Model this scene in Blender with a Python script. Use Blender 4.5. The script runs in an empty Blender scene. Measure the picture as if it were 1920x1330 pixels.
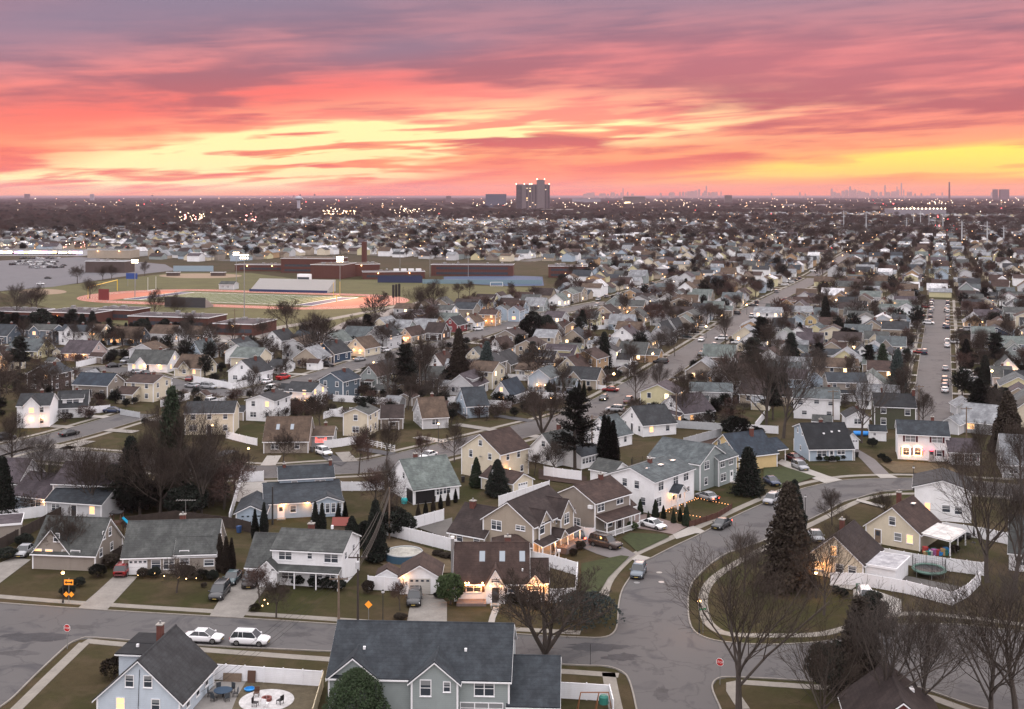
import bpy, math, random, bmesh
from mathutils import Vector, Matrix
R = math.radians
rnd = random.Random(7)
S = bpy.context.scene
# ------------------------------------------------------------------ camera
F, HC, YH, CX = 2250.0, 54.0, 367.0, 960.0     # focal length in photo pixels, eye height, horizon row, centre column
cam_d = bpy.data.cameras.new('camera'); cam = bpy.data.objects.new('camera', cam_d); S.collection.objects.link(cam)
cam.location = (0, 0, HC); cam.rotation_euler = (R(90), 0, 0)
cam_d.sensor_fit = 'HORIZONTAL'; cam_d.sensor_width = 36; cam_d.lens = 36 * F / 1920
cam_d.shift_y = -(665 - YH) / 1920; cam_d.clip_start = 0.5; cam_d.clip_end = 200000
S.camera = cam
S.view_settings.view_transform = 'Standard'; S.view_settings.look = 'None'; S.view_settings.exposure = 0.45; S.view_settings.gamma = 1
S.render.engine = 'CYCLES'
S.cycles.use_denoising = True; S.cycles.max_bounces = 5; S.cycles.diffuse_bounces = 2; S.cycles.glossy_bounces = 2
S.cycles.transparent_max_bounces = 8; S.cycles.volume_bounces = 0; S.cycles.sample_clamp_indirect = 3; S.cycles.sample_clamp_direct = 0
# ------------------------------------------------------------------ sky (dusk, world shader by direction)
W = bpy.data.worlds.new('World'); S.world = W; W.use_nodes = True
nt = W.node_tree; nt.nodes.clear()
class NG:
    def __init__(s, nt): s.nt = nt
    def n(s, t, **k):
        o = s.nt.nodes.new(t)
        for a, b in k.items(): setattr(o, a, b)
        return o
    def put(s, sock, v):
        if hasattr(v, 'is_linked') or isinstance(v, bpy.types.NodeSocket): s.nt.links.new(v, sock)
        else: sock.default_value = v
    def m(s, op, a, b=0.0, c=0.0, clamp=False):
        o = s.n('ShaderNodeMath', operation=op, use_clamp=clamp)
        s.put(o.inputs[0], a); s.put(o.inputs[1], b); s.put(o.inputs[2], c); return o.outputs[0]
    def mix(s, f, a, b, mode='MIX'):
        o = s.n('ShaderNodeMix', data_type='RGBA', blend_type=mode); o.clamp_factor = True
        s.put(o.inputs[0], f); s.put(o.inputs[6], a if isinstance(a, bpy.types.NodeSocket) else (*a, 1)); s.put(o.inputs[7], b if isinstance(b, bpy.types.NodeSocket) else (*b, 1)); return o.outputs[2]
    def ramp(s, v, stops, interp='LINEAR'):
        o = s.n('ShaderNodeValToRGB'); o.color_ramp.interpolation = interp; e = o.color_ramp.elements
        while len(e) > 1: e.remove(e[-1])
        e[0].position = stops[0][0]; c = stops[0][1]; e[0].color = (*c, 1) if isinstance(c, tuple) else (c, c, c, 1)
        for p, c in stops[1:]:
            x = e.new(p); x.color = (*c, 1) if isinstance(c, tuple) else (c, c, c, 1)
        s.put(o.inputs[0], v); return o.outputs[0]
    def noise(s, v, scale, detail=3, rough=.5, dist=0.0):
        o = s.n('ShaderNodeTexNoise'); s.put(o.inputs['Vector'], v); o.inputs['Scale'].default_value = scale
        o.inputs['Detail'].default_value = detail; o.inputs['Roughness'].default_value = rough; o.inputs['Distortion'].default_value = dist
        return o.outputs[0]
    def comb(s, x, y, z=0.0):
        o = s.n('ShaderNodeCombineXYZ'); s.put(o.inputs[0], x); s.put(o.inputs[1], y); s.put(o.inputs[2], z); return o.outputs[0]
def srgb(r, g, b):
    f = lambda c: ((c / 255 + .055) / 1.055) ** 2.4 if c > 10 else c / 255 / 12.92
    return (f(r), f(g), f(b))
g = NG(nt)
tc = g.n('ShaderNodeTexCoord'); sp = g.n('ShaderNodeSeparateXYZ'); nt.links.new(tc.outputs['Generated'], sp.inputs[0])
dx, dy, dz = sp.outputs
az = g.m('MULTIPLY', g.m('ARCTAN2', dx, dy), 57.2958)                       # degrees right of north
el = g.m('MULTIPLY', g.m('ARCSINE', dz), 57.2958)
# slanting cloud streets fanning out from a point low on the horizon
zz = g.m('ADD', g.m('MAXIMUM', dz, 0.0), 0.022)
A0 = R(-9)
ux = g.m('SUBTRACT', g.m('MULTIPLY', dx, math.cos(A0)), g.m('MULTIPLY', dy, math.sin(A0)))
uy = g.m('ADD', g.m('MULTIPLY', dx, math.sin(A0)), g.m('MULTIPLY', dy, math.cos(A0)))
pu = g.m('DIVIDE', ux, zz); pv = g.m('DIVIDE', uy, zz)
n1 = g.noise(g.comb(g.m('MULTIPLY', pu, .55), g.m('MULTIPLY', pv, .30), 3.1), 1.0, 5, .55, .5)
n2 = g.noise(g.comb(g.m('MULTIPLY', pu, 1.2), g.m('MULTIPLY', pv, .9), 8.4), 1.0, 4, .6, .3)
n3 = g.noise(g.comb(g.m('MULTIPLY', az, .12), g.m('SUBTRACT', g.m('MULTIPLY', el, 1.25), g.m('MULTIPLY', az, .08)), 1.7), 1.0, 4, .52, .5)
n4 = g.noise(g.comb(g.m('MULTIPLY', az, .045), g.m('MULTIPLY', el, .42), 5.3), 1.0, 3, .5, .2)
n5 = g.noise(g.comb(g.m('MULTIPLY', az, .2), g.m('SUBTRACT', g.m('MULTIPLY', el, 2.6), g.m('MULTIPLY', az, .1)), 9.9), 1.0, 3, .5, .5)
def gauss(a0, wa, e0, we, tilt=0.0):
    da = g.m('SUBTRACT', az, a0); a = g.m('DIVIDE', da, wa)
    e = g.m('DIVIDE', g.m('SUBTRACT', g.m('SUBTRACT', el, e0), g.m('MULTIPLY', da, tilt)), we)
    r2 = g.m('ADD', g.m('MULTIPLY', a, a), g.m('MULTIPLY', e, e))
    return g.m('EXPONENT', g.m('MULTIPLY', r2, -1.0))
def add(*v):
    o = v[0]
    for x in v[1:]: o = g.m('ADD', o, x)
    return o
def mul(a, b): return g.m('MULTIPLY', a, b)
t = g.m('DIVIDE', el, 12.0, clamp=True)
lit = g.ramp(t, [(0, srgb(255, 112, 40)), (.035, srgb(255, 128, 62)), (.08, srgb(255, 148, 88)), (.17, srgb(255, 166, 110)), (.30, srgb(250, 148, 124)), (.45, srgb(236, 138, 130)), (.62, srgb(210, 136, 138)), (.8, srgb(176, 132, 142)), (1, srgb(156, 134, 150))])
drk = g.ramp(t, [(0, srgb(232, 98, 70)), (.1, srgb(222, 94, 80)), (.25, srgb(190, 98, 98)), (.45, srgb(164, 102, 110)), (.65, srgb(138, 106, 122)), (1, srgb(116, 106, 128))])
cl = add(mul(n1, .50), mul(n3, .34), mul(n5, .16))
hot = add(gauss(-8, 12, 2.4, 2.2, .08), mul(gauss(2, 9, 4.0, 1.2, .1), .8), mul(gauss(16, 12, 2.4, 1.4), .3))
cold = add(gauss(-16, 9, 5.0, .8, .12), mul(gauss(18, 10, 4.2, .9), .6), mul(gauss(0, 3, 2.55, .3), 1.6), mul(gauss(-17, 5, 1.7, .35, .06), 1.0), mul(gauss(-20, 7, .9, .3), .8))
cl = add(cl, mul(hot, -.10), mul(cold, .10))
mask = g.ramp(add(cl, mul(n2, .10)), [(.45, 0.0), (.63, 1.0)], 'EASE')
col = g.mix(mask, lit, drk)
col = g.mix(mul(mul(gauss(-17, 15, 4.1, 1.2, .10), .6), g.m('SUBTRACT', 1.15, mask)), col, srgb(242, 92, 86))
col = g.mix(mul(gauss(-24, 10, 1.9, 1.5), .5), col, srgb(250, 118, 92))
col = g.mix(mul(gauss(14, 14, 6.2, 1.6, -.03), .4), col, srgb(216, 122, 128))
grey = add(gauss(-22, 9, 7.6, 1.9, .10), mul(gauss(-12, 8, 9.4, 1.5), .8), mul(gauss(8, 16, 10.0, 1.9), .9), mul(gauss(-5, 6, 7.0, .8, .1), .6))
col = g.mix(mul(grey, .85), col, srgb(138, 124, 144))
# yellow windows in the cloud
yl = g.ramp(add(mul(n3, .6), mul(n5, .4)), [(.40, 1.0), (.56, 0.0)], 'EASE')
y1 = mul(add(gauss(-9.3, 11, 2.2, 1.2, .10), mul(gauss(-8, 4, 1.5, .8), .9), mul(gauss(1, 9, 3.0, .7, .05), .75), mul(gauss(-17, 8, .75, .35), .5)), yl)
col = g.mix(mul(y1, 2.1), col, srgb(255, 240, 170))
y2 = mul(add(gauss(23, 11, 1.8, .42, .06), mul(gauss(25, 9, 1.1, .35), .45)), add(.45, mul(yl, .9)))
col = g.mix(mul(y2, 2.3), col, srgb(255, 232, 96))
col = g.mix(mul(gauss(20, 11, .5, .9), .6), col, srgb(255, 160, 66))
col = g.mix(mul(gauss(2, 9, 1.0, 1.0), .5), col, srgb(250, 132, 104))
# unseen sky dome overhead and behind: pale dusk cloud brightened to light the ground
up = g.ramp(g.m('DIVIDE', el, 90.0, clamp=True), [(0, (.78, .70, .76)), (.22, (1.32, 1.23, 1.24)), (1, (2.02, 1.95, 1.97))])
zen = g.mix(g.noise(tc.outputs['Generated'], 2.5, 4), g.mix(1.0, up, (.9, .9, .94), 'MULTIPLY'), g.mix(1.0, up, (1.1, 1.08, 1.06), 'MULTIPLY'))
col = g.mix(1.0, col, (.86, .83, .83), 'MULTIPLY')
f_el = g.ramp(g.m('DIVIDE', el, 40.0, clamp=True), [(.27, 0.0), (.7, 1.0)], 'EASE')
f_az = g.ramp(g.m('DIVIDE', g.m('ABSOLUTE', az), 180.0), [(.2, 0.0), (.5, 1.0)], 'EASE')
col = g.mix(g.m('MAXIMUM', f_el, f_az), col, zen)
col = g.mix(g.m('LESS_THAN', dz, 0.0), col, srgb(120, 96, 100))
bg = g.n('ShaderNodeBackground'); nt.links.new(col, bg.inputs[0]); bg.inputs[1].default_value = 1.0
wo = g.n('ShaderNodeOutputWorld'); nt.links.new(bg.outputs[0], wo.inputs[0])
W.cycles.sampling_method = 'MANUAL'; W.cycles.sample_map_resolution = 512
# low, very soft last light from the sunset
sd = bpy.data.lights.new('sun', 'SUN'); sun = bpy.data.objects.new('sun', sd); S.collection.objects.link(sun)
sd.energy = 0.8; sd.angle = R(25); sd.color = (1, .62, .45)
sun.rotation_euler = (Vector((math.sin(R(12)), math.cos(R(12)), math.sin(R(9))))).to_track_quat('Z', 'Y').to_euler()
# ------------------------------------------------------------------ helpers
def P(x, y, z=0.0):
    "world point at height z that the photograph shows at pixel (x, y)"
    s = (y - YH) / (HC - z); return Vector(((x - CX) / s, F / s, z))
ZM = {'a': (0, 560, 3.4286), 'b': (420, 560, 3.4286), 'c': (900, 560, 3.4286), 'd': (1360, 540, 3.4286), 'e': (0, 420, 4), 'f': (400, 420, 3.4286),
      'g': (900, 360, 3.4286), 'h': (1360, 340, 3.4286), '1': (0, 1000, 3), '2': (560, 1000, 3), '3': (1100, 1000, 2.3415), '4': (0, 820, 3.4286),
      '5': (440, 820, 3.4286), '6': (840, 800, 3.4286), '7': (1360, 760, 3.4286), '9': (1540, 700, 5.0526), '': (0, 0, 1)}
def Z(k, x, y): ox, oy, q = ZM[k]; return (ox + x / q, oy + y / q)
MATS = {}
def mat(name, col, rough=.8, kind='plain', emit=None, es=0.0, metal=0.0, sample=True, amt=.12, scale=1.0, spec=.3):
    if name in MATS: return MATS[name]
    m = bpy.data.materials.new(name); m.use_nodes = True; q = NG(m.node_tree); b = m.node_tree.nodes['Principled BSDF']
    b.inputs['Roughness'].default_value = rough; b.inputs['Metallic'].default_value = metal; b.inputs['Specular IOR Level'].default_value = spec
    L = m.node_tree.links
    if kind == 'plain': b.inputs['Base Color'].default_value = (*col, 1)
    else:
        t = q.n('ShaderNodeTexCoord').outputs['Object']
        dk = tuple(c * (1 - amt) for c in col); lt = tuple(min(1, c * (1 + amt)) for c in col)
        nA = q.noise(t, .35 * scale, 4, .6); nB = q.noise(t, 2.2 * scale, 3, .6)
        f = q.m('ADD', q.m('MULTIPLY', nA, .6), q.m('MULTIPLY', nB, .4))
        f = q.ramp(f, [(.34, 0.0), (.66, 1.0)])
        c = q.mix(f, dk, lt)
        if kind == 'siding':
            s_ = q.n('ShaderNodeSeparateXYZ'); L.new(t, s_.inputs[0])
            w = q.m('FRACT', q.m('MULTIPLY', s_.outputs[2], 5.0))
            c = q.mix(q.ramp(w, [(0, .0), (.12, 1.0)]), q.mix(1.0, c, (.78, .78, .8), 'MULTIPLY'), c)
            st = q.noise(q.comb(q.m('MULTIPLY', s_.outputs[0], 1.3), q.m('MULTIPLY', s_.outputs[1], 1.3), q.m('MULTIPLY', s_.outputs[2], .2)), 1, 3)
            c = q.mix(q.ramp(st, [(.5, 0.0), (.75, .35)]), c, q.mix(1.0, c, (.82, .8, .76), 'MULTIPLY'))
        if kind == 'shingle':
            s_ = q.n('ShaderNodeSeparateXYZ'); L.new(t, s_.inputs[0])
            w = q.m('FRACT', q.m('MULTIPLY', s_.outputs[2], 4.2))
            c = q.mix(q.ramp(w, [(0, .0), (.2, 1.0)]), q.mix(1.0, c, (.72, .72, .74), 'MULTIPLY'), c)
            sp_ = q.noise(t, 9.0, 2, .7)
            c = q.mix(q.ramp(sp_, [(.35, .5), (.6, 0.0)]), c, q.mix(1.0, c, (.62, .62, .64), 'MULTIPLY'))
            st = q.noise(q.comb(q.m('MULTIPLY', s_.outputs[0], .8), q.m('MULTIPLY', s_.outputs[1], .8), q.m('MULTIPLY', s_.outputs[2], .12)), 1, 4, .65)
            c = q.mix(q.ramp(st, [(.42, 0.0), (.66, .85)]), c, q.mix(1.0, c, (1.8, 1.8, 1.75), 'MULTIPLY'))
        if kind == 'brick':
            bt = q.n('ShaderNodeTexBrick'); L.new(t, bt.inputs[0]); bt.inputs['Scale'].default_value = 3
            bt.inputs['Color1'].default_value = (*dk, 1); bt.inputs['Color2'].default_value = (*lt, 1); bt.inputs['Mortar'].default_value = (*[x * .8 + .04 for x in col], 1)
            c = q.mix(.5, c, bt.outputs[0])
        L.new(c, b.inputs['Base Color'])
        if kind in ('shingle', 'ground'):
            bp = q.n('ShaderNodeBump'); bp.inputs['Strength'].default_value = .35; bp.inputs['Distance'].default_value = .05
            L.new(nB, bp.inputs['Height']); L.new(bp.outputs[0], b.inputs['Normal'])
    if emit: b.inputs['Emission Color'].default_value = (*emit, 1); b.inputs['Emission Strength'].default_value = es
    if not sample: m.cycles.emission_sampling = 'NONE'
    MATS[name] = m; return m
class MB:
    def __init__(s): s.v = []; s.f = []; s.mi = []; s.mats = []
    def M(s, m):
        if m not in s.mats: s.mats.append(m)
        return s.mats.index(m)
    def poly(s, pts, m):
        i = len(s.v); s.v += [tuple(p) for p in pts]; s.f.append(tuple(range(i, i + len(pts)))); s.mi.append(s.M(m))
    def hexa(s, p, m):                      # 8 points: bottom 4, top 4
        i = len(s.v); s.v += [tuple(q) for q in p]; k = s.M(m)
        for f in ((3, 2, 1, 0), (4, 5, 6, 7), (0, 1, 5, 4), (1, 2, 6, 5), (2, 3, 7, 6), (3, 0, 4, 7)):
            s.f.append(tuple(i + j for j in f)); s.mi.append(k)
    def box(s, T, x0, x1, y0, y1, z0, z1, m):
        s.hexa([T(x0, y0, z0), T(x1, y0, z0), T(x1, y1, z0), T(x0, y1, z0), T(x0, y0, z1), T(x1, y0, z1), T(x1, y1, z1), T(x0, y1, z1)], m)
    def prism(s, a, b, m):                  # a, b: matching outlines
        i = len(s.v); n = len(a); k = s.M(m); s.v += [tuple(q) for q in a] + [tuple(q) for q in b]
        s.f.append(tuple(range(i + n - 1, i - 1, -1))); s.f.append(tuple(range(i + n, i + 2 * n))); s.mi += [k, k]
        for j in range(n): s.f.append((i + j, i + (j + 1) % n, i + n + (j + 1) % n, i + n + j)); s.mi.append(k)
    def tube(s, pts, rad, m, n=6, cap=True):
        k = s.M(m); base = len(s.v); pts = [Vector(p) for p in pts]
        for j, p in enumerate(pts):
            d = (pts[min(j + 1, len(pts) - 1)] - pts[max(j - 1, 0)])
            if d.length < 1e-9: d = Vector((0, 0, 1))
            d.normalize(); a = d.cross(Vector((.31, .92, .13)) if abs(d.z) > .9 else Vector((0, 0, 1))).normalized(); b = d.cross(a)
            r = rad[j] if isinstance(rad, (list, tuple)) else rad
            for q in range(n):
                w = 2 * math.pi * q / n; s.v.append(tuple(p + a * (math.cos(w) * r) + b * (math.sin(w) * r)))
        for j in range(len(pts) - 1):
            for q in range(n):
                s.f.append((base + j * n + q, base + j * n + (q + 1) % n, base + (j + 1) * n + (q + 1) % n, base + (j + 1) * n + q)); s.mi.append(k)
        if cap and n > 2:
            s.f.append(tuple(range(base + n - 1, base - 1, -1))); e = base + (len(pts) - 1) * n; s.f.append(tuple(range(e, e + n))); s.mi += [k, k]
    def lathe(s, c, prof, m, n=16):         # prof: (r, z)
        k = s.M(m); base = len(s.v)
        for r, z in prof:
            for q in range(n): w = 2 * math.pi * q / n; s.v.append((c[0] + r * math.cos(w), c[1] + r * math.sin(w), c[2] + z))
        for j in range(len(prof) - 1):
            for q in range(n): s.f.append((base + j * n + q, base + j * n + (q + 1) % n, base + (j + 1) * n + (q + 1) % n, base + (j + 1) * n + q)); s.mi.append(k)
        s.f.append(tuple(range(base + n - 1, base - 1, -1))); e = base + (len(prof) - 1) * n; s.f.append(tuple(range(e, e + n))); s.mi += [k, k]
    def mesh(s, name, smooth=False):
        me = bpy.data.meshes.new(name); me.from_pydata(s.v, [], s.f)
        for m in s.mats: me.materials.append(m)
        if len(s.mats) > 1: me.polygons.foreach_set('material_index', s.mi)
        if smooth: me.polygons.foreach_set('use_smooth', [True] * len(me.polygons))
        me.update(); return me
    def build(s, name, parent=None, loc=(0, 0, 0), smooth=False, **k): return obj(name, s.mesh(name, smooth), parent, loc, **k)
def obj(name, data, parent=None, loc=(0, 0, 0), rz=0.0, **k):
    o = bpy.data.objects.new(name, data); S.collection.objects.link(o); o.location = loc; o.rotation_euler = (0, 0, rz)
    if parent is not None: o.parent = parent
    for a, b in k.items():
        if b: o[a] = short(b) if a == 'label' else b
    return o
def thing(name, label, cat, loc, rz=0.0, group=None): return obj(name, None, None, loc, rz, label=label, category=cat, group=group)
def ID(x, y, z): return (x, y, z)
def copytree(o, loc, rz=None, sc=None, parent=None, **k):
    c = o.copy(); S.collection.objects.link(c); c.parent = parent
    if parent is None:
        c.location = loc
        if rz is not None: c.rotation_euler = (0, 0, rz)
        if sc is not None: c.scale = sc if isinstance(sc, (tuple, list)) else (sc, sc, sc)
        for a, b in k.items(): c[a] = b
    for ch in KIDS.get(o.name, ()): copytree(ch, None, parent=c)
    return c
KIDS = {}
def kids(o):                                 # remember a prototype's tree so that it can be copied fast
    KIDS[o.name] = list(o.children)
    for ch in o.children: kids(ch)
ORD = ['zeroth', 'first', 'second', 'third', 'fourth', 'fifth', 'sixth', 'seventh', 'eighth', 'ninth', 'tenth', 'eleventh', 'twelfth', 'thirteenth', 'fourteenth', 'fifteenth', 'sixteenth', 'seventeenth', 'eighteenth', 'nineteenth', 'twentieth']
def ordn(i):
    if i <= 20: return ORD[i]
    if i >= 100: return 'hundred-and-' + ordn(i - 100) if i > 100 else 'hundredth'
    t, u = divmod(i, 10); w = ['', '', 'twent', 'thirt', 'fort', 'fift', 'sixt', 'sevent', 'eight', 'ninet'][t]; return w + ('y-' + ORD[u] if u else 'ieth')
def short(s):
    w = s.split()
    for dropw in ('the', 'a', 'an', 'its', 'and'):
        while len(w) > 16 and dropw in w: w.remove(dropw)
    return ' '.join(w[:16])
# ------------------------------------------------------------------ materials
WALLC = {'white': (.80, .81, .83), 'cream': (.62, .56, .44), 'beige': (.36, .31, .25), 'taupe': (.27, .24, .21), 'grey': (.33, .34, .35), 'sage': (.27, .31, .31),
         'pale blue': (.36, .44, .52), 'navy blue': (.035, .06, .10), 'slate blue': (.12, .16, .20), 'dark green': (.07, .075, .05), 'yellow': (.60, .46, .24), 'tan': (.40, .27, .16),
         'dark brown': (.08, .06, .055), 'brick red': (.16, .05, .045), 'ice blue': (.50, .57, .64), 'pink': (.52, .42, .40), 'pale grey': (.52, .53, .55), 'barn red': (.20, .045, .05), 'light yellow': (.58, .54, .34)}
ROOFC_ = {'slate': (.032, .039, .047), 'black': (.015, .017, .020), 'brown': (.048, .031, .027), 'grey': (.062, .067, .066), 'tan': (.082, .058, .043), 'blue grey': (.078, .092, .098), 'dark blue': (.026, .036, .050),
         'grey green': (.11, .13, .125), 'white': (.5, .5, .52), 'dark brown': (.036, .027, .026), 'pale grey': (.20, .21, .225), 'purple grey': (.062, .052, .06), 'charcoal': (.030, .033, .037)}
ROOFC = {k: tuple(c * .82 for c in v) for k, v in ROOFC_.items()}
def wallm(c): return mat('siding ' + c, WALLC[c], .75, 'siding', amt=.08, scale=.6)
def roofm(c): return mat('shingles ' + c, ROOFC[c], .9, 'shingle', amt=.22)
TRIM = mat('white trim', (.80, .81, .83), .6); GLASS = mat('window glass', (.045, .055, .07), .12, spec=.6); BLIND = mat('window blinds', (.22, .23, .24), .3, spec=.5)
WARM = mat('lit window', (.8, .5, .3), .5, emit=(1, .50, .19), es=1.1); RED = mat('red lit window', (.5, .05, .05), .5, emit=(1, .08, .06), es=2.2)
BULB = mat('lamp glow', (1, .8, .6), .5, emit=(1, .56, .22), es=9); CONC = mat('concrete', (.29, .275, .255), .9, 'ground', amt=.14, scale=1.2)
BRICK = mat('chimney brick', (.12, .045, .035), .9, 'brick', amt=.2); METAL = mat('dull metal', (.3, .3, .3), .5, metal=.6); DOORM = mat('dark door', (.05, .045, .045), .5)
MAROON = mat('maroon shutter', (.07, .012, .015), .6); BROWNW = mat('brown shutter', (.09, .05, .035), .6); WOOD = mat('weathered wood', (.16, .12, .09), .9, 'ground', amt=.25, scale=3)
WHITEM = mat('white vinyl', (.78, .79, .82), .5, 'siding', amt=.05); BLACKM = mat('black plastic', (.015, .015, .017), .5); POLEM = mat('dark pole', (.03, .03, .03), .6)
SKYL = mat('skylight glass', (.22, .26, .3), .1, spec=.8)
# ------------------------------------------------------------------ buildings
class Fr:                                    # local frame of a block: x along the front wall, y away from the front
    def __init__(s, O, ux, w, d, h): s.O = O; s.ux = ux; s.uy = Vector((-ux.y, ux.x, 0)); s.w = w; s.d = d; s.h = h
    def __call__(s, x, y, z): return s.O + s.ux * x + s.uy * y + Vector((0, 0, z))
    def face(s, k):
        if k == 'F': return s(0, 0, 0), s.ux, -s.uy, s.w
        if k == 'R': return s(s.w, 0, 0), s.uy, s.ux, s.d
        if k == 'L': return s(0, s.d, 0), -s.uy, -s.ux, s.d
        return s(s.w, s.d, 0), -s.ux, s.uy, s.w
def frame2(p0, p1, h, d):                    # two eave corners (photo pixels) at height h
    a = P(*p0, h); b = P(*p1, h); a.z = b.z = 0; v = b - a
    return Fr(a, v.normalized(), v.length, d, h)
def frameA(p0, x1, ang, h, d):               # left eave corner, pixel column of the right one, direction of the wall
    a = P(*p0, h); a.z = 0; c, s_ = math.cos(R(ang)), math.sin(R(ang)); k = (x1 - CX) / F
    t = (k * a.y - a.x) / (c - k * s_)
    return Fr(a, Vector((c, s_, 0)), max(t, 2.5), d, h)
WIN = {}
def win_meshes(w, h, lit):
    w = round(w, 1); h = round(h, 1); k = (w, h, lit)
    if k in WIN: return WIN[k]
    a = MB(); t = .09
    a.box(ID, -w / 2 - t, w / 2 + t, 0, .05, -h / 2 - t, -h / 2, TRIM); a.box(ID, -w / 2 - t, w / 2 + t, 0, .05, h / 2, h / 2 + t, TRIM)
    a.box(ID, -w / 2 - t, -w / 2, 0, .048, -h / 2, h / 2, TRIM); a.box(ID, w / 2, w / 2 + t, 0, .048, -h / 2, h / 2, TRIM)
    a.box(ID, -w / 2, w / 2, 0, .04, -.03, .03, TRIM)
    n = 1 + int(w > 1.3) + int(w > 2.3)
    for i in range(1, n): x = -w / 2 + w * i / n; a.box(ID, x - .05, x + .05, 0, .044, -h / 2, h / 2, TRIM)
    a.box(ID, -w / 2 - t - .03, w / 2 + t + .03, 0, .10, -h / 2 - t - .05, -h / 2 - t + .004, TRIM)
    b = MB(); m = {0: GLASS, 1: WARM, 2: RED, 3: BLIND}[lit]
    b.box(ID, -w / 2, w / 2, .002, .02, -h / 2, h / 2, m)
    if lit == 0: b.box(ID, -w / 2, w / 2, .021, .023, h * .18, h / 2, BLIND)
    WIN[k] = (a.mesh('window'), b.mesh('pane')); return WIN[k]
SHUT = {}
class Bld:
    def __init__(s, name, label, cat='house', loc=None, group=None):
        s.name = name; s.label = label; s.cat = cat; s.root = None; s.group = group; s.L = loc
    def begin(s, fr):
        if s.root is None:
            s.L = fr(fr.w / 2, fr.d / 2, 0); s.root = thing(s.name, s.label, s.cat, s.L, 0, s.group)
    def part(s, mb, name, parent=None, **k):
        if not mb.v: return None
        l = s.L if parent is None else parent['_l'] if False else s.L
        mb.v = [(x - s.L.x, y - s.L.y, z - s.L.z) for x, y, z in mb.v]
        return mb.build(name, parent or s.root, **k)
    def block(s, fr, ridge='x', rise=2.0, wall='white', roof='grey', r=.5, rear=None, z0=0.0, oh=.38, rk=.28, trim=True, wname='wall', rname='roof', roofless=False, wm=None):
        s.begin(fr); w, d, h = fr.w, fr.d, fr.h; wm = wm or wallm(wall); rm = roofm(roof); A = MB(); B = MB(); C_ = MB()
        hr = h if rear is None else rear
        if ridge in ('x', 'y'):
            if ridge == 'x': Q = lambda a, u, z: fr(u, a, z); sp_, ln = d, w
            else: Q = lambda a, u, z: fr(a, u, z); sp_, ln = w, d
            ra = sp_ * r; zr = h + rise
            prof = [(0, z0), (sp_, z0), (sp_, hr), (ra, zr), (0, h)] if rise > .01 else [(0, z0), (sp_, z0), (sp_, hr), (0, h)]
            A.prism([Q(a, 0, z) for a, z in prof], [Q(a, ln, z) for a, z in prof], wm)
            for (a0, za, sgn) in ((0, h, -1), (sp_, hr, 1)):
                if abs(a0 - ra) < .05: continue
                sl = (zr - za) / abs(a0 - ra); ae = a0 + sgn * oh; ze = za - oh * sl
                for mb, m, lo, hi, e1, e2 in ((B, rm, .05, .17, 0, 0), (C_, TRIM, -.10, .045, .03, .03)):
                    ae2 = ae + sgn * e1; ze2 = ze - e1 * sl
                    lo_ = [Q(ae2, -rk - e2, ze2 + lo), Q(ra, -rk - e2, zr + lo), Q(ra, ln + rk + e2, zr + lo), Q(ae2, ln + rk + e2, ze2 + lo)]
                    hi_ = [Q(ae2, -rk - e2, ze2 + hi), Q(ra, -rk - e2, zr + hi), Q(ra, ln + rk + e2, zr + hi), Q(ae2, ln + rk + e2, ze2 + hi)]
                    mb.hexa(lo_ + hi_, m)
            cap = MB()
            B.hexa([Q(ra - .14, -rk, zr + .10), Q(ra + .14, -rk, zr + .10), Q(ra + .14, ln + rk, zr + .10), Q(ra - .14, ln + rk, zr + .10),
                    Q(ra - .05, -rk, zr + .21), Q(ra + .05, -rk, zr + .21), Q(ra + .05, ln + rk, zr + .21), Q(ra - .05, ln + rk, zr + .21)], rm)
        elif ridge == 'hip':
            A.box(fr, 0, w, 0, d, z0, h, wm); o = oh; e = min(w, d) / 2
            c0 = [fr(-o, -o, h), fr(w + o, -o, h), fr(w + o, d + o, h), fr(-o, d + o, h)]
            if w >= d: r0, r1 = fr(e, d / 2, h + rise), fr(w - e + .01, d / 2, h + rise); fs = [(c0[0], c0[1], r1, r0), (c0[1], c0[2], r1), (c0[2], c0[3], r0, r1), (c0[3], c0[0], r0)]
            else: r0, r1 = fr(w / 2, e, h + rise), fr(w / 2, d - e, h + rise); fs = [(c0[0], c0[1], r0), (c0[1], c0[2], r1, r0), (c0[2], c0[3], r1), (c0[3], c0[0], r0, r1)]
            for f in fs: B.poly(f, rm)
            C_.box(fr, -o - .02, w + o + .02, -o - .02, d + o + .02, h - .16, h - .004, TRIM)
        elif ridge == 'flat':
            A.box(fr, 0, w, 0, d, z0, h, wm); B.box(fr, -.15, w + .15, -.15, d + .15, h + .002, h + .12, rm); C_.box(fr, -.25, w + .25, -.25, d + .25, h - .14, h - .002, TRIM)
            C_.box(fr, -.25, w + .25, -.25, -.15, h - .002, h + .16, TRIM); C_.box(fr, -.25, w + .25, d + .15, d + .25, h - .002, h + .16, TRIM)
            C_.box(fr, -.25, -.15, -.15, d + .15, h - .002, h + .16, TRIM); C_.box(fr, w + .15, w + .25, -.15, d + .15, h - .002, h + .16, TRIM)
        if trim and z0 < .5 and ridge != 'flat':
            for x, y in ((0, 0), (w, 0), (w, d), (0, d)): C_.box(fr, x - .09, x + .09, y - .09, y + .09, z0, h - .13, TRIM)
        s.part(A, wname); s.part(B, rname); s.part(C_, 'trim'); return fr
    def sub(s, fr, x0, y0, w, d, h, **k):
        return s.block(Fr(fr(x0, y0, 0), fr.ux, w, d, h), **k)
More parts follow.
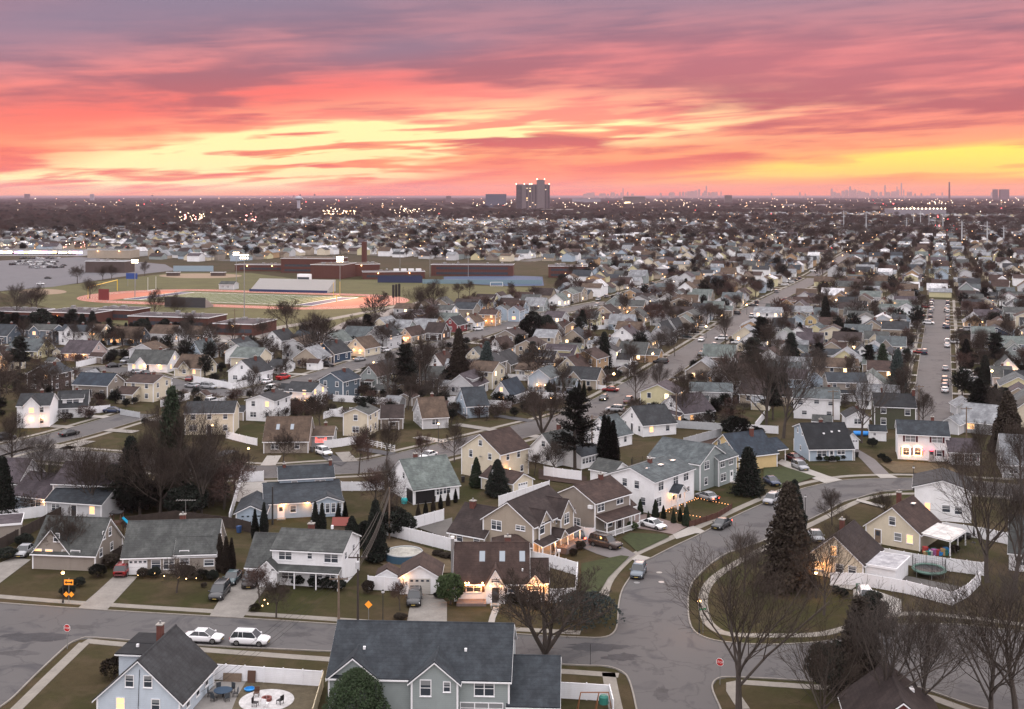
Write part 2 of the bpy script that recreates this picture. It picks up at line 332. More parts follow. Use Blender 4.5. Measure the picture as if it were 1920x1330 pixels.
    def win(s, fr, face, u, z, w=1.0, h=1.2, lit=0, shutter=None):
        o, dr, n, ln = fr.face(face); p = o + dr * u + Vector((0, 0, z)) + n * .012; a = math.atan2(-n.x, n.y)
        fm, pm = win_meshes(w, h, lit); f = obj('window', fm, s.root, p - s.L, a); obj('pane', pm, f)
        if shutter is not None:
            k = (round(h, 1), shutter.name)
            if k not in SHUT: q = MB(); q.box(ID, -.19, .19, 0, .045, -h / 2 - .05, h / 2 + .05, shutter); SHUT[k] = q.mesh('shutter')
            for sg in (-1, 1): q = p + dr * (sg * (round(w, 1) / 2 + .3)); obj('shutter', SHUT[k], s.root, q - s.L, a)
        return f
    def hit(s, fr, face, px, py):
        o, dr, n, ln = fr.face(face); c = Vector((0, 0, HC)); ray = Vector(((px - CX) / F, 1, -(py - YH) / F)); t = (o - c).dot(n) / ray.dot(n)
        q = c + ray * t; return max(.5, min(ln - .5, (q - o).dot(dr))), q.z
    def wpx(s, fr, face, px, py, w=1.0, h=1.2, lit=0, shutter=None, zlo=.9):
        u, z = s.hit(fr, face, px, py); s.win(fr, face, u, max(zlo, z), w, h, lit, shutter)
    def auto(s, fr, faces='FLR', lit=(), upper=None, rise=2, ridge='x', lp=.08):
        "an ordinary spread of windows"
        i = 0
        for fc in faces:
            ln = fr.face(fc)[3]; gable = (fc in 'LR') == (ridge == 'x')
            fl = 2 if fr.h > 4.2 else 1
            for k in range(fl):
                n = max(1, int(ln / 3.3)); zc = 1.55 + k * 2.6
                for j in range(n):
                    i += 1
                    if k == 0 and fc == 'F' and j == n // 2 and n > 2: s.door(fr, fc, ln * (j + .5) / n); continue
                    s.win(fr, fc, ln * (j + .5) / n, zc, 1.5 if (j == 0 and k == 0 and fc == 'F') else .9, 1.2, 1 if rnd.random() < lp or i in lit else 0)
            if gable and rise > 2.2: s.win(fr, fc, ln * .5, fr.h + rise * .38, .8, 1.0, 1 if rnd.random() < lp else 0)
    def door(s, fr, face, u, m=None, w=.95, name='door'):
        o, dr, n, ln = fr.face(face); T = lambda x, y, z: o + dr * x + n * y + Vector((0, 0, z)); q = MB(); t = MB()
        t.box(T, u - w / 2 - .12, u - w / 2, .004, .07, .02, 2.15, TRIM); t.box(T, u + w / 2, u + w / 2 + .12, .004, .07, .02, 2.15, TRIM); t.box(T, u - w / 2 - .12, u + w / 2 + .12, .004, .07, 2.15, 2.28, TRIM)
        q.box(T, u - w / 2, u + w / 2, .003, .05, .1, 2.15, m or DOORM); q.box(T, u - w / 2 + .18, u + w / 2 - .18, .051, .055, 1.25, 1.95, GLASS)
        s.part(q, name); s.part(t, 'door_frame'); k = MB(); k.box(T, u - .7, u + .7, .01, 1.0, 0, .16, CONC); s.part(k, 'step')
    def garage(s, fr, face, u, w=2.5, h=2.1, m=None):
        o, dr, n, ln = fr.face(face); T = lambda x, y, z: o + dr * x + n * y + Vector((0, 0, z)); q = MB(); m = m or TRIM
        for i in range(4): q.box(T, u - w / 2, u + w / 2, .005, .05, .03 + i * h / 4, .03 + (i + 1) * h / 4 - .035, m)
        for i in range(4): x = u - w / 2 + w * (i + .5) / 4; q.box(T, x - .2, x + .2, .051, .056, h * .80, h * .93, GLASS)
        s.part(q, 'garage_door')
    def chimney(s, fr, x, y, top, m=None, w=.8):
        q = MB(); q.box(fr, x - w / 2, x + w / 2, y - .35, y + .35, max(0, top - 3.2), top, m or BRICK); c = s.part(q, 'chimney')
        k = MB(); k.box(fr, x - w / 2 - .08, x + w / 2 + .08, y - .43, y + .43, top + .002, top + .12, CONC); k.tube([fr(x, y, top + .1), fr(x, y, top + .45)], .12, METAL, 8); s.part(k, 'chimney_cap', c)
    def awning(s, fr, face, u0, u1, z1, z0, out, roof='grey', posts=0, slab=None):
        o, dr, n, ln = fr.face(face); T = lambda x, y, z: o + dr * x + n * y + Vector((0, 0, z)); q = MB(); m = slab or roofm(roof)
        q.hexa([T(u0, .02, z1 - .1), T(u1, .02, z1 - .1), T(u1, out, z0 - .1), T(u0, out, z0 - .1), T(u0, .02, z1 + .02), T(u1, .02, z1 + .02), T(u1, out, z0 + .02), T(u0, out, z0 + .02)], m)
        s.part(q, 'porch_roof'); k = MB(); k.hexa([T(u0, .03, z1 - .24), T(u1, .03, z1 - .24), T(u1, out + .03, z0 - .24), T(u0, out + .03, z0 - .24), T(u0, .03, z1 - .104), T(u1, .03, z1 - .104), T(u1, out + .03, z0 - .104), T(u0, out + .03, z0 - .104)], TRIM); s.part(k, 'fascia')
        for i in range(posts):
            x = u0 + .15 + (u1 - u0 - .3) * i / max(1, posts - 1); k = MB(); k.box(T, x - .08, x + .08, out - .25, out - .09, 0, z0 - .2, TRIM); s.part(k, 'porch_post')
    def roofbox(s, fr, x, y, z, w=.5, d=.5, h=.25, m=None, name='roof_vent', slope=0.0):
        q = MB(); q.hexa([fr(x, y, z), fr(x + w, y, z), fr(x + w, y + d, z + slope * d), fr(x, y + d, z + slope * d), fr(x, y, z + h), fr(x + w, y, z + h), fr(x + w, y + d, z + h + slope * d), fr(x, y + d, z + h + slope * d)], m or TRIM); s.part(q, name)
    def lamp(s, p, e=30, r=.10, col=(1, .40, .11)):
        e *= 2.8
        q = MB(); q.lathe((0, 0, 0), [(r * .4, -r), (r, -r * .4), (r, r * .4), (r * .4, r)], BULB, 8); o = obj('porch_light', q.mesh('porch_light', True), s.root, p - s.L)
        l = bpy.data.lights.new('porch_light', 'POINT'); l.energy = e; l.color = col; l.shadow_soft_size = .12; lo = bpy.data.objects.new('porch_light_lamp', l); S.collection.objects.link(lo); lo.parent = s.root; lo.location = Vector(p) - s.L + Vector((0, -.25, -.12))
    def flamp(s, fr, face, px, py, e=30, out=.35):
        u, z = s.hit(fr, face, px, py); o, dr, n, ln = fr.face(face); s.lamp(o + dr * u + n * out + Vector((0, 0, max(1.8, z))), e)
# ------------------------------------------------------------------ plants
BARK = mat('bark', (.072, .060, .052), .95, 'ground', amt=.3, scale=3); TWIG = mat('twigs', (.044, .033, .026), .95); TWIG2 = mat('reddish twigs', (.065, .040, .033), .95); TWIG3 = mat('grey twigs', (.060, .050, .044), .95)
EVER = mat('evergreen needles', (.022, .034, .018), .9, 'ground', amt=.45, scale=1.5); EVD = mat('dark evergreen needles', (.010, .014, .010), .9, 'ground', amt=.4, scale=1.5); EVB = mat('bronze evergreen needles', (.032, .025, .018), .9, 'ground', amt=.4, scale=1.5)
EVG = mat('green evergreen needles', (.028, .046, .020), .9, 'ground', amt=.4, scale=2); EVL = mat('bright shrub leaves', (.036, .056, .020), .9, 'ground', amt=.4, scale=2); EVBL = mat('bluish evergreen needles', (.035, .05, .048), .9, 'ground', amt=.4, scale=1.5)
def rvec(r): 
    while True:
        v = Vector((r.uniform(-1, 1), r.uniform(-1, 1), r.uniform(-1, 1)))
        if .05 < v.length < 1: return v.normalized()
def branch(mb, r, p, d, ln, rad, lvl, L, m, up):
    nseg = 4 if lvl == 0 else 3 if lvl < 3 else 2
    pts = [p]; dirs = [d]; q = p; dd = d
    for i in range(nseg):
        dd = (dd + rvec(r) * (.10 if lvl == 0 else .22) + Vector((0, 0, up * .12))).normalized(); q = q + dd * (ln / nseg); pts.append(q); dirs.append(dd)
    rr = [max(.011, rad * (1 - .62 * i / nseg)) for i in range(nseg + 1)]
    mb[0 if lvl == 0 else 1].tube(pts, rr, BARK if lvl < 2 else m, 7 if lvl == 0 else 5 if lvl == 1 else 3, cap=False)
    if lvl >= len(L): return
    n, lr, a0, a1, s0 = L[lvl]
    for i in range(n):
        f = s0 + (1 - s0) * (i + r.random() * .8) / n; f = min(f, .999); k = int(f * nseg); u = f * nseg - k
        bp = pts[k].lerp(pts[k + 1], u); bd = dirs[k + 1]
        ax = bd.orthogonal().normalized(); ax.rotate(Matrix.Rotation(i * 2.4 + r.random() * .7, 3, bd)); an = R(r.uniform(a0, a1)) * (1.15 - .45 * f)
        nd = (bd * math.cos(an) + ax * math.sin(an)).normalized()
        branch(mb, r, bp, nd, ln * lr * r.uniform(.75, 1.15) * (1.2 - .55 * (f - s0) / (1 - s0 + .01)), rad * (1 - .62 * f) * .55, lvl + 1, L, m, up)
def bare(seed, kind, m=None):
    r = random.Random(seed); mb = [MB(), MB()]; m = m or TWIG
    if kind == 'tall': branch(mb, r, Vector((0, 0, 0)), Vector((0, 0, 1)), 11.5, .30, 0, [(15, .60, 30, 66, .26), (9, .55, 25, 55, .2), (8, .52, 25, 58, .15), (6, .6, 25, 65, .1)], m, 1.2)
    if kind == 'wide': branch(mb, r, Vector((0, 0, 0)), Vector((0, 0, 1)), 5.0, .34, 0, [(10, 1.5, 28, 60, .45), (10, .55, 25, 58, .2), (8, .54, 25, 60, .15), (6, .6, 25, 65, .1)], m, 1.0)
    if kind == 'open': branch(mb, r, Vector((0, 0, 0)), Vector((.05, 0, 1)), 6.5, .30, 0, [(10, 1.3, 24, 54, .34), (7, .55, 24, 52, .2), (6, .54, 25, 55, .15), (5, .6, 25, 62, .1)], m, 1.25)
    if kind == 'orn': branch(mb, r, Vector((0, 0, 0)), Vector((0, 0, 1)), 2.6, .13, 0, [(9, .95, 30, 75, .55), (7, .55, 30, 65, .2), (7, .55, 30, 70, .15), (5, .6, 30, 70, .1)], m, .6)
    if kind == 'slim': branch(mb, r, Vector((0, 0, 0)), Vector((0, 0, 1)), 10.5, .20, 0, [(18, .33, 25, 50, .22), (6, .5, 25, 50, .2), (6, .55, 25, 55, .2)], m, 1.5)
    if kind == 'multi':
        for i in range(5): branch(mb, r, Vector((0, 0, 0)), Vector((math.cos(i * 1.3) * .55, math.sin(i * 1.3) * .55, 1)).normalized(), 6.0, .20, 0, [(7, .55, 25, 60, .35), (6, .52, 25, 55, .25), (6, .5, 30, 60, .2), (5, .55, 30, 60, .15)], m, .9)
    zt = max(v[2] for v in mb[1].v); k = 1 / zt                                   # unit height
    for b in mb: b.v = [(x * k, y * k, z * k) for x, y, z in b.v]
    return mb[0].mesh('trunk'), mb[1].mesh('crown')
def leafy(mb, r, c, sz, m, n, leaf):
    for i in range(n):
        p = Vector((c[0] + r.gauss(0, .42) * sz[0], c[1] + r.gauss(0, .42) * sz[1], c[2] + r.gauss(0, .42) * sz[2])); a = rvec(r); b = a.orthogonal().normalized(); e = leaf * r.uniform(.6, 1.4)
        mb.poly([p + a * e, p - a * e * .6 + b * e * .7, p - a * e * .6 - b * e * .7], m)
def ever(seed, kind, m):
    r = random.Random(seed); t = MB(); c = MB()
    if kind == 'spruce':
        t.tube([(0, 0, 0), (0, 0, .96)], [.022, .004], BARK, 6)
        for i in range(300):
            f = (i + .5) / 300; z = .08 + .90 * f; a = i * 2.4; ln = (.30 * (1 - f) ** .8 + .02) * r.uniform(.7, 1.1)
            for j in range(8):
                u = (j + .6) / 8; x = ln * u; leafy(c, r, (math.cos(a) * x, math.sin(a) * x, z - .10 * u * ln / .3 + .02 * u * u), (.045, .045, .022), m, 9, .017)
    if kind == 'pine':
        t.tube([(0, 0, 0), (.01, 0, .5), (0, 0, .97)], [.026, .016, .005], BARK, 6)
        for i in range(110):
            f = r.random() ** .8; z = .25 + .72 * f; a = r.random() * 6.28; ln = (.26 * (1 - f) ** .6 + .05) * r.uniform(.5, 1.15)
            e = (math.cos(a) * ln, math.sin(a) * ln, z + .05); t.tube([(0, 0, z), e], [.006, .002], BARK, 3, cap=False)
            for j in range(4):
                u = .4 + .2 * j; leafy(c, r, (e[0] * u, e[1] * u, z + .05 * u), (.06, .06, .028), m, 36, .014)
    if kind == 'column':
        t.tube([(0, 0, 0), (0, 0, .8)], [.02, .004], BARK, 5)
        for i in range(620):
            f = (i + .5) / 620; z = .02 + .97 * f; rr = .13 * (math.sin(math.pi * min(1, f * .9 + .12)) ** .6) * (1.06 - f * .85); a = i * 2.4
            [leafy(c, r, (math.cos(a) * rr * u, math.sin(a) * rr * u, z), (.024, .024, .03), m, 8, .017) for u in (1, .5)]
    if kind == 'cone':
        t.tube([(0, 0, 0), (0, 0, .8)], [.02, .004], BARK, 5)
        for i in range(900):
            f = (i + .5) / 900; z = .02 + .97 * f; rr = .27 * (1 - f) ** .7 * min(1, (f + .06) * 8) * (1 + .12 * math.sin(i * 2.4 * 3 + z * 22)); a = i * 2.4
            for u in (1, .62): leafy(c, r, (math.cos(a) * rr * u, math.sin(a) * rr * u, z), (.034, .034, .03), m, 8, .021)
    if kind == 'egg':
        t.tube([(0, 0, 0), (0, 0, .7)], [.03, .01], BARK, 5)
        for i in range(1700):
            f = (i + .5) / 1700; z = .03 + .95 * f; a = i * 2.4; rr = .40 * math.sin(math.pi * min(1, .22 + .78 * f)) ** .62 * (1 + .09 * math.sin(a * 4 + z * 17) + .06 * math.sin(a * 9 - z * 31))
            for u in (1, .7): leafy(c, r, (math.cos(a) * rr * u, math.sin(a) * rr * u, z), (.03, .03, .03), m, 7, .013)
    if kind == 'round':
        t.tube([(0, 0, 0), (0, 0, .4)], [.04, .03], BARK, 5)
        for i in range(800):
            v = rvec(r) * r.choice((1, 1, .8)); k = 1 + .12 * math.sin(v.x * 5 + seed) + .1 * math.sin(v.y * 7 + v.z * 4); v.z = abs(v.z) if v.z < -.5 else v.z
            leafy(c, r, (v.x * .46 * k, v.y * .46 * k, .52 + v.z * .45 * k), (.055, .055, .055), m, 9, .034)
    if kind == 'weep':
        t.tube([(0, 0, 0), (.03, 0, .5), (.0, 0, .8)], [.04, .03, .02], BARK, 6)
        for i in range(190):
            a = r.random() * 6.28; ln = r.uniform(.35, 1.25)
            for j in range(10):
                u = (j + 1) / 10; z = .72 + .32 * math.sin(u * 1.9) - .75 * u ** 3 * r.uniform(.8, 1.1); leafy(c, r, (math.cos(a) * ln * u, math.sin(a) * ln * u, max(.05, z)), (.045, .045, .05), m, 10, .026)
    return t.mesh('trunk'), c.mesh('crown')
def puff(seed, m, dens=300, sh=(.42, .42, .40)):        # distant bare crown: many thin twigs through the volume
    r = random.Random(seed); t = MB(); c = MB(); t.tube([(0, 0, 0), (0, 0, .62)], [.03, .012], BARK, 4)
    for i in range(dens):
        v = rvec(r) * (r.random() ** .4); p = Vector((v.x * sh[0], v.y * sh[1], .58 + v.z * sh[2])); d = (Vector((v.x, v.y, v.z + .6)) + rvec(r) * .5).normalized() * r.uniform(.07, .15); b = d.orthogonal().normalized() * .006
        c.poly([p - d, p + b * 1.6, p + d, p - b * 1.6], m)
        e = d.cross(b).normalized() * .01; c.poly([p - d * .6, p + e, p + d * .7 + b * 6, p - e], m)
    return t.mesh('trunk'), c.mesh('crown')
TREES = {
 'tall1': bare(1, 'tall'), 'tall2': bare(2, 'tall', TWIG3), 'tall3': bare(3, 'tall', TWIG), 'wide1': bare(4, 'wide'), 'wide2': bare(5, 'wide', TWIG3), 'orn1': bare(6, 'orn', TWIG), 'orn2': bare(7, 'orn', TWIG2),
 'open1': bare(51, 'open'), 'open2': bare(52, 'open'), 'open3': bare(53, 'open', TWIG3), 'slim1': bare(8, 'slim'), 'multi1': bare(9, 'multi', TWIG), 'spruce': ever(11, 'spruce', EVER), 'spruced': ever(12, 'spruce', EVD), 'spruceb': ever(13, 'spruce', EVB), 'spruceblue': ever(14, 'spruce', EVBL),
 'pine': ever(15, 'pine', EVD), 'column': ever(16, 'column', EVD), 'columnb': ever(17, 'column', EVB), 'columng': ever(27, 'column', EVER), 'cone': ever(18, 'cone', EVER), 'coned': ever(28, 'cone', EVD), 'coneb': ever(19, 'cone', EVB), 'egg': ever(40, 'egg', EVG), 'round': ever(20, 'round', EVD), 'roundg': ever(21, 'round', EVER),
 'roundl': ever(22, 'round', EVL), 'roundb': ever(23, 'round', EVB), 'weep': ever(24, 'weep', EVBL), 'puff1': puff(31, TWIG), 'puff2': puff(32, TWIG2), 'puff3': puff(33, TWIG3), 'puffd': puff(34, EVD, 700, (.3, .3, .42))}
TNAME = {'tall': 'bare_tree', 'wide': 'bare_tree', 'slim': 'bare_tree', 'multi': 'bare_tree', 'orn': 'ornamental_tree', 'puff': 'bare_tree', 'spru': 'spruce_tree', 'pine': 'pine_tree', 'colu': 'arborvitae', 'cone': 'conifer_tree', 'roun': 'shrub', 'weep': 'weeping_evergreen'}
TREE_N = 0
def tree(kind, x, y, h, label, wide=1.0, group=None, world=None, rz=None):
    global TREE_N; TREE_N += 1
    nm = TNAME.get(kind[:4], 'bare_tree'); nm = 'evergreen_tree' if kind == 'puffd' else nm
    p = world or P(x, y); t, c = TREES[kind]; cat = 'shrub' if nm == 'shrub' else 'tree'
    o = thing(nm, label, cat, p, rnd.uniform(0, 6.28) if rz is None else rz, group); o.scale = (h * wide, h * wide, h)
    obj('trunk', t, o); obj('crown', c, o); return o
# ------------------------------------------------------------------ cars
CARC = {'white': (.75, .76, .78), 'silver': (.30, .31, .33), 'grey': (.035, .038, .042), 'black': (.012, .013, .015), 'dark blue': (.02, .035, .08), 'red': (.17, .010, .012), 'maroon': (.09, .02, .02), 'teal grey': (.05, .08, .09), 'brown': (.05, .036, .032), 'gold': (.36, .33, .26), 'blue grey': (.12, .15, .18), 'bright red': (.45, .02, .02)}
TYRE = mat('tyre rubber', (.012, .012, .012), .9); CGL = mat('car glass', (.02, .025, .03), .05, spec=.7); HL = mat('headlight lens', (.6, .62, .65), .1, spec=.8); TL = mat('tail light lens', (.30, .01, .01), .2); TLON = mat('tail light on', (.8, .05, .03), .3, emit=(1, .06, .03), es=14); HLON = mat('headlight on', (1, .9, .8), .3, emit=(1, .85, .65), es=14)
PLATE = mat('number plate', (.55, .42, .12), .6); RIM = mat('wheel rim', (.35, .36, .37), .3, metal=.8)
def paint(c): return mat('car paint ' + c, CARC[c], .25, metal=0, spec=.6)
def car_meshes(kind):
    L, Wd, H = {'sedan': (4.75, 1.84, 1.45), 'suv': (4.65, 1.88, 1.70), 'van': (5.0, 1.95, 1.78), 'pickup': (5.5, 1.98, 1.82), 'wagon': (5.3, 2.02, 1.92)}[kind]
    bp = paint('white'); b = MB(); hw = Wd / 2
    belt = {'sedan': .92, 'suv': 1.02, 'van': 1.05, 'pickup': 1.12, 'wagon': 1.12}[kind]
    # stations along x (front +): x, half width, bottom, side top, centre top
    hood = belt - .10; st = [(-L / 2, .80, .42, .78 * belt / .92, .80 * belt / .92), (-L / 2 + .12, .90, .30, belt - .06, belt - .03), (-L / 2 + .9, 1, .24, belt, belt + .02), (-.4, 1, .22, belt, belt + .02), (.75, 1, .22, belt - .02, belt), (L / 2 - 1.0, .98, .22, hood, hood + .06), (L / 2 - .40, .95, .24, hood - .05, hood + .01), (L / 2 - .12, .88, .28, hood - .13, hood - .09), (L / 2 - .02, .80, .34, hood - .24, hood - .21), (L / 2, .76, .40, hood - .34, hood - .32)]
    rings = []
    for x, w, zb, zs, zc in st:
        w *= hw; rings.append([(x, -w * .92, zb), (x, -w, zb + .22), (x, -w, zs - .10), (x, -w * .93, zs), (x, -w * .5, zc), (x, w * .5, zc), (x, w * .93, zs), (x, w, zs - .10), (x, w, zb + .22), (x, w * .92, zb)])
    k = b.M(bp); base = 0; n = 10; b.v += [p for rg in rings for p in rg]
    for i in range(len(rings) - 1):
        for j in range(n): b.f.append((i * n + j, i * n + (j + 1) % n, (i + 1) * n + (j + 1) % n, (i + 1) * n + j)); b.mi.append(k)
    b.f.append(tuple(range(n))); b.f.append(tuple(range(len(rings) * n - 1, (len(rings) - 1) * n - 1, -1))); b.mi += [k, k]
    xr, xrt, xft, xf = {'sedan': (-L / 2 + .75, -.95, .35, 1.25), 'suv': (-L / 2 + .15, -L / 2 + .55, .45, 1.15), 'van': (-L / 2 + .12, -L / 2 + .45, .65, 1.55), 'pickup': (-.75, -.55, .75, 1.35), 'wagon': (-L / 2 + .12, -L / 2 + .4, .65, 1.25)}[kind]
    gl = MB(); w0, w1 = hw * .93, hw * .76
    gl.hexa([(xr, -w0, belt - .04), (xf, -w0, belt - .04), (xf, w0, belt - .04), (xr, w0, belt - .04), (xrt, -w1, H - .05), (xft, -w1, H - .05), (xft, w1, H - .05), (xrt, w1, H - .05)], CGL)
    b.hexa([(xrt - .02, -w1 - .02, H - .06), (xft + .02, -w1 - .02, H - .06), (xft + .02, w1 + .02, H - .06), (xrt - .02, w1 + .02, H - .06), (xrt + .08, -w1 + .1, H), (xft - .12, -w1 + .1, H), (xft - .12, w1 - .1, H), (xrt + .08, w1 - .1, H)], bp)
    for sg in (-1, 1):                       # pillars
        for (xa, xb) in ((xr, xrt), (xf, xft), ((xr + xf) / 2 - .1, (xrt + xft) / 2 - .05)) + ((((xr * .72 + xf * .28), (xrt * .74 + xft * .26)),) if kind in ('suv', 'van', 'wagon') else ()):
            b.tube([(xa, sg * w0, belt - .04), (xb, sg * (w1 + .005), H - .04)], .028, bp, 4)
        b.box(ID, xf - .25, xf - .05, sg * hw, sg * (hw + .18), belt - .02, belt + .12, bp)
    if kind == 'pickup':
        b.box(ID, -L / 2 + .15, -.85, -hw + .12, hw - .12, belt - .02, belt + .006, BLACKM)
        for sg in (-1, 1): b.box(ID, -L / 2 + .05, -.8, sg * (hw - .12), sg * (hw - .02), belt - .05, belt + .14, bp)
        b.box(ID, -L / 2 + .03, -L / 2 + .13, -hw + .05, hw - .05, belt - .2, belt + .14, bp)
    if kind in ('suv', 'van', 'wagon'):
        for sg in (-1, 1): b.tube([(xrt + .2, sg * (w1 - .08), H + .05), (xft - .3, sg * (w1 - .08), H + .05)], .025, METAL, 4)
    tr = MB(); tr.box(ID, -L / 2 + .3, L / 2 - .3, -hw * .94, hw * .94, .18, .26, BLACKM); tr.box(ID, L / 2 - .05, L / 2 + .015, -.45, .45, .46, .60, BLACKM); tr.box(ID, L / 2 - .1, L / 2 + .02, -.26, .26, .36, .44, PLATE)
    wh = MB(); rw = .36 if kind != 'wagon' else .38
    wh.tube([(0, -.11, 0), (0, .11, 0)], rw, TYRE, 16); rm_ = MB(); rm_.tube([(0, -.118, 0), (0, .118, 0)], rw * .62, RIM, 12)
    for q in range(5): a = q * 1.2566; rm_.box(ID, math.cos(a) * rw * .35 - .03, math.cos(a) * rw * .35 + .03, -.123, .123, math.sin(a) * rw * .35 - .05, math.sin(a) * rw * .35 + .05, TYRE)
    h = MB(); h.hexa([(L / 2 - .42, -.16, hood - .25), (L / 2 - .02, -.10, hood - .33), (L / 2 - .02, .22, hood - .33), (L / 2 - .42, .12, hood - .25), (L / 2 - .45, -.14, hood - .10), (L / 2 - .07, -.10, hood - .20), (L / 2 - .07, .22, hood - .20), (L / 2 - .45, .12, hood - .10)], HL)
    tz = belt - .22; tl = MB(); tl.box(ID, -L / 2 - .012, -L / 2 + .25, -.12, .12, tz - .1, tz + .12, TL)
    d = {'body': b.mesh('body', True), 'window': gl.mesh('window'), 'underbody': tr.mesh('underbody'), 'wheel': wh.mesh('wheel'), 'rim': rm_.mesh('rim'), 'headlight': h.mesh('headlight'), 'tail_light': tl.mesh('tail_light'), 'dim': (L, hw, rw)}
    s_ = MB()                                # one-piece version for cars too small to show parts
    for q, m in ((b, None), (gl, None), (tr, None)):
        o = len(s_.v); s_.v += q.v; s_.f += [tuple(i + o for i in f) for f in q.f]; s_.mi += [s_.M(q.mats[i]) for i in q.mi]
    for sx in (-1, 1):
        for sy in (-1, 1): s_.tube([(sx * L * .30, sy * (hw - .2), rw), (sx * L * .30, sy * (hw + .01), rw)], rw, TYRE, 10)
    for sy in (-1, 1): s_.box(ID, -L / 2 - .02, -L / 2 + .2, sy * hw * .6, sy * hw * .85, tz - .1, tz + .12, TL); s_.box(ID, L / 2 - .3, L / 2, sy * hw * .5, sy * hw * .78, hood - .34, hood - .2, HL)
    d['single'] = s_.mesh('car', True); return d
CM = {k: car_meshes(k) for k in ('sedan', 'suv', 'van', 'pickup', 'wagon')}
CARNAME = {'sedan': 'parked_car', 'suv': 'parked_suv', 'van': 'parked_minivan', 'pickup': 'pickup_truck', 'wagon': 'large_suv'}
def setpaint(o, c): o.material_slots[0].link = 'OBJECT'; o.material_slots[0].material = paint(c)
def car(kind, c, p, rz, label, parts=True, brake=False, lights=False, group=None, z=.03):
    p = Vector((p.x, p.y, z)); d = CM[kind]; nm = CARNAME[kind]; cat = {'sedan': 'car', 'suv': 'car', 'van': 'minivan', 'pickup': 'pickup truck', 'wagon': 'car'}[kind]
    if not parts:
        o = obj(nm, d['single'], None, p, rz, label=label, category=cat, group=group); setpaint(o, c); return o
    o = thing(nm, label, cat, p, rz, group); L, hw, rw = d['dim']
    b = obj('body', d['body'], o); setpaint(b, c); obj('window', d['window'], o); obj('underbody', d['underbody'], o)
    for sx in (-1, 1):
        for sy in (-1, 1): w = obj('wheel', d['wheel'], o, (sx * L * .30, sy * (hw - .09), rw)); obj('rim', d['rim'], w)
    for sy in (-1, 1):
        h = obj('headlight', d['headlight'], o, (0, sy * hw * .66, 0)); t = obj('tail_light', d['tail_light'], o, (0, sy * hw * .74, 0))
        if brake: t.material_slots[0].link = 'OBJECT'; t.material_slots[0].material = TLON
        if lights: h.material_slots[0].link = 'OBJECT'; h.material_slots[0].material = HLON
    return o
def heading(a, b): a = P(*a); b = P(*b); return math.atan2(b.y - a.y, b.x - a.x)
# ------------------------------------------------------------------ ground, roads, pavements
def groundmat():
    m = bpy.data.materials.new('dormant grass'); m.use_nodes = True; q = NG(m.node_tree); b = m.node_tree.nodes['Principled BSDF']; b.inputs['Roughness'].default_value = 1; b.inputs['Specular IOR Level'].default_value = .1
    t = q.n('ShaderNodeTexCoord').outputs['Object']
    n1 = q.noise(t, .045, 5, .6); n2 = q.noise(t, .9, 4, .7); n3 = q.noise(t, 7, 3, .7); n4 = q.noise(t, .16, 3, .6, .6)
    c = q.mix(q.ramp(n1, [(.40, 0.0), (.60, 1.0)]), (.038, .039, .014), (.056, .044, .023))
    c = q.mix(q.ramp(n4, [(.48, 0.0), (.66, .85)]), c, (.076, .056, .034))
    c = q.mix(q.ramp(n2, [(.35, .45), (.6, 0.0)]), c, q.mix(1.0, c, (.60, .62, .60), 'MULTIPLY'))
    c = q.mix(q.ramp(n3, [(.3, .5), (.6, 0.0)]), c, q.mix(1.0, c, (.55, .55, .55), 'MULTIPLY'))
    s_ = q.n('ShaderNodeSeparateXYZ'); m.node_tree.links.new(t, s_.inputs[0])
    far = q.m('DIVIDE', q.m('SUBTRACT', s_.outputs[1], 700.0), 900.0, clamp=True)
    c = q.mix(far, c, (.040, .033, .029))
    m.node_tree.links.new(c, b.inputs['Base Color'])
    bp = q.n('ShaderNodeBump'); bp.inputs['Strength'].default_value = .5; bp.inputs['Distance'].default_value = .1; m.node_tree.links.new(n3, bp.inputs['Height']); m.node_tree.links.new(bp.outputs[0], b.inputs['Normal'])
    return m
def asphalt():
    m = bpy.data.materials.new('worn asphalt'); m.use_nodes = True; q = NG(m.node_tree); b = m.node_tree.nodes['Principled BSDF']; b.inputs['Roughness'].default_value = .85; b.inputs['Specular IOR Level'].default_value = .25
    t = q.n('ShaderNodeTexCoord').outputs['Object']
    n1 = q.noise(t, .06, 4, .6, .4); n2 = q.noise(t, .5, 5, .65); n3 = q.noise(t, 9, 3, .7); n4 = q.noise(t, .13, 4, .6, 1.8)
    c = q.mix(n1, (.078, .075, .076), (.108, .104, .104)); c = q.mix(q.ramp(n2, [(.35, .3), (.65, 0.0)]), c, (.085, .082, .084))
    c = q.mix(q.ramp(n4, [(.54, 0.0), (.66, .75)]), c, (.042, .042, .048))
    v = q.n('ShaderNodeTexVoronoi', feature='DISTANCE_TO_EDGE'); v.inputs['Scale'].default_value = .09; dv = q.n('ShaderNodeVectorMath', operation='ADD'); m.node_tree.links.new(t, dv.inputs[0])
    nn = q.n('ShaderNodeTexNoise'); nn.inputs['Scale'].default_value = .35; nn.inputs['Detail'].default_value = 5; m.node_tree.links.new(t, nn.inputs[0]); sc = q.n('ShaderNodeVectorMath', operation='SCALE'); m.node_tree.links.new(nn.outputs[1], sc.inputs[0]); sc.inputs[3].default_value = 4
    m.node_tree.links.new(sc.outputs[0], dv.inputs[1]); m.node_tree.links.new(dv.outputs[0], v.inputs['Vector'])
    c = q.mix(q.ramp(v.outputs[0], [(0, .6), (.006, .35), (.010, 0.0)]), c, (.045, .045, .048))
    c = q.mix(q.ramp(n3, [(.3, .3), (.6, 0.0)]), c, (.07, .07, .07))
    m.node_tree.links.new(c, b.inputs['Base Color']); return m
GM = groundmat(); ASPH = asphalt()
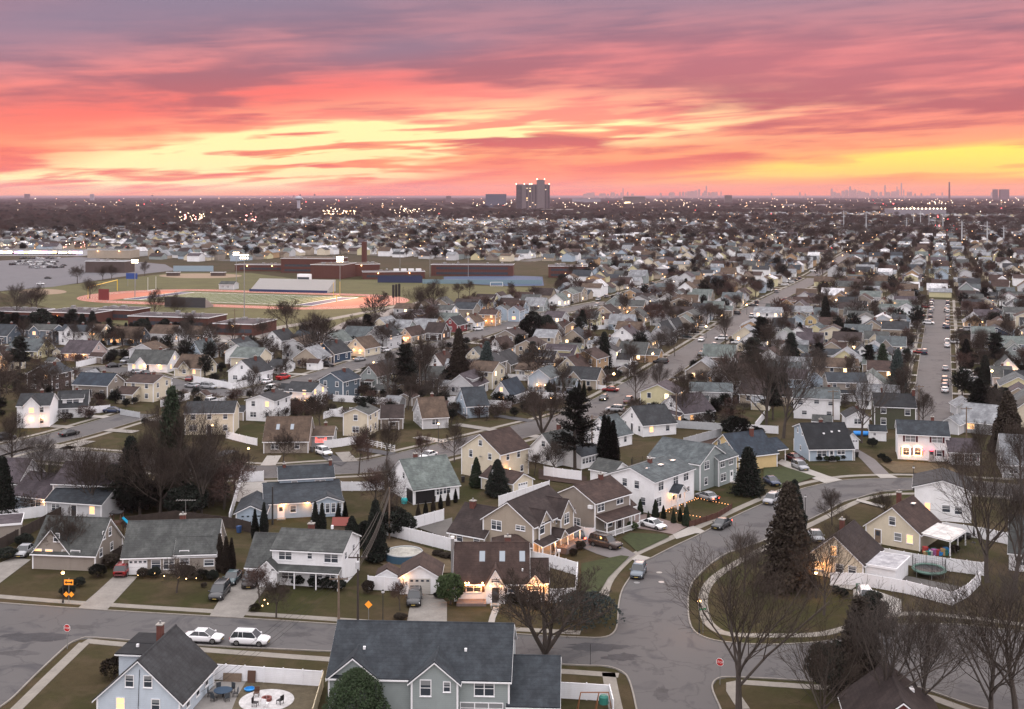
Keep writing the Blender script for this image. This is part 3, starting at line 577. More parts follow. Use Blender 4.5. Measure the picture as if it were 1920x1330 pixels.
def sheet(name, pts, m, z, **k):
    b = MB(); b.poly([P(*p, 0) + Vector((0, 0, z)) for p in pts], m)
    return b.build(name, None, kind='structure', **k)
b = MB(); X = 20000; b.poly([(-X, -140, 0), (X, -140, 0), (X, 26500, 0), (-X, 26500, 0)], GM); b.build('ground', None, kind='structure')
def offs(pts, d):
    out = []
    for i, p in enumerate(pts):
        a = pts[max(i - 1, 0)]; c = pts[min(i + 1, len(pts) - 1)]; t = (c - a); t.z = 0; t.normalize(); out.append(p + Vector((t.y, -t.x, 0)) * d)
    return out
def smooth(pts, n=4):
    out = []
    for i in range(len(pts) - 1):
        p0 = pts[max(i - 1, 0)]; p1 = pts[i]; p2 = pts[i + 1]; p3 = pts[min(i + 2, len(pts) - 1)]
        for k in range(n):
            t = k / n; out.append(.5 * ((2 * p1) + (p2 - p0) * t + (2 * p0 - 5 * p1 + 4 * p2 - p3) * t * t + (3 * p1 - p0 - 3 * p2 + p3) * t ** 3))
    out.append(pts[-1]); return out
def ribbon(mb, pts, d0, d1, z0, z1, m):      # a strip between two offsets of a line; z1>z0 gives it sides
    a = offs(pts, d0); c = offs(pts, d1)
    for i in range(len(pts) - 1):
        q = [a[i], c[i], c[i + 1], a[i + 1]]
        if z1 - z0 < .01: mb.poly([v + Vector((0, 0, z1)) for v in q[::-1]], m)
        else: mb.hexa([v + Vector((0, 0, z0)) for v in q] + [v + Vector((0, 0, z1)) for v in q], m)
PAVER = mat('brick pavers', (.17, .13, .12), .9, 'brick', amt=.15); ASPD = mat('dark asphalt drive', (.055, .055, .06), .9, 'ground', amt=.2); DIRT = mat('bare soil', (.085, .07, .045), 1, 'ground', amt=.3, scale=2); MULCH = mat('mulch', (.045, .028, .022), 1, 'ground', amt=.4, scale=3)
CDRV = mat('driveway concrete', (.20, .188, .172), .9, 'ground', amt=.2, scale=1.5); LGREEN = mat('green lawn', (.032, .040, .014), 1, 'ground', amt=.28, scale=3); LAWNB = mat('straw lawn', (.09, .067, .038), 1, 'ground', amt=.3, scale=3)
WALK = mat('pavement concrete', (.21, .195, .172), .9, 'ground', amt=.16, scale=1.6); KERB = mat('kerb concrete', (.22, .205, .185), .9, 'ground', amt=.2, scale=2)
# near roads traced on the ground
A_far = [(-500, 1090), (-200, 1116), (0, 1131), (200, 1145), (460, 1160), (630, 1171), (956, 1189), (1093, 1196), (1135, 1195), (1152, 1184), (1157, 1165), (1159, 1135), (1165, 1109), (1178, 1087), (1201, 1057), (1222, 1046), (1257, 1028), (1289, 1013), (1318, 999), (1360, 977), (1418, 950), (1488, 922), (1523, 912), (1561, 904), (1593, 900), (1637, 898), (1713, 897), (1800, 900), (1920, 911), (2100, 930)]
B_in = [(2100, 962), (1920, 941), (1800, 925), (1719, 919), (1652, 923), (1608, 935), (1582, 942), (1547, 961), (1500, 984), (1460, 1003), (1416, 1021), (1365, 1038), (1331, 1060), (1301, 1090), (1292, 1115), (1292, 1154), (1299, 1179), (1318, 1194), (1356, 1204), (1425, 1209), (1484, 1208), (1561, 1201), (1620, 1185), (1680, 1172), (1783, 1171), (1847, 1177), (1920, 1184), (2100, 1200)]
C_near = [(2100, 1395), (1920, 1345), (1826, 1325), (1749, 1299), (1698, 1287), (1527, 1279), (1442, 1274), (1365, 1271), (1345, 1275), (1337, 1285), (1339, 1300), (1356, 1340), (1370, 1400)]
A_near = [(1205, 1400), (1192, 1330), (1183, 1290), (1173, 1267), (1153, 1255), (1127, 1250), (1047, 1247), (620, 1223), (360, 1211), (180, 1197), (150, 1200), (133, 1207), (117, 1220), (67, 1267), (27, 1307), (0, 1328), (-60, 1372)]
def PW(l): return [P(*p) for p in l]
rb = MB(); outl = PW(A_far) + PW(B_in) + PW(C_near) + PW(A_near) + PW([(-500, 1600), (-900, 1300)])
rb.poly([p + Vector((0, 0, .012)) for p in outl][::-1], ASPH)
rb.build('road', None, kind='structure')
kb = MB()
for l in (A_far, B_in, C_near, A_near): ribbon(kb, smooth(PW(l), 3), -.02, .16, 0, .13, KERB)
kb.build('kerb', None, kind='structure')
wb = MB()
WALKS = [([(-500, 1078), (-200, 1103), (0, 1119), (150, 1131), (435, 1149), (630, 1162), (760, 1171), (956, 1180), (1088, 1187)], 1.3),
 ([(160, 1202), (233, 1209), (367, 1218), (620, 1237), (820, 1247), (1047, 1259), (1160, 1267)], 1.3), ([(158, 1206), (100, 1262), (33, 1328), (-20, 1380)], 1.3),
 ([(1132, 1122), (1136, 1101), (1150, 1077), (1184, 1044), (1231, 1021), (1277, 1001), (1307, 990), (1373, 959), (1430, 934), (1491, 911), (1535, 901), (1579, 894), (1640, 891), (1722, 891), (1900, 899)], 1.35),
 ([(1900, 933), (1716, 926), (1652, 930), (1605, 942), (1547, 971), (1506, 991), (1433, 1028), (1390, 1051), (1348, 1077), (1327, 1098), (1318, 1124), (1322, 1155), (1335, 1175), (1370, 1190), (1476, 1192), (1548, 1188), (1620, 1168), (1698, 1151), (1800, 1157), (1920, 1172)], 1.3),
 ([(1395, 1330), (1372, 1283), (1450, 1284), (1530, 1289), (1700, 1297), (1826, 1338)], 1.3), ([(1158, 1345), (1148, 1300), (1141, 1262)], 1.5)]
for l, w in WALKS: ribbon(wb, smooth(PW(l), 3), -w / 2, w / 2, 0, .045, WALK)
# streets laid as ribbons with verges and pavements: (points, width, verge, name)
STREETS = [([(-110, 878), (-80, 868), (0, 846), (60, 832), (130, 815), (227, 787), (262, 776)], 9.5), ([(22, 848), (150, 857), (300, 870), (440, 884), (520, 885), (600, 880), (680, 876), (740, 867), (800, 852), (860, 838), (930, 821), (1000, 803), (1060, 788), (1110, 771), (1150, 751), (1190, 728), (1240, 698), (1287, 667), (1330, 639), (1374, 608), (1410, 584), (1440, 567), (1468, 552), (1505, 535), (1530, 522)], 10.5),
 ([(1744, 806), (1748, 760), (1750, 738), (1753, 680), (1757, 627), (1759, 590), (1761, 562)], 9.6),
 ([(60, 705), (140, 696), (190, 692), (250, 698), (330, 722), (400, 735), (450, 738), (510, 727), (580, 711), (640, 693), (690, 677), (760, 660), (850, 641), (900, 626), (960, 607), (1020, 591), (1080, 578), (1140, 566)], 9.5),
 ([(-40, 650), (60, 656), (150, 660), (250, 659), (330, 652), (420, 645), (500, 640), (540, 638)], 9.0)]
sb = MB(); kb2 = MB(); wk2 = MB(); SW = []
for l, w in STREETS:
    p = smooth(PW(l), 4); SW.append((p, w)); ribbon(sb, p, -w / 2, w / 2, .016, .016, ASPH)
    for sg in (-1, 1):
        a, c = sorted((sg * w / 2, sg * (w / 2 + .16))); ribbon(kb2, p, a, c, 0, .13, KERB)
        a, c = sorted((sg * (w / 2 + 1.6), sg * (w / 2 + 2.9))); ribbon(wk2, p, a, c, 0, .045, WALK)
dv = MB(); rd = random.Random(5)
for p, w in SW:
    acc = 0; nx = 9
    for a, b in zip(p, p[1:]):
        d = b - a; L = d.length; d.normalize(); n_ = Vector((d.y, -d.x, 0))
        while acc + L > nx:
            c = a + d * (nx - acc); nx += rd.uniform(13, 18)
            for sg in (-1, 1):
                if rd.random() < .8 and not (c.y < 260 and sg > 0): m_ = rd.choice([CDRV, CONC, ASPD]); e_ = rd.uniform(8, 12); q4 = [c + n_ * sg * w * .5 - d * 1.5, c + n_ * sg * w * .5 + d * 1.5, c + n_ * sg * (w * .5 + e_) + d * 1.5, c + n_ * sg * (w * .5 + e_) - d * 1.5]; dv.poly([v + Vector((0, 0, .135)) for v in (q4 if sg < 0 else q4[::-1])], m_)
        acc += L
sb.build('street', None, kind='structure'); kb2.build('kerb', None, kind='structure')
dv.build('driveway', None, kind='structure'); wb.build('pavement', None, kind='structure'); wk2.build('pavement', None, kind='structure')
# driveways, paths and patios
z0 = .050
for nm, m, l in [
 ('driveway', CDRV, [(146, 1141), (200, 1145), (258, 1082), (215, 1080), (180, 1112)]), ('driveway', CDRV, [(-60, 1104), (-60, 1080), (25, 1046), (58, 1050), (0, 1094)]),
 ('driveway', CDRV, [(392, 1157), (455, 1160), (497, 1106), (497, 1080), (455, 1078), (420, 1112)]), ('driveway', CDRV, [(762, 1172), (838, 1176), (838, 1130), (822, 1118), (777, 1113), (768, 1140)]),
 ('path', CONC, [(911, 1186), (924, 1187), (929, 1160), (937, 1141), (925, 1139), (918, 1158)]), ('driveway', mat('grey drive', (.13, .12, .12), .9, 'ground'), [(1078, 1022), (1098, 1012), (1141, 1011), (1192, 1040), (1170, 1055), (1120, 1040)]),
 ('driveway', CONC, [(1196, 1041), (1222, 1047), (1202, 1056), (1184, 1050)]), ('driveway', CONC, [(1268, 1012), (1304, 1001), (1313, 1001), (1322, 997), (1298, 986), (1262, 1003)]),
 ('driveway', PAVER, [(1184, 966), (1200, 962), (1289, 988), (1262, 1003), (1220, 995), (1180, 990)]), ('driveway', mat('grey drive', (0, 0, 0)), [(1597, 845), (1603, 840), (1640, 862), (1668, 890), (1640, 890), (1620, 868)]),
 ('driveway', CONC, [(1640, 890), (1668, 890), (1684, 897), (1652, 898)]), ('driveway', CONC, [(1456, 869), (1466, 862), (1552, 893), (1580, 901), (1549, 908), (1500, 889)]),
 ('driveway', CONC, [(1600, 1106), (1640, 1108), (1690, 1126), (1690, 1151), (1640, 1165), (1610, 1168), (1600, 1130)]), ('driveway', ASPD, [(598, 852), (616, 849), (652, 866), (640, 875), (612, 864)]),
 ('patio', mat('patio slab', (.20, .19, .18), .9, 'ground'), [(383, 1279), (462, 1279), (444, 1309), (430, 1345), (345, 1345)]), ('garden_bed', DIRT, [(462, 1279), (603, 1288), (585, 1345), (430, 1345), (444, 1309)]),
 ('lawn', LGREEN, [(1180, 1000), (1248, 1003), (1255, 1008), (1195, 1036), (1166, 1010)]), ('lawn', LGREEN, [(1090, 1058), (1165, 1043), (1180, 1045), (1140, 1085), (1126, 1110), (1090, 1120)]), 
 ('lawn', LGREEN, [(1432, 878), (1470, 876), (1530, 895), (1500, 905), (1470, 917), (1432, 905)]), ('lawn', LAWNB, [(1668, 866), (1720, 868), (1780, 872), (1800, 888), (1676, 888), (1650, 870)]), ('lawn', LAWNB, [(700, 1000), (840, 1040), (852, 1075), (760, 1080), (695, 1050)]),
 ('patio', CONC, [(440, 905), (500, 905), (510, 945), (470, 948), (436, 940)]), ('patio', mat('dark paving', (.10, .095, .09), .9, 'ground'), [(780, 990), (848, 972), (848, 1000), (842, 1012)]),
 ('garden_bed', MULCH, [(1282, 838), (1352, 820), (1400, 826), (1380, 850), (1300, 858)]), ('garden_bed', MULCH, [(1010, 880), (1100, 895), (1100, 912), (1010, 900)]), ('patio', CONC, [(1596, 1108), (1610, 1098), (1560, 1090), (1556, 1100)]),
 ('yard', mat('dark paving', (0, 0, 0)), [(1682, 1083), (1700, 1082), (1800, 1102), (1772, 1118), (1690, 1104)]), ('path', CONC, [(1605, 941), (1607, 937), (1660, 950), (1655, 954)])]:
    sheet(nm, l, m, z0); z0 += .0045
PATM = [mat('tar patch', (.060, .058, .060), .85, 'ground', amt=.3, scale=1.5), mat('fresh tar patch', (.038, .038, .042), .8, 'ground', amt=.3, scale=1.5), mat('pale worn patch', (.15, .145, .14), .9, 'ground', amt=.15, scale=1.5)]
rp_ = random.Random(3); zp = .016
for x, y, rx_, ry_, k_ in ((70, 1195, 62, 9, 1), (30, 1225, 40, 5, 0), (150, 1176, 30, 4, 0), (1118, 1214, 52, 8, 1), (1165, 1232, 34, 7, 1), (1270, 1100, 14, 5, 0), (560, 1190, 30, 4, 0), (800, 1205, 60, 3, 0), (1620, 1236, 50, 6, 0), (1600, 912, 40, 3, 0), (1420, 985, 20, 4, 0), (1240, 1300, 16, 14, 0), (1760, 1222, 50, 5, 0)):
    n_ = 26; sheet('road', [(x + rx_ * math.cos(6.283 * i / n_) * (1 + rp_.uniform(-.3, .3)), y + ry_ * math.sin(6.283 * i / n_) * (1 + rp_.uniform(-.3, .3))) for i in range(n_)], PATM[k_], zp); zp += .0007
# soft dark tyre-worn patches are part of the asphalt; manhole covers
for i, (x, y) in enumerate([(1236, 1074), (1194, 1093), (1240, 1092)]):
    q = MB(); c = P(x, y); q.lathe((0, 0, 0), [(.42, 0), (.42, .03), (.36, .034)], METAL if i else CONC, 18); q.build('manhole_cover', None, (c.x, c.y, .014), label=['pale manhole cover in the curving road below the dark SUV', 'iron manhole cover near the kerb by the street corner', 'iron manhole cover in the middle of the curving road'][i], category='manhole cover')
# ------------------------------------------------------------------ haze
hz = bpy.data.materials.new('haze'); hz.use_nodes = True; hn = hz.node_tree; hn.nodes.clear(); vp = hn.nodes.new('ShaderNodeVolumePrincipled'); mo = hn.nodes.new('ShaderNodeOutputMaterial'); hn.links.new(vp.outputs[0], mo.inputs['Volume'])
vp.inputs['Color'].default_value = (.86, .64, .76, 1); vp.inputs['Density'].default_value = 0.000024; vp.inputs['Anisotropy'].default_value = .2
b = MB(); b.box(ID, -20200, 20200, -150, 26800, -1, 265, hz); b.build('haze', None, kind='stuff')
# ------------------------------------------------------------------ near houses
B1 = Bld('house', 'pale blue cape house with a black roof on the corner lawn, at the bottom left')
f = B1.block(frame2((183, 1307), (337, 1314), 2.5, 9.7), 'y', 3.9, 'ice blue', 'charcoal', oh=.45)
B1.block(Fr(f(.3, 4.4, 0), f.ux, 3.7, 5.4, 5.3), 'x', .001, 'ice blue', 'black', z0=2.6, wname='dormer_wall', rname='dormer_roof')
for x, y, l in ((243, 1277, 0), (277.5, 1278, 0)): B1.wpx(f, 'F', x, y, .8, 1.1, l)
for x, y, l in ((226, 1319, 1), (292, 1322, 0)): B1.wpx(f, 'F', x, y, .85, 1.1, l)
for u in (2.2, 5.0, 7.6): B1.win(f, 'R', u, 1.5, .9, 1.0)
B1.chimney(f, 3.6, 7.5, 7.4, w=.6); B1.roofbox(f, 1.6, 5.8, 5.5, .25, .25, .3)
q = MB(); q.tube([f(4.5, -.05, 5.5), f(4.4, -.05, 3.2), f(4.3, -.06, .2)], .03, BLACKM, 4); B1.part(q, 'service_cable')
B2 = Bld('house', 'large sage green two-storey house with a slate roof and two front gables, bottom centre')
f = B2.block(frame2((617, 1268), (954, 1275), 5.4, 11.4), 'x', 3.5, 'sage', 'slate', oh=.3)
B2.sub(f, f.w, 0.02, 4.9, 11.3, 2.9, ridge='x', rise=2.7, wall='sage', roof='slate', wname='wing_wall', rname='wing_roof')
B2.block(Fr(f(.1, -.02, 0), f.ux, 4.7, 5.6, 5.4), 'y', 1.9, 'sage', 'slate', trim=False, wname='gable_wall', rname='gable_roof')
g2 = B2.block(Fr(f(8.5, -.7, 0), f.ux, 4.6, 6.2, 5.4), 'y', 1.9, 'sage', 'slate', wname='gable_wall', rname='gable_roof')
B2.wpx(g2, 'F', 798, 1290, 1.0, 1.5); B2.wpx(g2, 'F', 838, 1288, .6, .9); B2.wpx(f, 'F', 908, 1291, 1.9, 1.35); B2.wpx(f, 'F', 903, 1328, 4.2, 1.0, 3)
B2.win(g2, 'F', 2.3, 1.5, 1.6, 1.2)
for x, y in ((3, 8), (13.5, 8)): B2.roofbox(f, x, 2.6, 7.1, .25, .25, .35)
B2.garage(f, 'F', 6.6, 2.6, 2.2, BLACKM)
B3 = Bld('house', 'white cottage with a brown roof and glowing orange porch lights facing the street corner')
f = B3.block(frame2((853, 1090), (990, 1090), 2.7, 8.0), 'x', 3.9, 'white', 'brown')
w = B3.sub(f, f.w - .3, .4, 2.9, 6.0, 2.6, ridge='x', rise=2.0, wall='white', roof='brown', wname='wing_wall', rname='wing_roof')
e = B3.block(Fr(f(4.25, -.9, 0), f.ux, 2.3, 4.0, 2.6), 'y', 1.9, 'white', 'brown', oh=.25, wname='entry_gable', rname='entry_roof')
e2 = B3.block(Fr(w(.3, -.5, 0), f.ux, 1.9, 3.0, 2.5), 'y', 1.1, 'white', 'brown', oh=.2, wname='bay_wall', rname='bay_roof')
B3.door(e, 'F', 1.15); B3.win(e, 'F', 1.15, 3.1, 1.0, .4); B3.wpx(f, 'F', 888, 1101, 1.9, 1.2, 0, BROWNW); B3.wpx(f, 'F', 959, 1104, .9, 1.0, 0, BROWNW); B3.win(e2, 'F', .95, 1.5, 1.0, 1.2, 0, BROWNW)
B3.win(w, 'F', 2.5, 1.5, .5, 1.1, 1)
for x, y in ((867, 1092), (899, 1096)): B3.flamp(f, 'F', x, y, 38)
for x in (873, 879, 905): B3.flamp(f, 'F', x, 1092, 12, .3)
B3.flamp(e2, 'F', 985, 1095, 40, .5); B3.flamp(w, 'F', 1022, 1095, 40, .6); B3.flamp(e, 'F', 912, 1097, 8); B3.flamp(e, 'F', 943, 1097, 8)
for x in (3.2, 5.9, 11.7): B3.roofbox(f, x if x < 8 else 8.6, 1.9, 4.65, .75, 1.1, .14, SKYL, 'skylight', .95)
B3.roofbox(f, 8.9, .9, 3.7, .2, .2, .35, TRIM); B3.chimney(f, 7.0, 4.6, 7.3); q = MB(); q.tube([f(-.5, 3.4, 0), f(-.5, 3.4, 7.4)], .22, METAL, 10); q.tube([f(-.5, 3.4, 7.4), f(-.5, 3.4, 7.7)], .28, TRIM, 10); B3.part(q, 'flue_pipe')
q = MB(); q.box(f, .3, 4.2, -1.9, -.02, 0, .35, PAVER); B3.part(q, 'porch_floor'); 
for x in (5.0, 5.9): q = MB(); q.box(e, x - 4.4, x - 4.36, -1.9, -.4, .9, .95, TRIM); [q.box(e, x - 4.4, x - 4.36, y, y + .05, 0, .9, TRIM) for y in (-1.9, -1.15, -.45)]; B3.part(q, 'porch_railing')
BG = Bld('garage', 'small white garage with a brown gable roof beside the cottage', 'garage')
f = BG.block(frame2((751, 1081), (823, 1081), 2.4, 5.6), 'y', 1.5, 'white', 'brown'); BG.garage(f, 'F', f.w / 2, 2.9, 2.1, mat('garage cream', (.5, .49, .46), .6)); BG.flamp(f, 'F', 754.5, 1081, 14); BG.win(f, 'F', .75, 1.5, .3, .4)
BS = Bld('shed', 'small white shed with a rounded brown roof behind the white gate', 'shed'); f = BS.block(frame2((706, 1079), (745, 1079), 1.9, 2.6), 'y', .8, 'white', 'brown', oh=.15, rk=.15)
B3b = Bld('outbuilding', 'brown hip-roofed garden room behind the cottage roof', 'garden room'); B3b.block(frame2((925, 1026), (994, 1026), 2.6, 4.5), 'hip', 1.3, 'beige', 'brown')
B4 = Bld('house', 'large beige two-storey house with warm porch lights and three front gables')
f = B4.block(frame2((906.5, 970.6), (999.8, 986.6), 5.3, 11.7), 'y', 2.9, 'beige', 'dark brown')
B4.wpx(f, 'F', 931, 985, 1.7, 1.3); B4.wpx(f, 'F', 976, 990, 1.5, .6)
R4 = Fr(f(f.w, 0, 0), f.uy, 11.7, f.w, 5.3)                  # frame of the street front
ga = B4.block(Fr(R4(1.2, -.3, 0), R4.ux, 3.3, 4.2, 5.25), 'y', 1.7, 'beige', 'dark brown', wname='gable_wall', rname='gable_roof'); gb = B4.block(Fr(R4(6.9, -.7, 0), R4.ux, 3.9, 4.6, 5.25), 'y', 2.1, 'beige', 'dark brown', wname='gable_wall', rname='gable_roof')
B4.wpx(ga, 'F', 1016, 991, 1.3, 1.5); B4.wpx(gb, 'F', 1062, 972, 1.4, 1.5); B4.wpx(R4, 'F', 1044, 976, .6, .7)
B4.awning(R4, 'F', 0, 11.6, 3.1, 2.55, 1.7, 'dark brown', 4); eg = B4.block(Fr(R4(4.6, -1.9, 0), R4.ux, 2.0, 1.6, 2.8), 'y', .9, 'beige', 'dark brown', z0=2.5, oh=.2, trim=False, wname='porch_gable', rname='porch_gable_roof')
B4.door(R4, 'F', 5.5, WOOD); B4.wpx(R4, 'F', 1014, 1030, 1.4, 1.3, 1); B4.win(R4, 'F', 9.0, 1.5, 2.2, 1.4, 0)
for u in (.5, 3.9, 6.9, 10.8): B4.lamp(R4(u, -1.2, 2.2), 22, .07)
q = MB(); q.box(R4, 5.8, 11.5, -2.4, -.02, 0, .9, PAVER); B4.part(q, 'front_terrace')
w4 = B4.block(frame2((843, 995), (908, 1007), 2.7, 9.0), 'x', 3.2, 'beige', 'dark brown', wname='wing_wall', rname='wing_roof'); B4.wpx(w4, 'F', 862, 1008, 1.0, 1.1); B4.wpx(w4, 'F', 894, 1014, 1.0, 1.0); B4.chimney(w4, 1.6, 4.0, 6.6)
B5 = Bld('house', 'grey brown two-storey house with a white railed front porch, next to the large beige house')
f = B5.block(frame2((1041, 926), (1115.6, 942.9), 5.3, 8.9), 'y', 2.0, 'taupe', 'brown'); R5 = Fr(f(f.w, 0, 0), f.uy, 8.9, f.w, 5.3)
B5.wpx(R5, 'F', 1126.5, 950, 1.6, 1.4); B5.wpx(R5, 'F', 1162, 936.6, 1.6, 1.3); B5.awning(R5, 'F', .1, 8.8, 3.3, 2.6, 2.4, 'brown', 5); q = MB()
q.box(R5, .2, 8.7, -2.35, -2.28, .9, 1.0, TRIM); q.box(R5, .2, 8.7, -2.35, -2.28, .15, .25, TRIM); q.box(R5, .2, .27, -2.3, 0, .9, 1.0, TRIM)
for i in range(44): q.box(R5, .25 + i * .19, .30 + i * .19, -2.34, -2.29, .25, .9, TRIM)
B5.part(q, 'porch_railing'); B5.door(R5, 'F', 6.2); B5.win(R5, 'F', 3.4, 1.5, 1.8, 1.3); B5.roofbox(f, f.w - 1.1, -.5, 4.3, .8, .5, .5, TRIM, 'air_conditioner'); B5.chimney(f, f.w * .52, 6.4, 8.1, w=.6)
w5 = B5.sub(R5, 8.9, 1.0, 2.6, 4.2, 2.7, ridge='x', rise=1.2, wall='taupe', roof='brown', wname='wing_wall', rname='wing_roof'); B5.win(f, 'F', 1.5, 1.6, 1.2, 1.1); B5.win(f, 'F', 4.6, 1.6, 1.4, 1.1)
B6 = Bld('house', 'big white two-storey house with a low grey roof and a lit gabled front door')
f = B6.block(frame2((1140, 888.5), (1226.5, 903.6), 5.5, 13.1), 'y', 1.7, 'white', 'blue grey'); R6 = Fr(f(f.w, 0, 0), f.uy, 13.1, f.w, 5.5)
for x, y in ((1171.6, 904), (1194.3, 908.8), (1206, 940)): B6.wpx(f, 'F', x, y, .9, 1.3)
for x, y in ((1239, 911), (1266.7, 900.6), (1286, 892.8), (1235, 941.5), (1272.5, 927)): B6.wpx(R6, 'F', x, y, 1.5, 1.5)
B6.wpx(R6, 'F', 1290, 917, .8, .9)
p6 = B6.block(Fr(R6(5.0, -1.7, 0), R6.ux, 2.7, 2.2, 2.9), 'y', 1.0, 'white', 'slate', z0=2.65, oh=.2, trim=False, wname='portico_gable', rname='portico_roof'); q = MB()
for x in (.15, 2.55): q.box(p6, x - .1, x + .1, .05, .25, 0, 2.65, TRIM)
B6.part(q, 'portico_columns'); B6.door(R6, 'F', 6.3, TRIM); B6.lamp(R6(5.3, -.4, 2.3), 14); B6.lamp(R6(7.4, -.4, 2.3), 14); B6.chimney(f, f.w / 2 + .4, 5.5, 7.9, w=.6)
for x, y in ((6.2, 6.2), (6.0, 10.5), (5.6, 2.5)): B6.roofbox(f, x, y, 6.75, .8, 1.0, .14, SKYL, 'skylight')
w6 = B6.block(frame2((1108, 878), (1150, 886), 2.6, 5), 'x', 1.4, 'white', 'grey', wname='rear_wing_wall', rname='rear_wing_roof')
B7 = Bld('house', 'grey green two-storey house with a long blue grey roof behind the big white house')
f = B7.block(frame2((1218, 854), (1312.5, 870), 5.0, 9.6), 'x', 2.6, 'sage', 'blue grey'); R7 = Fr(f(f.w, 0, 0), f.uy, 9.6, f.w, 5)
B7.wpx(R7, 'F', 1325, 872, 1.5, 1.4); x7 = B7.sub(R7, 5.2, -.8, 6.4, 5.0, 5.0, ridge='x', rise=1.6, wall='sage', roof='blue grey', wname='front_gable', rname='front_roof')
B7.win(x7, 'F', 1.4, 4.1, 1.4, 1.3); B7.win(x7, 'F', 4.4, 4.1, 1.4, 1.3); B7.win(x7, 'F', 1.6, 1.5, 1.8, 1.3); B7.win(R7, 'F', 2.0, 1.5, 1.0, 1.2); B7.door(x7, 'F', 4.6, TRIM)
B8 = Bld('house', 'yellow gabled house with a dark blue roof and an attached carport')
f = B8.block(frame2((1330, 838), (1386, 856), 2.9, 9.2), 'y', 3.4, 'yellow', 'dark blue'); R8 = Fr(f(f.w, 0, 0), f.uy, 9.2, f.w, 2.9)
for u in (3.4, 6.0): B8.win(f, 'F', u, 4.3, .9, 1.2)
B8.win(f, 'F', 2.3, 1.5, 1.0, 1.2); c8 = B8.block(frame2((1387, 857), (1424, 848), 2.7, 5.0), 'x', 1.6, 'yellow', 'dark blue', wname='wing_wall', rname='wing_roof'); B8.win(c8, 'F', 1.5, 1.5, 1.0, 1.1); B8.win(c8, 'F', 3.9, 1.5, 1.0, 1.1)
c9 = B8.block(frame2((1424, 847), (1474, 840), 2.7, 6.0), 'x', 1.5, 'yellow', 'dark blue', z0=2.3, trim=False, wname='carport_beam', rname='carport_roof'); q = MB()
for x in (.1, c9.w / 2, c9.w - .1): q.box(c9, x - .08, x + .08, .1, .26, 0, 2.3, TRIM)
q.box(c9, .05, c9.w, 5.6, 5.7, 0, 2.3, BLACKM); B8.part(q, 'carport_posts'); B8.chimney(f, f.w * .6, 6, 7.2, w=.6)
B9 = Bld('house', 'light blue saltbox house with a black curving roof and clipped yellow and green shrubs in front')
f = B9.block(frame2((1517.5, 840), (1599, 838.7), 2.7, 10.0), 'x', 3.9, 'pale blue', 'black', r=.55, rear=5.2, oh=.5)
B9.wpx(f, 'F', 1541, 850, 1.9, 1.2); B9.wpx(f, 'F', 1577, 847, 1.5, 1.0); B9.door(f, 'F', 4.6, TRIM)
for u, z in ((2.6, 4.9), (5.6, 4.9), (4.4, 1.6)): B9.win(f, 'L', u, z, .7, .9)
for x, y in ((3.8, 2.8), (5.6, 3.2), (7.2, 3.3)): B9.roofbox(f, x, y, 4.85 + (y - 2.8) * .7, .4, .4, .25)
B9.chimney(f, 4.4, 6, 7.3, w=.6); q = MB(); q.tube([f(f.w + .3, -.2, 0), f(f.w + .3, -.2, 2.6)], .06, TRIM, 6); B9.part(q, 'porch_post')
b9 = Bld('garage', 'white garage with a dark roof at the end of the blue saltbox drive', 'garage'); f9 = b9.block(frame2((1587, 822), (1609, 822), 2.4, 6), 'y', 1.2, 'white', 'charcoal'); b9.garage(f9, 'F', f9.w / 2, 2.3)
B10 = Bld('house', 'white colonial house with maroon shutters and two glowing arched windows')
f = B10.block(frame2((1684, 812.5), (1779, 817), 5.3, 7.4), 'x', 2.0, 'white', 'slate')
B10.wpx(f, 'F', 1707, 822.7, 1.9, 1.2, 3, MAROON); B10.wpx(f, 'F', 1757, 824.7, 1.9, 1.2, 3, MAROON); B10.wpx(f, 'F', 1699, 846.5, 1.1, 1.4, 0, MAROON); B10.wpx(f, 'F', 1720.6, 847, 1.1, 1.4, 0, MAROON); B10.wpx(f, 'F', 1761, 850, 1.0, 1.2, 0, MAROON)
for px in (1699, 1720.6):                    # string lights round the two windows
    u, z = B10.hit(f, 'F', px, 846.5); pts = [f(u - .75, -.08, z - .85), f(u - .75, -.08, z + .6)] + [f(u - .75 * math.cos(a), -.08, z + .6 + .5 * math.sin(a)) for a in (.5, 1.05, 1.57, 2.1, 2.6)] + [f(u + .75, -.08, z + .6), f(u + .75, -.08, z - .85), f(u - .75, -.08, z - .85)]
    q = MB(); q.tube(pts, .07, BULB, 5); B10.part(q, 'string_lights'); B10.lamp(f(u, -.5, z), 16, .03)
for px in (1731, 1747): u, z = B10.hit(f, 'F', px, 844); q = MB(); q.lathe(f(u, -.2, z), [(.1, -.2), (.3, -.1), (.3, .1), (.1, .2)], mat('red neon', (.8, .1, .1), .5, emit=(1, .05, .08), es=5), 8); B10.part(q, 'red_wreath')
B10.door(f, 'F', 6.5, mat('grey door', (.3, .29, .28), .6)); B10.chimney(f, 7.0, 4.2, 8.2, w=.6)
w10 = B10.block(frame2((1780, 846), (1836, 848), 2.7, 6.5), 'x', 1.9, 'white', 'purple grey', wname='wing_wall', rname='wing_roof')
for u in (2.0, 3.4, 4.8): B10.win(w10, 'F', u, 1.5, .9, 1.2, 0, MAROON if u != 3.4 else None)
B11 = Bld('house', 'white two-storey house with a low dark roof behind the largest bare tree on the right')
f = B11.block(frame2((1716, 912), (1820, 920), 5.4, 9.0), 'y', 1.3, 'white', 'charcoal', oh=.5)
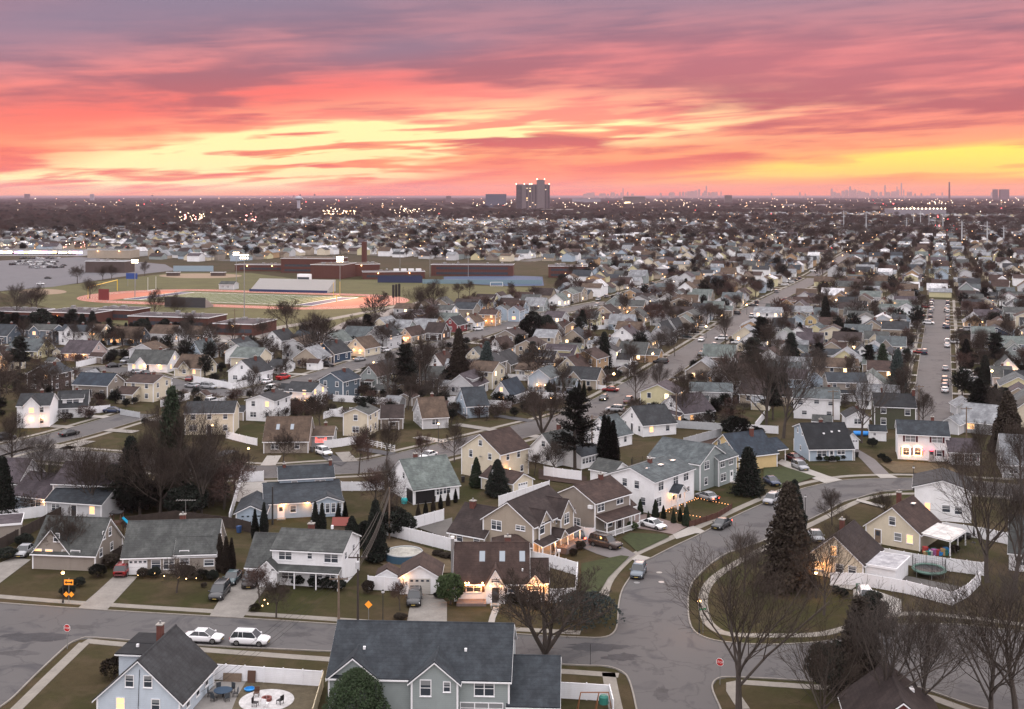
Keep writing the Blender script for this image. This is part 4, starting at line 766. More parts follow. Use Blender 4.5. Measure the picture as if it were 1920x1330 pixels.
B11.wpx(f, 'F', 1739, 954, .8, 1.9, 1); B11.wpx(f, 'F', 1774, 954, 1.2, 1.1); B11.wpx(f, 'F', 1797, 958, 1.1, 1.1); B11.roofbox(f, 3.2, 3.5, 6.1, .5, .5, .3)
B12 = Bld('house', 'beige gable house with a brown roof and a cluttered white patio cover')
f = B12.block(frame2((1624, 983), (1724.6, 1000.6), 2.7, 8.6), 'y', 3.3, 'cream', 'brown')
B12.wpx(f, 'F', 1673, 977, .9, 1.2); B12.wpx(f, 'F', 1683.6, 1007, 1.0, 1.1, 3); B12.wpx(f, 'F', 1706, 1011, .9, 1.2, 1); B12.door(f, 'F', 1.9, WOOD); B12.chimney(f, 2.9, 6.2, 6.9, w=.6); B12.roofbox(f, 4.9, 5.5, 5.5, .7, .9, .14, SKYL, 'skylight')
B12.awning(f, 'R', .2, 7.6, 2.75, 2.35, 4.6, slab=mat('corrugated white', (.45, .44, .43), .6, 'shingle'), posts=3)
B13 = Bld('house', 'cream gable house with lit windows and a flat-roofed patio room behind the dark spruce')
f = B13.block(frame2((1513, 1040), (1618, 1057.5), 2.7, 9.0), 'y', 3.3, 'cream', 'dark brown')
B13.wpx(f, 'F', 1563, 1033, .9, 1.4, 1); B13.wpx(f, 'F', 1536, 1060, 1.3, 1.1, 1); B13.wpx(f, 'F', 1574, 1066, 1.0, 1.1); B13.wpx(f, 'F', 1598, 1069, 1.0, 1.0); B13.flamp(f, 'F', 1545, 1085, 25); B13.chimney(f, 3.2, 6, 6.8, w=.6)
R13 = Fr(f(f.w, 0, 0), f.uy, 9, f.w, 2.7); B13.sub(R13, .6, -4.3, 6.6, 4.2, 2.5, ridge='flat', wall='white', roof='white', wname='patio_room_wall', rname='patio_room_roof'); q = MB()
B14 = Bld('house', 'house with a dark brown roof mostly hidden behind bare trees at the bottom right'); f = B14.block(Fr(Vector((32.6, 114, 0)), Vector((math.cos(R(-8)), math.sin(R(-8)), 0)), 8.8, 9.5, 2.7), 'y', 3.4, 'brick red', 'dark brown'); B14.roofbox(f, 6.0, 6.2, 4.6, .6, .9, .3)
B15 = Bld('house', 'taupe house with a grey roof and a broad front gable behind a bare forked tree')
f = B15.block(frame2((62, 1034), (178.4, 1038.7), 2.5, 8.6), 'x', 3.9, 'taupe', 'grey')
g15 = B15.block(Fr(f(.05, -.05, 0), f.ux, 5.6, 4.3, 2.5), 'y', 3.3, 'taupe', 'grey', trim=False, wname='gable_wall', rname='gable_roof')
B15.wpx(g15, 'F', 71, 1034, 1.1, .7, 1); B15.wpx(g15, 'F', 92, 1035.5, 1.0, .7, 1); B15.wpx(g15, 'F', 106, 1008, .8, 1.1); B15.wpx(f, 'F', 141.5, 1038, 1.3, .8); B15.wpx(f, 'F', 122, 1036, .8, .6)
for x, y in ((194.5, 1003.7), (206, 996.4), (189, 1035.8), (209, 1024)): B15.wpx(f, 'R', x, y, .8, 1.1)
B16 = Bld('house', 'long grey roofed ranch house with a television aerial on its chimney')
f = B16.block(frame2((230.4, 1043), (404, 1038), 2.7, 9.2), 'x', 3.6, 'taupe', 'grey'); B16.garage(f, 'F', 2.1, 2.6, 2.1); B16.win(f, 'F', 4.6, 1.4, 1.2, 1.2); B16.win(f, 'F', 6.4, 1.4, 1.4, 1.4)
d16 = B16.block(Fr(f(7.4, -.25, 0), f.ux, f.w - 7.4, 4.2, 3.0), 'x', 1.6, 'taupe', 'grey', trim=False, wname='front_wall', rname='front_roof'); B16.wpx(d16, 'F', 345.5, 1037, 1.2, .6); B16.wpx(d16, 'F', 346, 1052, 1.2, .8); B16.wpx(d16, 'F', 392, 1055, 1.3, .8); B16.chimney(f, 7.5, 5.0, 7.1)
q = MB(); c = f(7.9, 5.0, 7.1); q.tube([c, c + Vector((0, 0, 2.2))], .03, METAL, 5); q.tube([c + Vector((-1.4, 0, 2.1)), c + Vector((1.5, 0, 2.1))], .02, METAL, 4)
for i in range(8): q.tube([c + Vector((-1.3 + i * .38, -.5 + i * .03, 2.1)), c + Vector((-1.3 + i * .38, .5 - i * .03, 2.1))], .015, METAL, 3)
B16.part(q, 'aerial'); B16.win(f, 'R', 3.2, 4.2, .6, .9); B16.win(f, 'R', 5.4, 4.2, .6, .9)
B17 = Bld('house', 'pale two-storey house with a low green grey roof and a white-trimmed awning over the ground floor')
f = B17.block(frame2((512, 1028.5), (641, 1035), 5.0, 8.0), 'x', 1.6, 'white', 'grey')
w17 = B17.block(frame2((463, 1060), (512, 1062), 2.5, 8.0), 'x', 3.3, 'white', 'grey', wname='wing_wall', rname='wing_roof')
B17.wpx(f, 'F', 535, 1041.6, 1.8, 1.1); B17.wpx(f, 'F', 581, 1042, .6, .8); B17.wpx(f, 'F', 621, 1047, 1.9, 1.1); B17.awning(f, 'F', .3, f.w, 2.9, 2.5, 1.5, 'grey', 4); e17 = B17.block(Fr(f(-1.6, -1.4, 0), f.ux, 2.6, 2.6, 2.5), 'y', 1.2, 'white', 'grey', wname='entry_gable', rname='entry_roof'); B17.wpx(f, 'F', 541, 1079, 1.8, .9); B17.win(f, 'F', 6.2, 1.6, 1.8, .6); B17.win(f, 'F', 8.3, 1.6, 1.4, .6); B17.chimney(f, 3.9, 4.8, 7.3)
for u in (1.7, 5.4): B17.win(f, 'R', u, 4.0, .7, .9)
B17.roofbox(f, 6.6, 5.4, 6.5, .3, .3, .5)
B18 = Bld('house', 'light blue house with a slate roof, long rear dormer and two warm wall lamps')
f = B18.block(frame2((497, 945), (640, 937), 2.6, 14.0), 'x', 1.7, 'pale blue', 'slate'); u18 = B18.block(Fr(f(2.6, 6.6, 0), f.ux, 9.2, 6.2, 5.1), 'x', 1.3, 'pale blue', 'slate', z0=2.7, trim=False, wname='upper_wall', rname='upper_roof')
B18.wpx(u18, 'F', 552, 907, .9, .8, zlo=4); B18.wpx(u18, 'F', 596, 905, .9, .8, zlo=4); B18.wpx(u18, 'F', 605, 905, .9, .8, zlo=4)
b18 = B18.block(Fr(f(7.8, -.6, 0), f.ux, 5.0, 3.2, 2.5), 'y', .9, 'pale blue', 'slate', wname='bay_wall', rname='bay_roof')
for i in range(5): B18.win(b18, 'F', .55 + i * .97, 1.45, .6, 1.5)
B18.flamp(f, 'F', 532, 946, 30); B18.flamp(f, 'F', 577, 942, 30); B18.door(f, 'F', 2.6, TRIM); B18.chimney(u18, .9, 3, 7.0, w=.5); B18.chimney(u18, 8.9, 3, 7.3, w=.5); B18.win(f, 'F', 4.6, 1.5, .9, 1.1)
b = Bld('garage', 'light blue gabled garage at the end of a walled white patio', 'garage'); f = b.block(frame2((443, 961.4), (497, 960), 2.4, 9), 'y', 1.1, 'pale blue', 'slate'); b.garage(f, 'F', f.w / 2, 3.4, 2.0, wallm('pale blue'))
B19 = Bld('house', 'white cape house with a faded green grey roof and a dark recessed porch')
f = B19.block(frame2((775.5, 917.7), (860, 907.5), 2.7, 12.0), 'x', 3.9, 'white', 'grey green'); B19.wpx(f, 'F', 823.5, 921, 1.5, 1.2); B19.wpx(f, 'F', 837, 918.6, 1.4, 1.2); B19.win(f, 'L', 7.5, 4.2, .9, 1.1); q = MB(); q.box(f, .4, 4.2, -.02, .02, .05, 2.3, BLACKM); q.box(f, -.02, .02, .4, 3.2, .05, 2.3, BLACKM); B19.part(q, 'porch_shade_sheet'); q = MB(); q.box(f, -.12, .1, -.12, .1, 0, 2.4, TRIM); q.box(f, 4.2, 4.36, -.06, .08, 0, 2.4, TRIM); B19.part(q, 'porch_posts'); B19.roofbox(f, 1.2, 4.1, 5.2, .8, 1.0, .14, SKYL, 'skylight', .8); B19.chimney(f, 3, 6.4, 7.4, w=.6)  # black sheets on the walls stand in for the shade of the recessed porch
B20 = Bld('house', 'cream two-storey gable house with a brown roof beside the curving back street')
f = B20.block(frame2((866, 838), (937.7, 851), 5.3, 8.4), 'y', 3.1, 'cream', 'brown')
for x, y, h in ((901, 830.6, 1.0), (883, 850, 1.3), (918.7, 856, 1.1)): B20.wpx(f, 'F', x, y, .8, h)
B20.wpx(f, 'R', 952, 856, .8, 1.3); B20.wpx(f, 'R', 972, 851, .8, 1.3); B20.flamp(f, 'R', 950, 878, 26, .8); B20.win(f, 'R', 6.4, 1.5, .8, 1.1); B20.win(f, 'F', 3.0, 1.6, .8, 1.1)
q = MB(); q.lathe(f(5.2, -.5, 4.2), [(.05, -.1), (.35, .1)], METAL, 10); B20.part(q, 'satellite_dish')
b = Bld('garage', 'low cream garage with a brown roof below the cream gable house', 'garage'); f = b.block(frame2((903, 892), (962, 906), 2.4, 5.0), 'x', 1.3, 'cream', 'brown'); b.garage(f, 'R', 2.5, 2.4)
B21 = Bld('house', 'white cape with a grey roof behind the tall dark pine'); f = B21.block(frame2((992, 840), (1044, 850), 2.7, 9), 'y', 3.3, 'white', 'grey'); B21.wpx(f, 'F', 1019, 832, .9, 1.1); B21.win(f, 'F', 5, 1.4, .9, 1.1); B21.chimney(f, 2.8, 6, 7, w=.6)
b = Bld('sunroom', 'white sunroom with a row of dark windows and a slate roof', 'sunroom'); f = b.block(frame2((1090, 855.5), (1127, 847), 2.6, 5), 'x', 1.2, 'white', 'slate'); [b.win(f, 'F', .7 + i * .95, 1.5, .65, 1.0) for i in range(6)]
b = Bld('house', 'small white house with a blue grey roof beside a column of dark arborvitae'); f = b.block(frame2((1152, 818), (1184, 811), 2.6, 8.5), 'x', 3.4, 'white', 'blue grey'); b.win(f, 'F', 3.6, 1.5, .8, 1.3); b.win(f, 'L', 4, 3.6, .8, .9)
b = Bld('house', 'white house with a black roof half hidden by bare shrubs'); f = b.block(frame2((1165, 782), (1206, 797), 2.7, 8.3), 'y', 3.2, 'white', 'charcoal'); b.auto(f, 'FR', rise=3.2, ridge='y')
b = Bld('house', 'white timbered house with a steep front gable behind a bare tree'); f = b.block(frame2((1234, 763), (1283, 775), 2.8, 9), 'y', 3.4, 'white', 'purple grey'); b.auto(f, 'FR', rise=3.3, ridge='y'); b.awning(f, 'F', 0, f.w, 2.8, 2.3, 1.4, 'purple grey', 0)
b = Bld('house', 'plain pale grey house with a blue grey roof and one small window'); f = b.block(frame2((1294, 733), (1372.5, 735), 3.6, 7), 'x', 1.6, 'pale grey', 'blue grey'); b.win(f, 'F', 8.2, 2.2, .8, 1.2)
b = Bld('house', 'white gable house with a brown roof on the corner of the wide street'); f = b.block(frame2((1327, 701), (1368, 714), 2.9, 9), 'y', 3.4, 'white', 'brown'); b.auto(f, 'FR', rise=3.4, ridge='y')
b = Bld('house', 'white two-storey house with a blue grey roof behind two very tall bare trees'); f = b.block(frame2((1489, 745), (1574, 748), 5.1, 7), 'x', 1.5, 'white', 'blue grey')
for u, z in ((1.5, 3.9), (5.3, 4.2), (8.6, 3.9), (2.4, 1.5), (8.2, 1.5)): b.win(f, 'F', u, z, 1.1, .9)
b = Bld('house', 'dark green two-storey house with a black roof at the end of the long straight street'); f = b.block(frame2((1640, 761.6), (1717, 764.5), 5.2, 10), 'x', 2.2, 'dark green', 'black', oh=.3)
for x, y in ((1656.5, 769), (1701.7, 773), (1656.5, 790)): b.wpx(f, 'F', x, y, 1.1, 1.4)
b.chimney(f, 9, 4.5, 8.6, w=.6); b.chimney(f, 2, 6, 8.6, w=.4)
b = Bld('shed', 'little white shed with a slate roof beside the blue boat cover', 'shed'); f = b.block(frame2((1632, 808), (1661, 809), 2.2, 3), 'x', .9, 'white', 'slate', oh=.2); b.win(f, 'F', .9, 1.5, .5, .5)
b = Bld('house', 'stone coloured house with two arched slate dormers and a warm lamp'); f = b.block(frame2((1553, 716), (1626, 717), 4.9, 8), 'x', 1.8, 'taupe', 'slate'); b.auto(f, 'F', rise=1); b.awning(f, 'F', 0, f.w, 2.8, 2.3, 2, 'slate', 4); b.lamp(f(f.w + .3, -.5, 2.6), 30, .15)
b = Bld('house', 'wide grey house with a plain pale grey roof on the right, behind the bronze cedar'); f = b.block(frame2((1800, 788), (1882, 796), 2.7, 10), 'x', 3.2, 'grey', 'pale grey'); b.auto(f, 'F', rise=3); b.roofbox(f, 7.6, 1.6, 4.0, 1.2, .8, .15, SKYL, 'skylight', .6)
b = Bld('garage', 'small pale garage with a whitish roof beside the straight street end', 'garage'); f = b.block(frame2((1764, 792), (1797, 796), 2.4, 6), 'y', 1.3, 'pale grey', 'pale grey')
b = Bld('house', 'house with a broad grey roof cut by the right edge, behind bare branches'); f = b.block(frame2((1880, 868), (1962, 873), 2.8, 11), 'x', 4.4, 'grey', 'pale grey'); b.auto(f, 'F', rise=3)
b = Bld('house', 'white house with a dark grey roof cut by the right edge beside the patio'); f = b.block(frame2((1893, 1033), (1990, 1044), 2.8, 9), 'x', 4, 'white', 'grey'); b.auto(f, 'F', rise=3)
b = Bld('house', 'pale house with a purple grey roof behind bare trees on the left'); f = b.block(frame2((100, 905), (203, 909), 5, 9), 'x', 2.5, 'pale grey', 'purple grey'); b.auto(f, 'R', rise=2.5); f2 = b.block(frame2((88, 938), (190, 945), 2.7, 7), 'x', 1.6, 'pale grey', 'slate', wname='front_wall', rname='front_roof'); b.auto(f2, 'F', rise=1)
b = Bld('house', 'white and blue house with a picture window and a warm lamp on the left'); f = b.block(frame2((22, 926), (84, 933), 2.7, 9), 'x', 2.8, 'pale blue', 'purple grey'); b.win(f, 'F', 5.2, 1.4, 2.2, 1.1); b.lamp(f(f.w + .1, -.4, 2.1), 24, .12)
b = Bld('house', 'house with a dark purple roof cut by the left edge'); f = b.block(frame2((-40, 903), (34, 905), 2.7, 9), 'x', 3.2, 'pale grey', 'purple grey'); b.auto(f, 'F', rise=2)
b = Bld('house', 'flat-roofed beige annex at the left edge above the white fence'); f = b.block(frame2((-60, 990), (38, 982), 2.6, 6), 'flat', 0, 'taupe', 'purple grey')
# ------------------------------------------------------------------ houses of the middle distance
# zoom key, left eave x, y, right eave x, wall direction, eave height, depth, ridge, rise, wall, roof, where, extras
MID = [
 ('a', 112, 688, 318, 8, 5.2, 8, 'x', 2, 'white', 'charcoal', 'with three warm porch lamps, at the left edge', 'gl'), ('a', 372, 700, 560, 16, 2.7, 8, 'x', 3.2, 'white', 'charcoal', 'with a wide front dormer, second from the left edge', 'd'),
 ('a', 176, 480, 335, -16, 5, 8.5, 'y', 2, 'dark brown', 'slate', 'with a red chimney stack', 'c'), ('a', 470, 548, 690, -14, 3.6, 8, 'x', 2.4, 'taupe', 'dark blue', 'just left of the plain cream two-storey house', ''),
 ('a', 815, 535, 985, -16, 5, 8.5, 'x', 1.3, 'cream', 'brown', 'behind the tall spruce on the left', 'w'), ('a', 825, 412, 1075, -12, 2.7, 9, 'x', 3.4, 'white', 'grey', 'with a small gabled dormer and two pink-lit windows', 'gl'),
 ('a', 1122, 440, 1290, -16, 2.7, 9, 'x', 3.2, 'cream', 'tan', 'with a split tan roof', 'g'), ('a', 1470, 462, 1640, -26, 3.4, 8, 'y', 3.2, 'white', 'charcoal', 'with a white fence round its corner lot', 'c'),
 ('a', 1722, 430, 1795, -16, 2.5, 7, 'x', 1.4, 'white', 'charcoal', 'low, between the white fence and the red pickup truck', ''),
 ('a', 162, 200, 335, -12, 5, 7.5, 'x', 1.6, 'slate blue', 'grey', 'leftmost of the back row below the school', 'gl'), ('a', 380, 208, 560, -12, 5, 7.5, 'x', 1.8, 'white', 'slate', 'with a round-topped window, second in the row below the school', 'g'),
 ('a', 562, 215, 640, -12, 4.6, 8.5, 'x', 2.4, 'cream', 'tan', 'joined to the round-windowed white house', ''), ('a', 690, 250, 885, -12, 2.7, 9, 'x', 3.4, 'slate blue', 'tan', 'with a navy front gable and three glowing windows', 'gl'),
 ('a', 962, 222, 1115, -14, 3.2, 8, 'x', 2.6, 'white', 'tan', 'right of the navy-gabled house', ''), ('a', 1192, 228, 1298, -16, 3.0, 7, 'x', 2.6, 'white', 'tan', 'last in the row below the long flat school roof', ''),
 ('a', 1205, 340, 1290, -24, 2.7, 9, 'y', 3.4, 'pale blue', 'blue grey', 'at the bend of the middle street', ''), ('a', 1420, 312, 1550, -24, 3.2, 9, 'y', 2.6, 'sage', 'charcoal', 'with a warmly lit brown porch roof', 'l'),
 ('a', 1695, 262, 1810, -24, 3.4, 9, 'y', 3.0, 'white', 'charcoal', 'below the bare trees by the school lawn', ''), ('b', 470, 230, 560, -14, 3.0, 8, 'x', 2.8, 'pale grey', 'slate', 'below the two bare trees by the school road', ''),
 ('a', -60, 235, 45, -14, 3, 10, 'x', 3.4, 'slate blue', 'slate', 'cut by the left edge below the school', ''), ('a', 40, 330, 240, -12, 2.7, 10, 'x', 3.4, 'light yellow', 'blue grey', 'with a large smooth roof near the left edge', ''),
 ('a', 395, 345, 580, -14, 2.7, 9.5, 'x', 3.4, 'pink', 'purple grey', 'with dark solar panels and a bright gable lamp', 'l'), ('a', -40, 400, 50, -16, 3.2, 8, 'y', 2.6, 'cream', 'brown', 'cut by the left edge above the dark brown house', 'l'),
 ('a', 1190, 735, 1500, 4, 5.0, 7.5, 'x', 1.8, 'cream', 'charcoal', 'partly hidden by the bare crowns right of the spruce', ''), ('a', 1584, 650, 1762, -14, 5.0, 9, 'y', 1.2, 'white', 'charcoal', 'with white walls and a low dark roof beside the brown cape', 'c'),
 ('b', 256, 912, 540, 2, 2.7, 9.5, 'x', 4.0, 'taupe', 'tan', 'with two skylights and maroon shutters', 's'), ('b', 548, 880, 638, 2, 2.5, 7, 'x', 1.2, 'grey', 'tan', 'low, with a red glowing window by the white SUV', 'r'),
 ('b', 768, 738, 925, -12, 5.0, 7, 'y', 1.2, 'cream', 'grey', 'with a flat green grey roof beside bare street trees', ''), ('b', 1010, 765, 1110, 4, 2.7, 7, 'x', 2.2, 'taupe', 'dark brown', 'low, tucked against the cream two-storey house', ''),
 ('b', 1277, 765, 1440, 16, 2.7, 10.5, 'x', 3.6, 'pale grey', 'tan', 'with a big pale gable facing left', 'c'), ('b', 1560, 690, 1700, 18, 3.0, 9.5, 'x', 3.6, 'pale blue', 'slate', 'with an attached low slate-roofed entrance', ''),
 ('b', 614, 520, 765, -26, 5.0, 8, 'y', 2.0, 'slate blue', 'dark blue', 'deep blue walls, with a broad dark porch roof', 'c'), ('b', 880, 490, 985, -22, 3.6, 8, 'y', 2.6, 'sage', 'brown', 'behind the deep blue house', ''),
 ('b', 388, 590, 560, -20, 4.4, 8, 'x', 1.6, 'white', 'charcoal', 'left of the deep blue house', 'l'), ('b', 575, 345, 708, -26, 3.0, 9.5, 'y', 3.2, 'navy blue', 'charcoal', 'almost black walls, with a warm front porch', 'l'),
 ('b', 785, 312, 905, -28, 2.8, 9, 'y', 3.2, 'cream', 'tan', 'right of the almost black house', 'l'), ('b', 908, 240, 1052, -26, 4.4, 9, 'y', 3.4, 'pale grey', 'charcoal', 'with a great plain gable below the school road', ''),
 ('b', 1125, 235, 1190, -24, 3.0, 11, 'y', 2.6, 'beige', 'brown', 'with a line of four warm porch lamps', 'l'), ('b', 1290, 215, 1400, -20, 2.8, 8, 'x', 3.2, 'dark brown', 'dark brown', 'with two tiny white dormers', ''),
 ('b', 1408, 165, 1500, -24, 3.0, 9, 'y', 2.8, 'barn red', 'charcoal', 'the only barn red one', ''), ('b', 1528, 150, 1615, -24, 2.8, 8, 'y', 2.8, 'white', 'tan', 'just right of the barn red house', ''),
 ('b', 1640, 100, 1745, -18, 4.8, 7, 'x', 1.6, 'tan', 'brown', 'with a warm lit wall above the parked white SUV', 'l'), ('b', 1350, 70, 1460, -22, 4.8, 7, 'x', 1.6, 'white', 'grey', 'at the corner of the playing field road', ''),
 ('b', 1730, 70, 1820, -18, 4.6, 7, 'y', 1.8, 'pale blue', 'grey', 'left one of a pale blue pair', ''), ('b', 1826, 75, 1900, -18, 4.8, 7, 'y', 1.8, 'pale blue', 'purple grey', 'right one of a pale blue pair', ''), ('b', 1555, 45, 1680, -18, 3, 8, 'x', 2.2, 'tan', 'grey', 'right of the brightest porch lamp by the field road', 'l'),
 ('c', 100, 235, 232, -26, 5.0, 9, 'y', 2.0, 'taupe', 'dark brown', 'above the slim dark conifers in the middle', ''), ('c', 45, 315, 150, -26, 3.0, 9, 'y', 3.2, 'white', 'brown', 'just below the tall taupe house', ''),
 ('b', 1310, 420, 1400, -24, 3.0, 8, 'y', 3.0, 'white', 'brown', 'left of the tall ragged pine', ''), ('b', 1400, 430, 1640, -14, 2.7, 8, 'x', 1.4, 'white', 'pale grey', 'low, with a long whitish roof and porch lamp', 'l'),
 ('b', 1556, 365, 1650, -22, 3.4, 8, 'y', 2.4, 'cream', 'grey', 'between the ragged pine and the bluish spruce', ''), ('b', 1210, 500, 1390, -16, 2.7, 8, 'x', 2.4, 'beige', 'grey', 'under the bare ivy-covered tree', ''),
 ('c', 80, 610, 195, -26, 2.8, 9, 'y', 3.2, 'pale grey', 'dark blue', 'below the bluish spruce', ''), ('c', 310, 500, 450, -24, 4.2, 8, 'y', 2.2, 'pale blue', 'blue grey', 'with a row of clipped arborvitae in front', 'l'),
 ('c', 480, 560, 600, -20, 2.7, 6, 'x', 1.6, 'pale blue', 'blue grey', 'low, behind the row of clipped arborvitae', ''), ('c', 497, 440, 630, -30, 3.6, 8, 'y', 3.0, 'cream', 'brown', 'in front of the tall orange tan gable', 'c'), ('c', 590, 375, 750, -30, 5.0, 8, 'y', 2.2, 'tan', 'brown', 'the tallest orange tan gable', ''),
 ('c', 232, 455, 380, -18, 2.7, 7, 'x', 1.6, 'cream', 'tan', 'low, with two small tan roofs', ''), ('c', 720, 285, 870, -20, 3.4, 8, 'x', 1.6, 'beige', 'pale grey', 'with a pale low roof beside the wide street houses', ''), ('c', 845, 235, 985, -24, 3.4, 9, 'y', 3.0, 'white', 'purple grey', 'with a tall white gable and red roof patch', ''),
 ('c', 1110, 210, 1170, -26, 2.8, 10, 'y', 3.4, 'sage', 'charcoal', 'first of two steep dark roofs by the wide street', ''), ('c', 1182, 190, 1235, -26, 2.8, 10, 'y', 3.4, 'pale grey', 'charcoal', 'second of two steep dark roofs by the wide street', ''), ('c', 462, 195, 540, -24, 3.4, 9, 'y', 2.6, 'grey', 'brown', 'right of the two round dark evergreens', ''),
 ('c', 548, 180, 645, -22, 4.6, 8, 'y', 2.0, 'beige', 'charcoal', 'with stepped dark dormer roofs', 'l'), ('c', 1165, 95, 1370, -14, 2.9, 8, 'x', 2.6, 'cream', 'dark brown', 'long, with a lamp on its wall', 'l'), ('c', 1365, 65, 1490, -16, 4.8, 7, 'x', 2.0, 'slate blue', 'charcoal', 'with white-framed windows and a hipped look', ''),
 ('c', 720, 95, 860, -24, 3.6, 10, 'y', 3.4, 'beige', 'dark brown', 'with the widest beige gable', ''), ('c', 870, 45, 1050, -16, 4.8, 8, 'x', 2.2, 'beige', 'grey', 'with a bright warm arched entrance', 'gl'), ('c', 1052, 75, 1112, -18, 3.2, 8, 'x', 1.6, 'grey', 'brown', 'small, right of the bright arched entrance', ''), ('c', 690, 110, 820, -18, 2.7, 8, 'x', 2.2, 'pink', 'brown', 'low, with pinkish light on its roof', 'l'),
 ('c', 1095, 130, 1200, -20, 2.7, 8, 'y', 2.0, 'white', 'pale grey', 'in front of the long cream house', ''), ('c', 800, 130, 880, -16, 2.6, 7, 'x', 1.8, 'white', 'brown', 'small, beside the pinkish roof', ''), ('c', 500, 320, 640, -16, 2.6, 7, 'x', 1.4, 'light yellow', 'grey', 'low, above the pale corner garages', ''),
 ('d', 435, 98, 605, -12, 2.8, 8, 'x', 2.6, 'cream', 'brown', 'with a long brown roof right of the wide street', ''), ('d', 402, 150, 560, -12, 2.8, 8, 'x', 2.0, 'cream', 'pale grey', 'in front of the long brown roof', ''), ('d', 412, 205, 500, -20, 2.8, 8, 'y', 2.0, 'pale blue', 'blue grey', 'pale blue, at the white-fenced yards', ''), ('d', 505, 200, 588, -20, 2.6, 7, 'y', 1.8, 'yellow', 'grey', 'small yellow one beside the white yards', ''),
 ('d', 300, 250, 440, -18, 2.7, 9, 'x', 3.0, 'grey', 'charcoal', 'with a small white gable among bare trees', ''), ('d', 872, 250, 1010, -20, 3.4, 9, 'y', 2.6, 'beige', 'charcoal', 'with two nested gables left of the straight street', ''), ('d', 790, 190, 950, -14, 2.7, 8, 'x', 2.4, 'grey', 'grey', 'with a broad dull roof left of the straight street', ''),
 ('d', 942, 205, 1080, -18, 3.4, 8, 'y', 2.2, 'pale blue', 'white', 'pale, with a whitish gable roof', 'l'), ('d', 1075, 200, 1135, -16, 5, 8, 'x', 1.4, 'grey', 'charcoal', 'tall, right behind the parked white cars', ''), ('d', 955, 110, 1060, -20, 2.8, 8, 'y', 2.8, 'cream', 'tan', 'with a cream gable beside a dark garage', ''), ('d', 1040, 60, 1175, -20, 3.0, 8, 'y', 2.6, 'white', 'grey', 'with a crooked double roof below the lights', ''),
 ('d', 895, 325, 1050, -16, 2.7, 7, 'x', 2.2, 'cream', 'grey', 'with a small cream gable by the parked dark cars', 'g'), ('d', 892, 395, 1020, -18, 3.2, 8, 'y', 2.0, 'pale blue', 'pale grey', 'brightest pale blue gable left of the straight street', ''), ('d', 828, 425, 925, -16, 2.8, 8, 'y', 2.6, 'white', 'slate', 'with a white triangular gable before the blue one', ''), ('d', 565, 430, 860, -8, 2.7, 8, 'x', 1.4, 'pale blue', 'slate', 'long and low with a slate roof among evergreens', ''),
 ('d', 675, 500, 860, -8, 2.7, 7, 'x', 1.6, 'beige', 'tan', 'low, just above the stone coloured dormer house', ''), ('d', 500, 480, 590, -8, 2.7, 8, 'x', 2.2, 'grey', 'slate', 'at the left of the tall dark evergreens', ''),
 ('d', 1612, 100, 1745, -18, 3.0, 9, 'y', 2.2, 'cream', 'grey', 'first cream gable right of the straight street', ''), ('d', 1628, 150, 1795, -18, 3.6, 9, 'y', 2.6, 'slate blue', 'charcoal', 'slate blue gable right of the straight street', ''), ('d', 1688, 240, 1840, -18, 3.0, 9, 'y', 2.8, 'pink', 'brown', 'wide pinkish gable right of the straight street', ''), ('d', 1650, 290, 1835, -18, 3.6, 9, 'y', 2.4, 'navy blue', 'slate', 'darkest blue gable right of the straight street', 'g'),
 ('d', 1788, 410, 1930, -18, 4, 10, 'y', 2.8, 'sage', 'grey green', 'green grey gable cut by the right edge', ''), ('d', 1755, 510, 1880, -16, 2.8, 9, 'y', 2.8, 'white', 'grey', 'white gable below the green grey one', 'l'), ('d', 1720, 570, 1850, -14, 2.7, 8, 'x', 2.4, 'grey', 'grey', 'with a pinkish lit skylight at the right', 'l'), ('d', 1640, 40, 1760, -18, 3, 9, 'y', 2.8, 'white', 'charcoal', 'white twin gables with dark roofs by the red light', ''),
 ('d', 0, 500, 70, -22, 3.0, 9, 'y', 3.0, 'white', 'brown', 'white gable left of the tallest bare trees', ''), ('d', 590, 690, 740, -6, 2.6, 6, 'x', 1.5, 'white', 'grey', 'low white garage block behind the two-storey white house', ''), ('d', 1490, 760, 1560, -6, 2.6, 6, 'y', 1.5, 'pale grey', 'pale grey', 'tiny, with a whitish pyramid roof', ''),
 ('d', 780, 830, 900, -6, 2.5, 6, 'y', 1.4, 'white', 'charcoal', 'white garage left of the dark green house', ''),
]
def poly_in(x, y, pl):
    c = False; j = len(pl) - 1
    for i in range(len(pl)):
        if (pl[i][1] > y) != (pl[j][1] > y) and x < (pl[j][0] - pl[i][0]) * (y - pl[i][1]) / (pl[j][1] - pl[i][1]) + pl[i][0]: c = not c
        j = i
    return c
HSPOT = []                                   # (x, y, radius) of everything built, so that later things keep clear
for o in S.objects:
    if o.parent is None and o.get('category') in ('house', 'garage', 'shed'): HSPOT.append((o.location.x, o.location.y, 6.5))
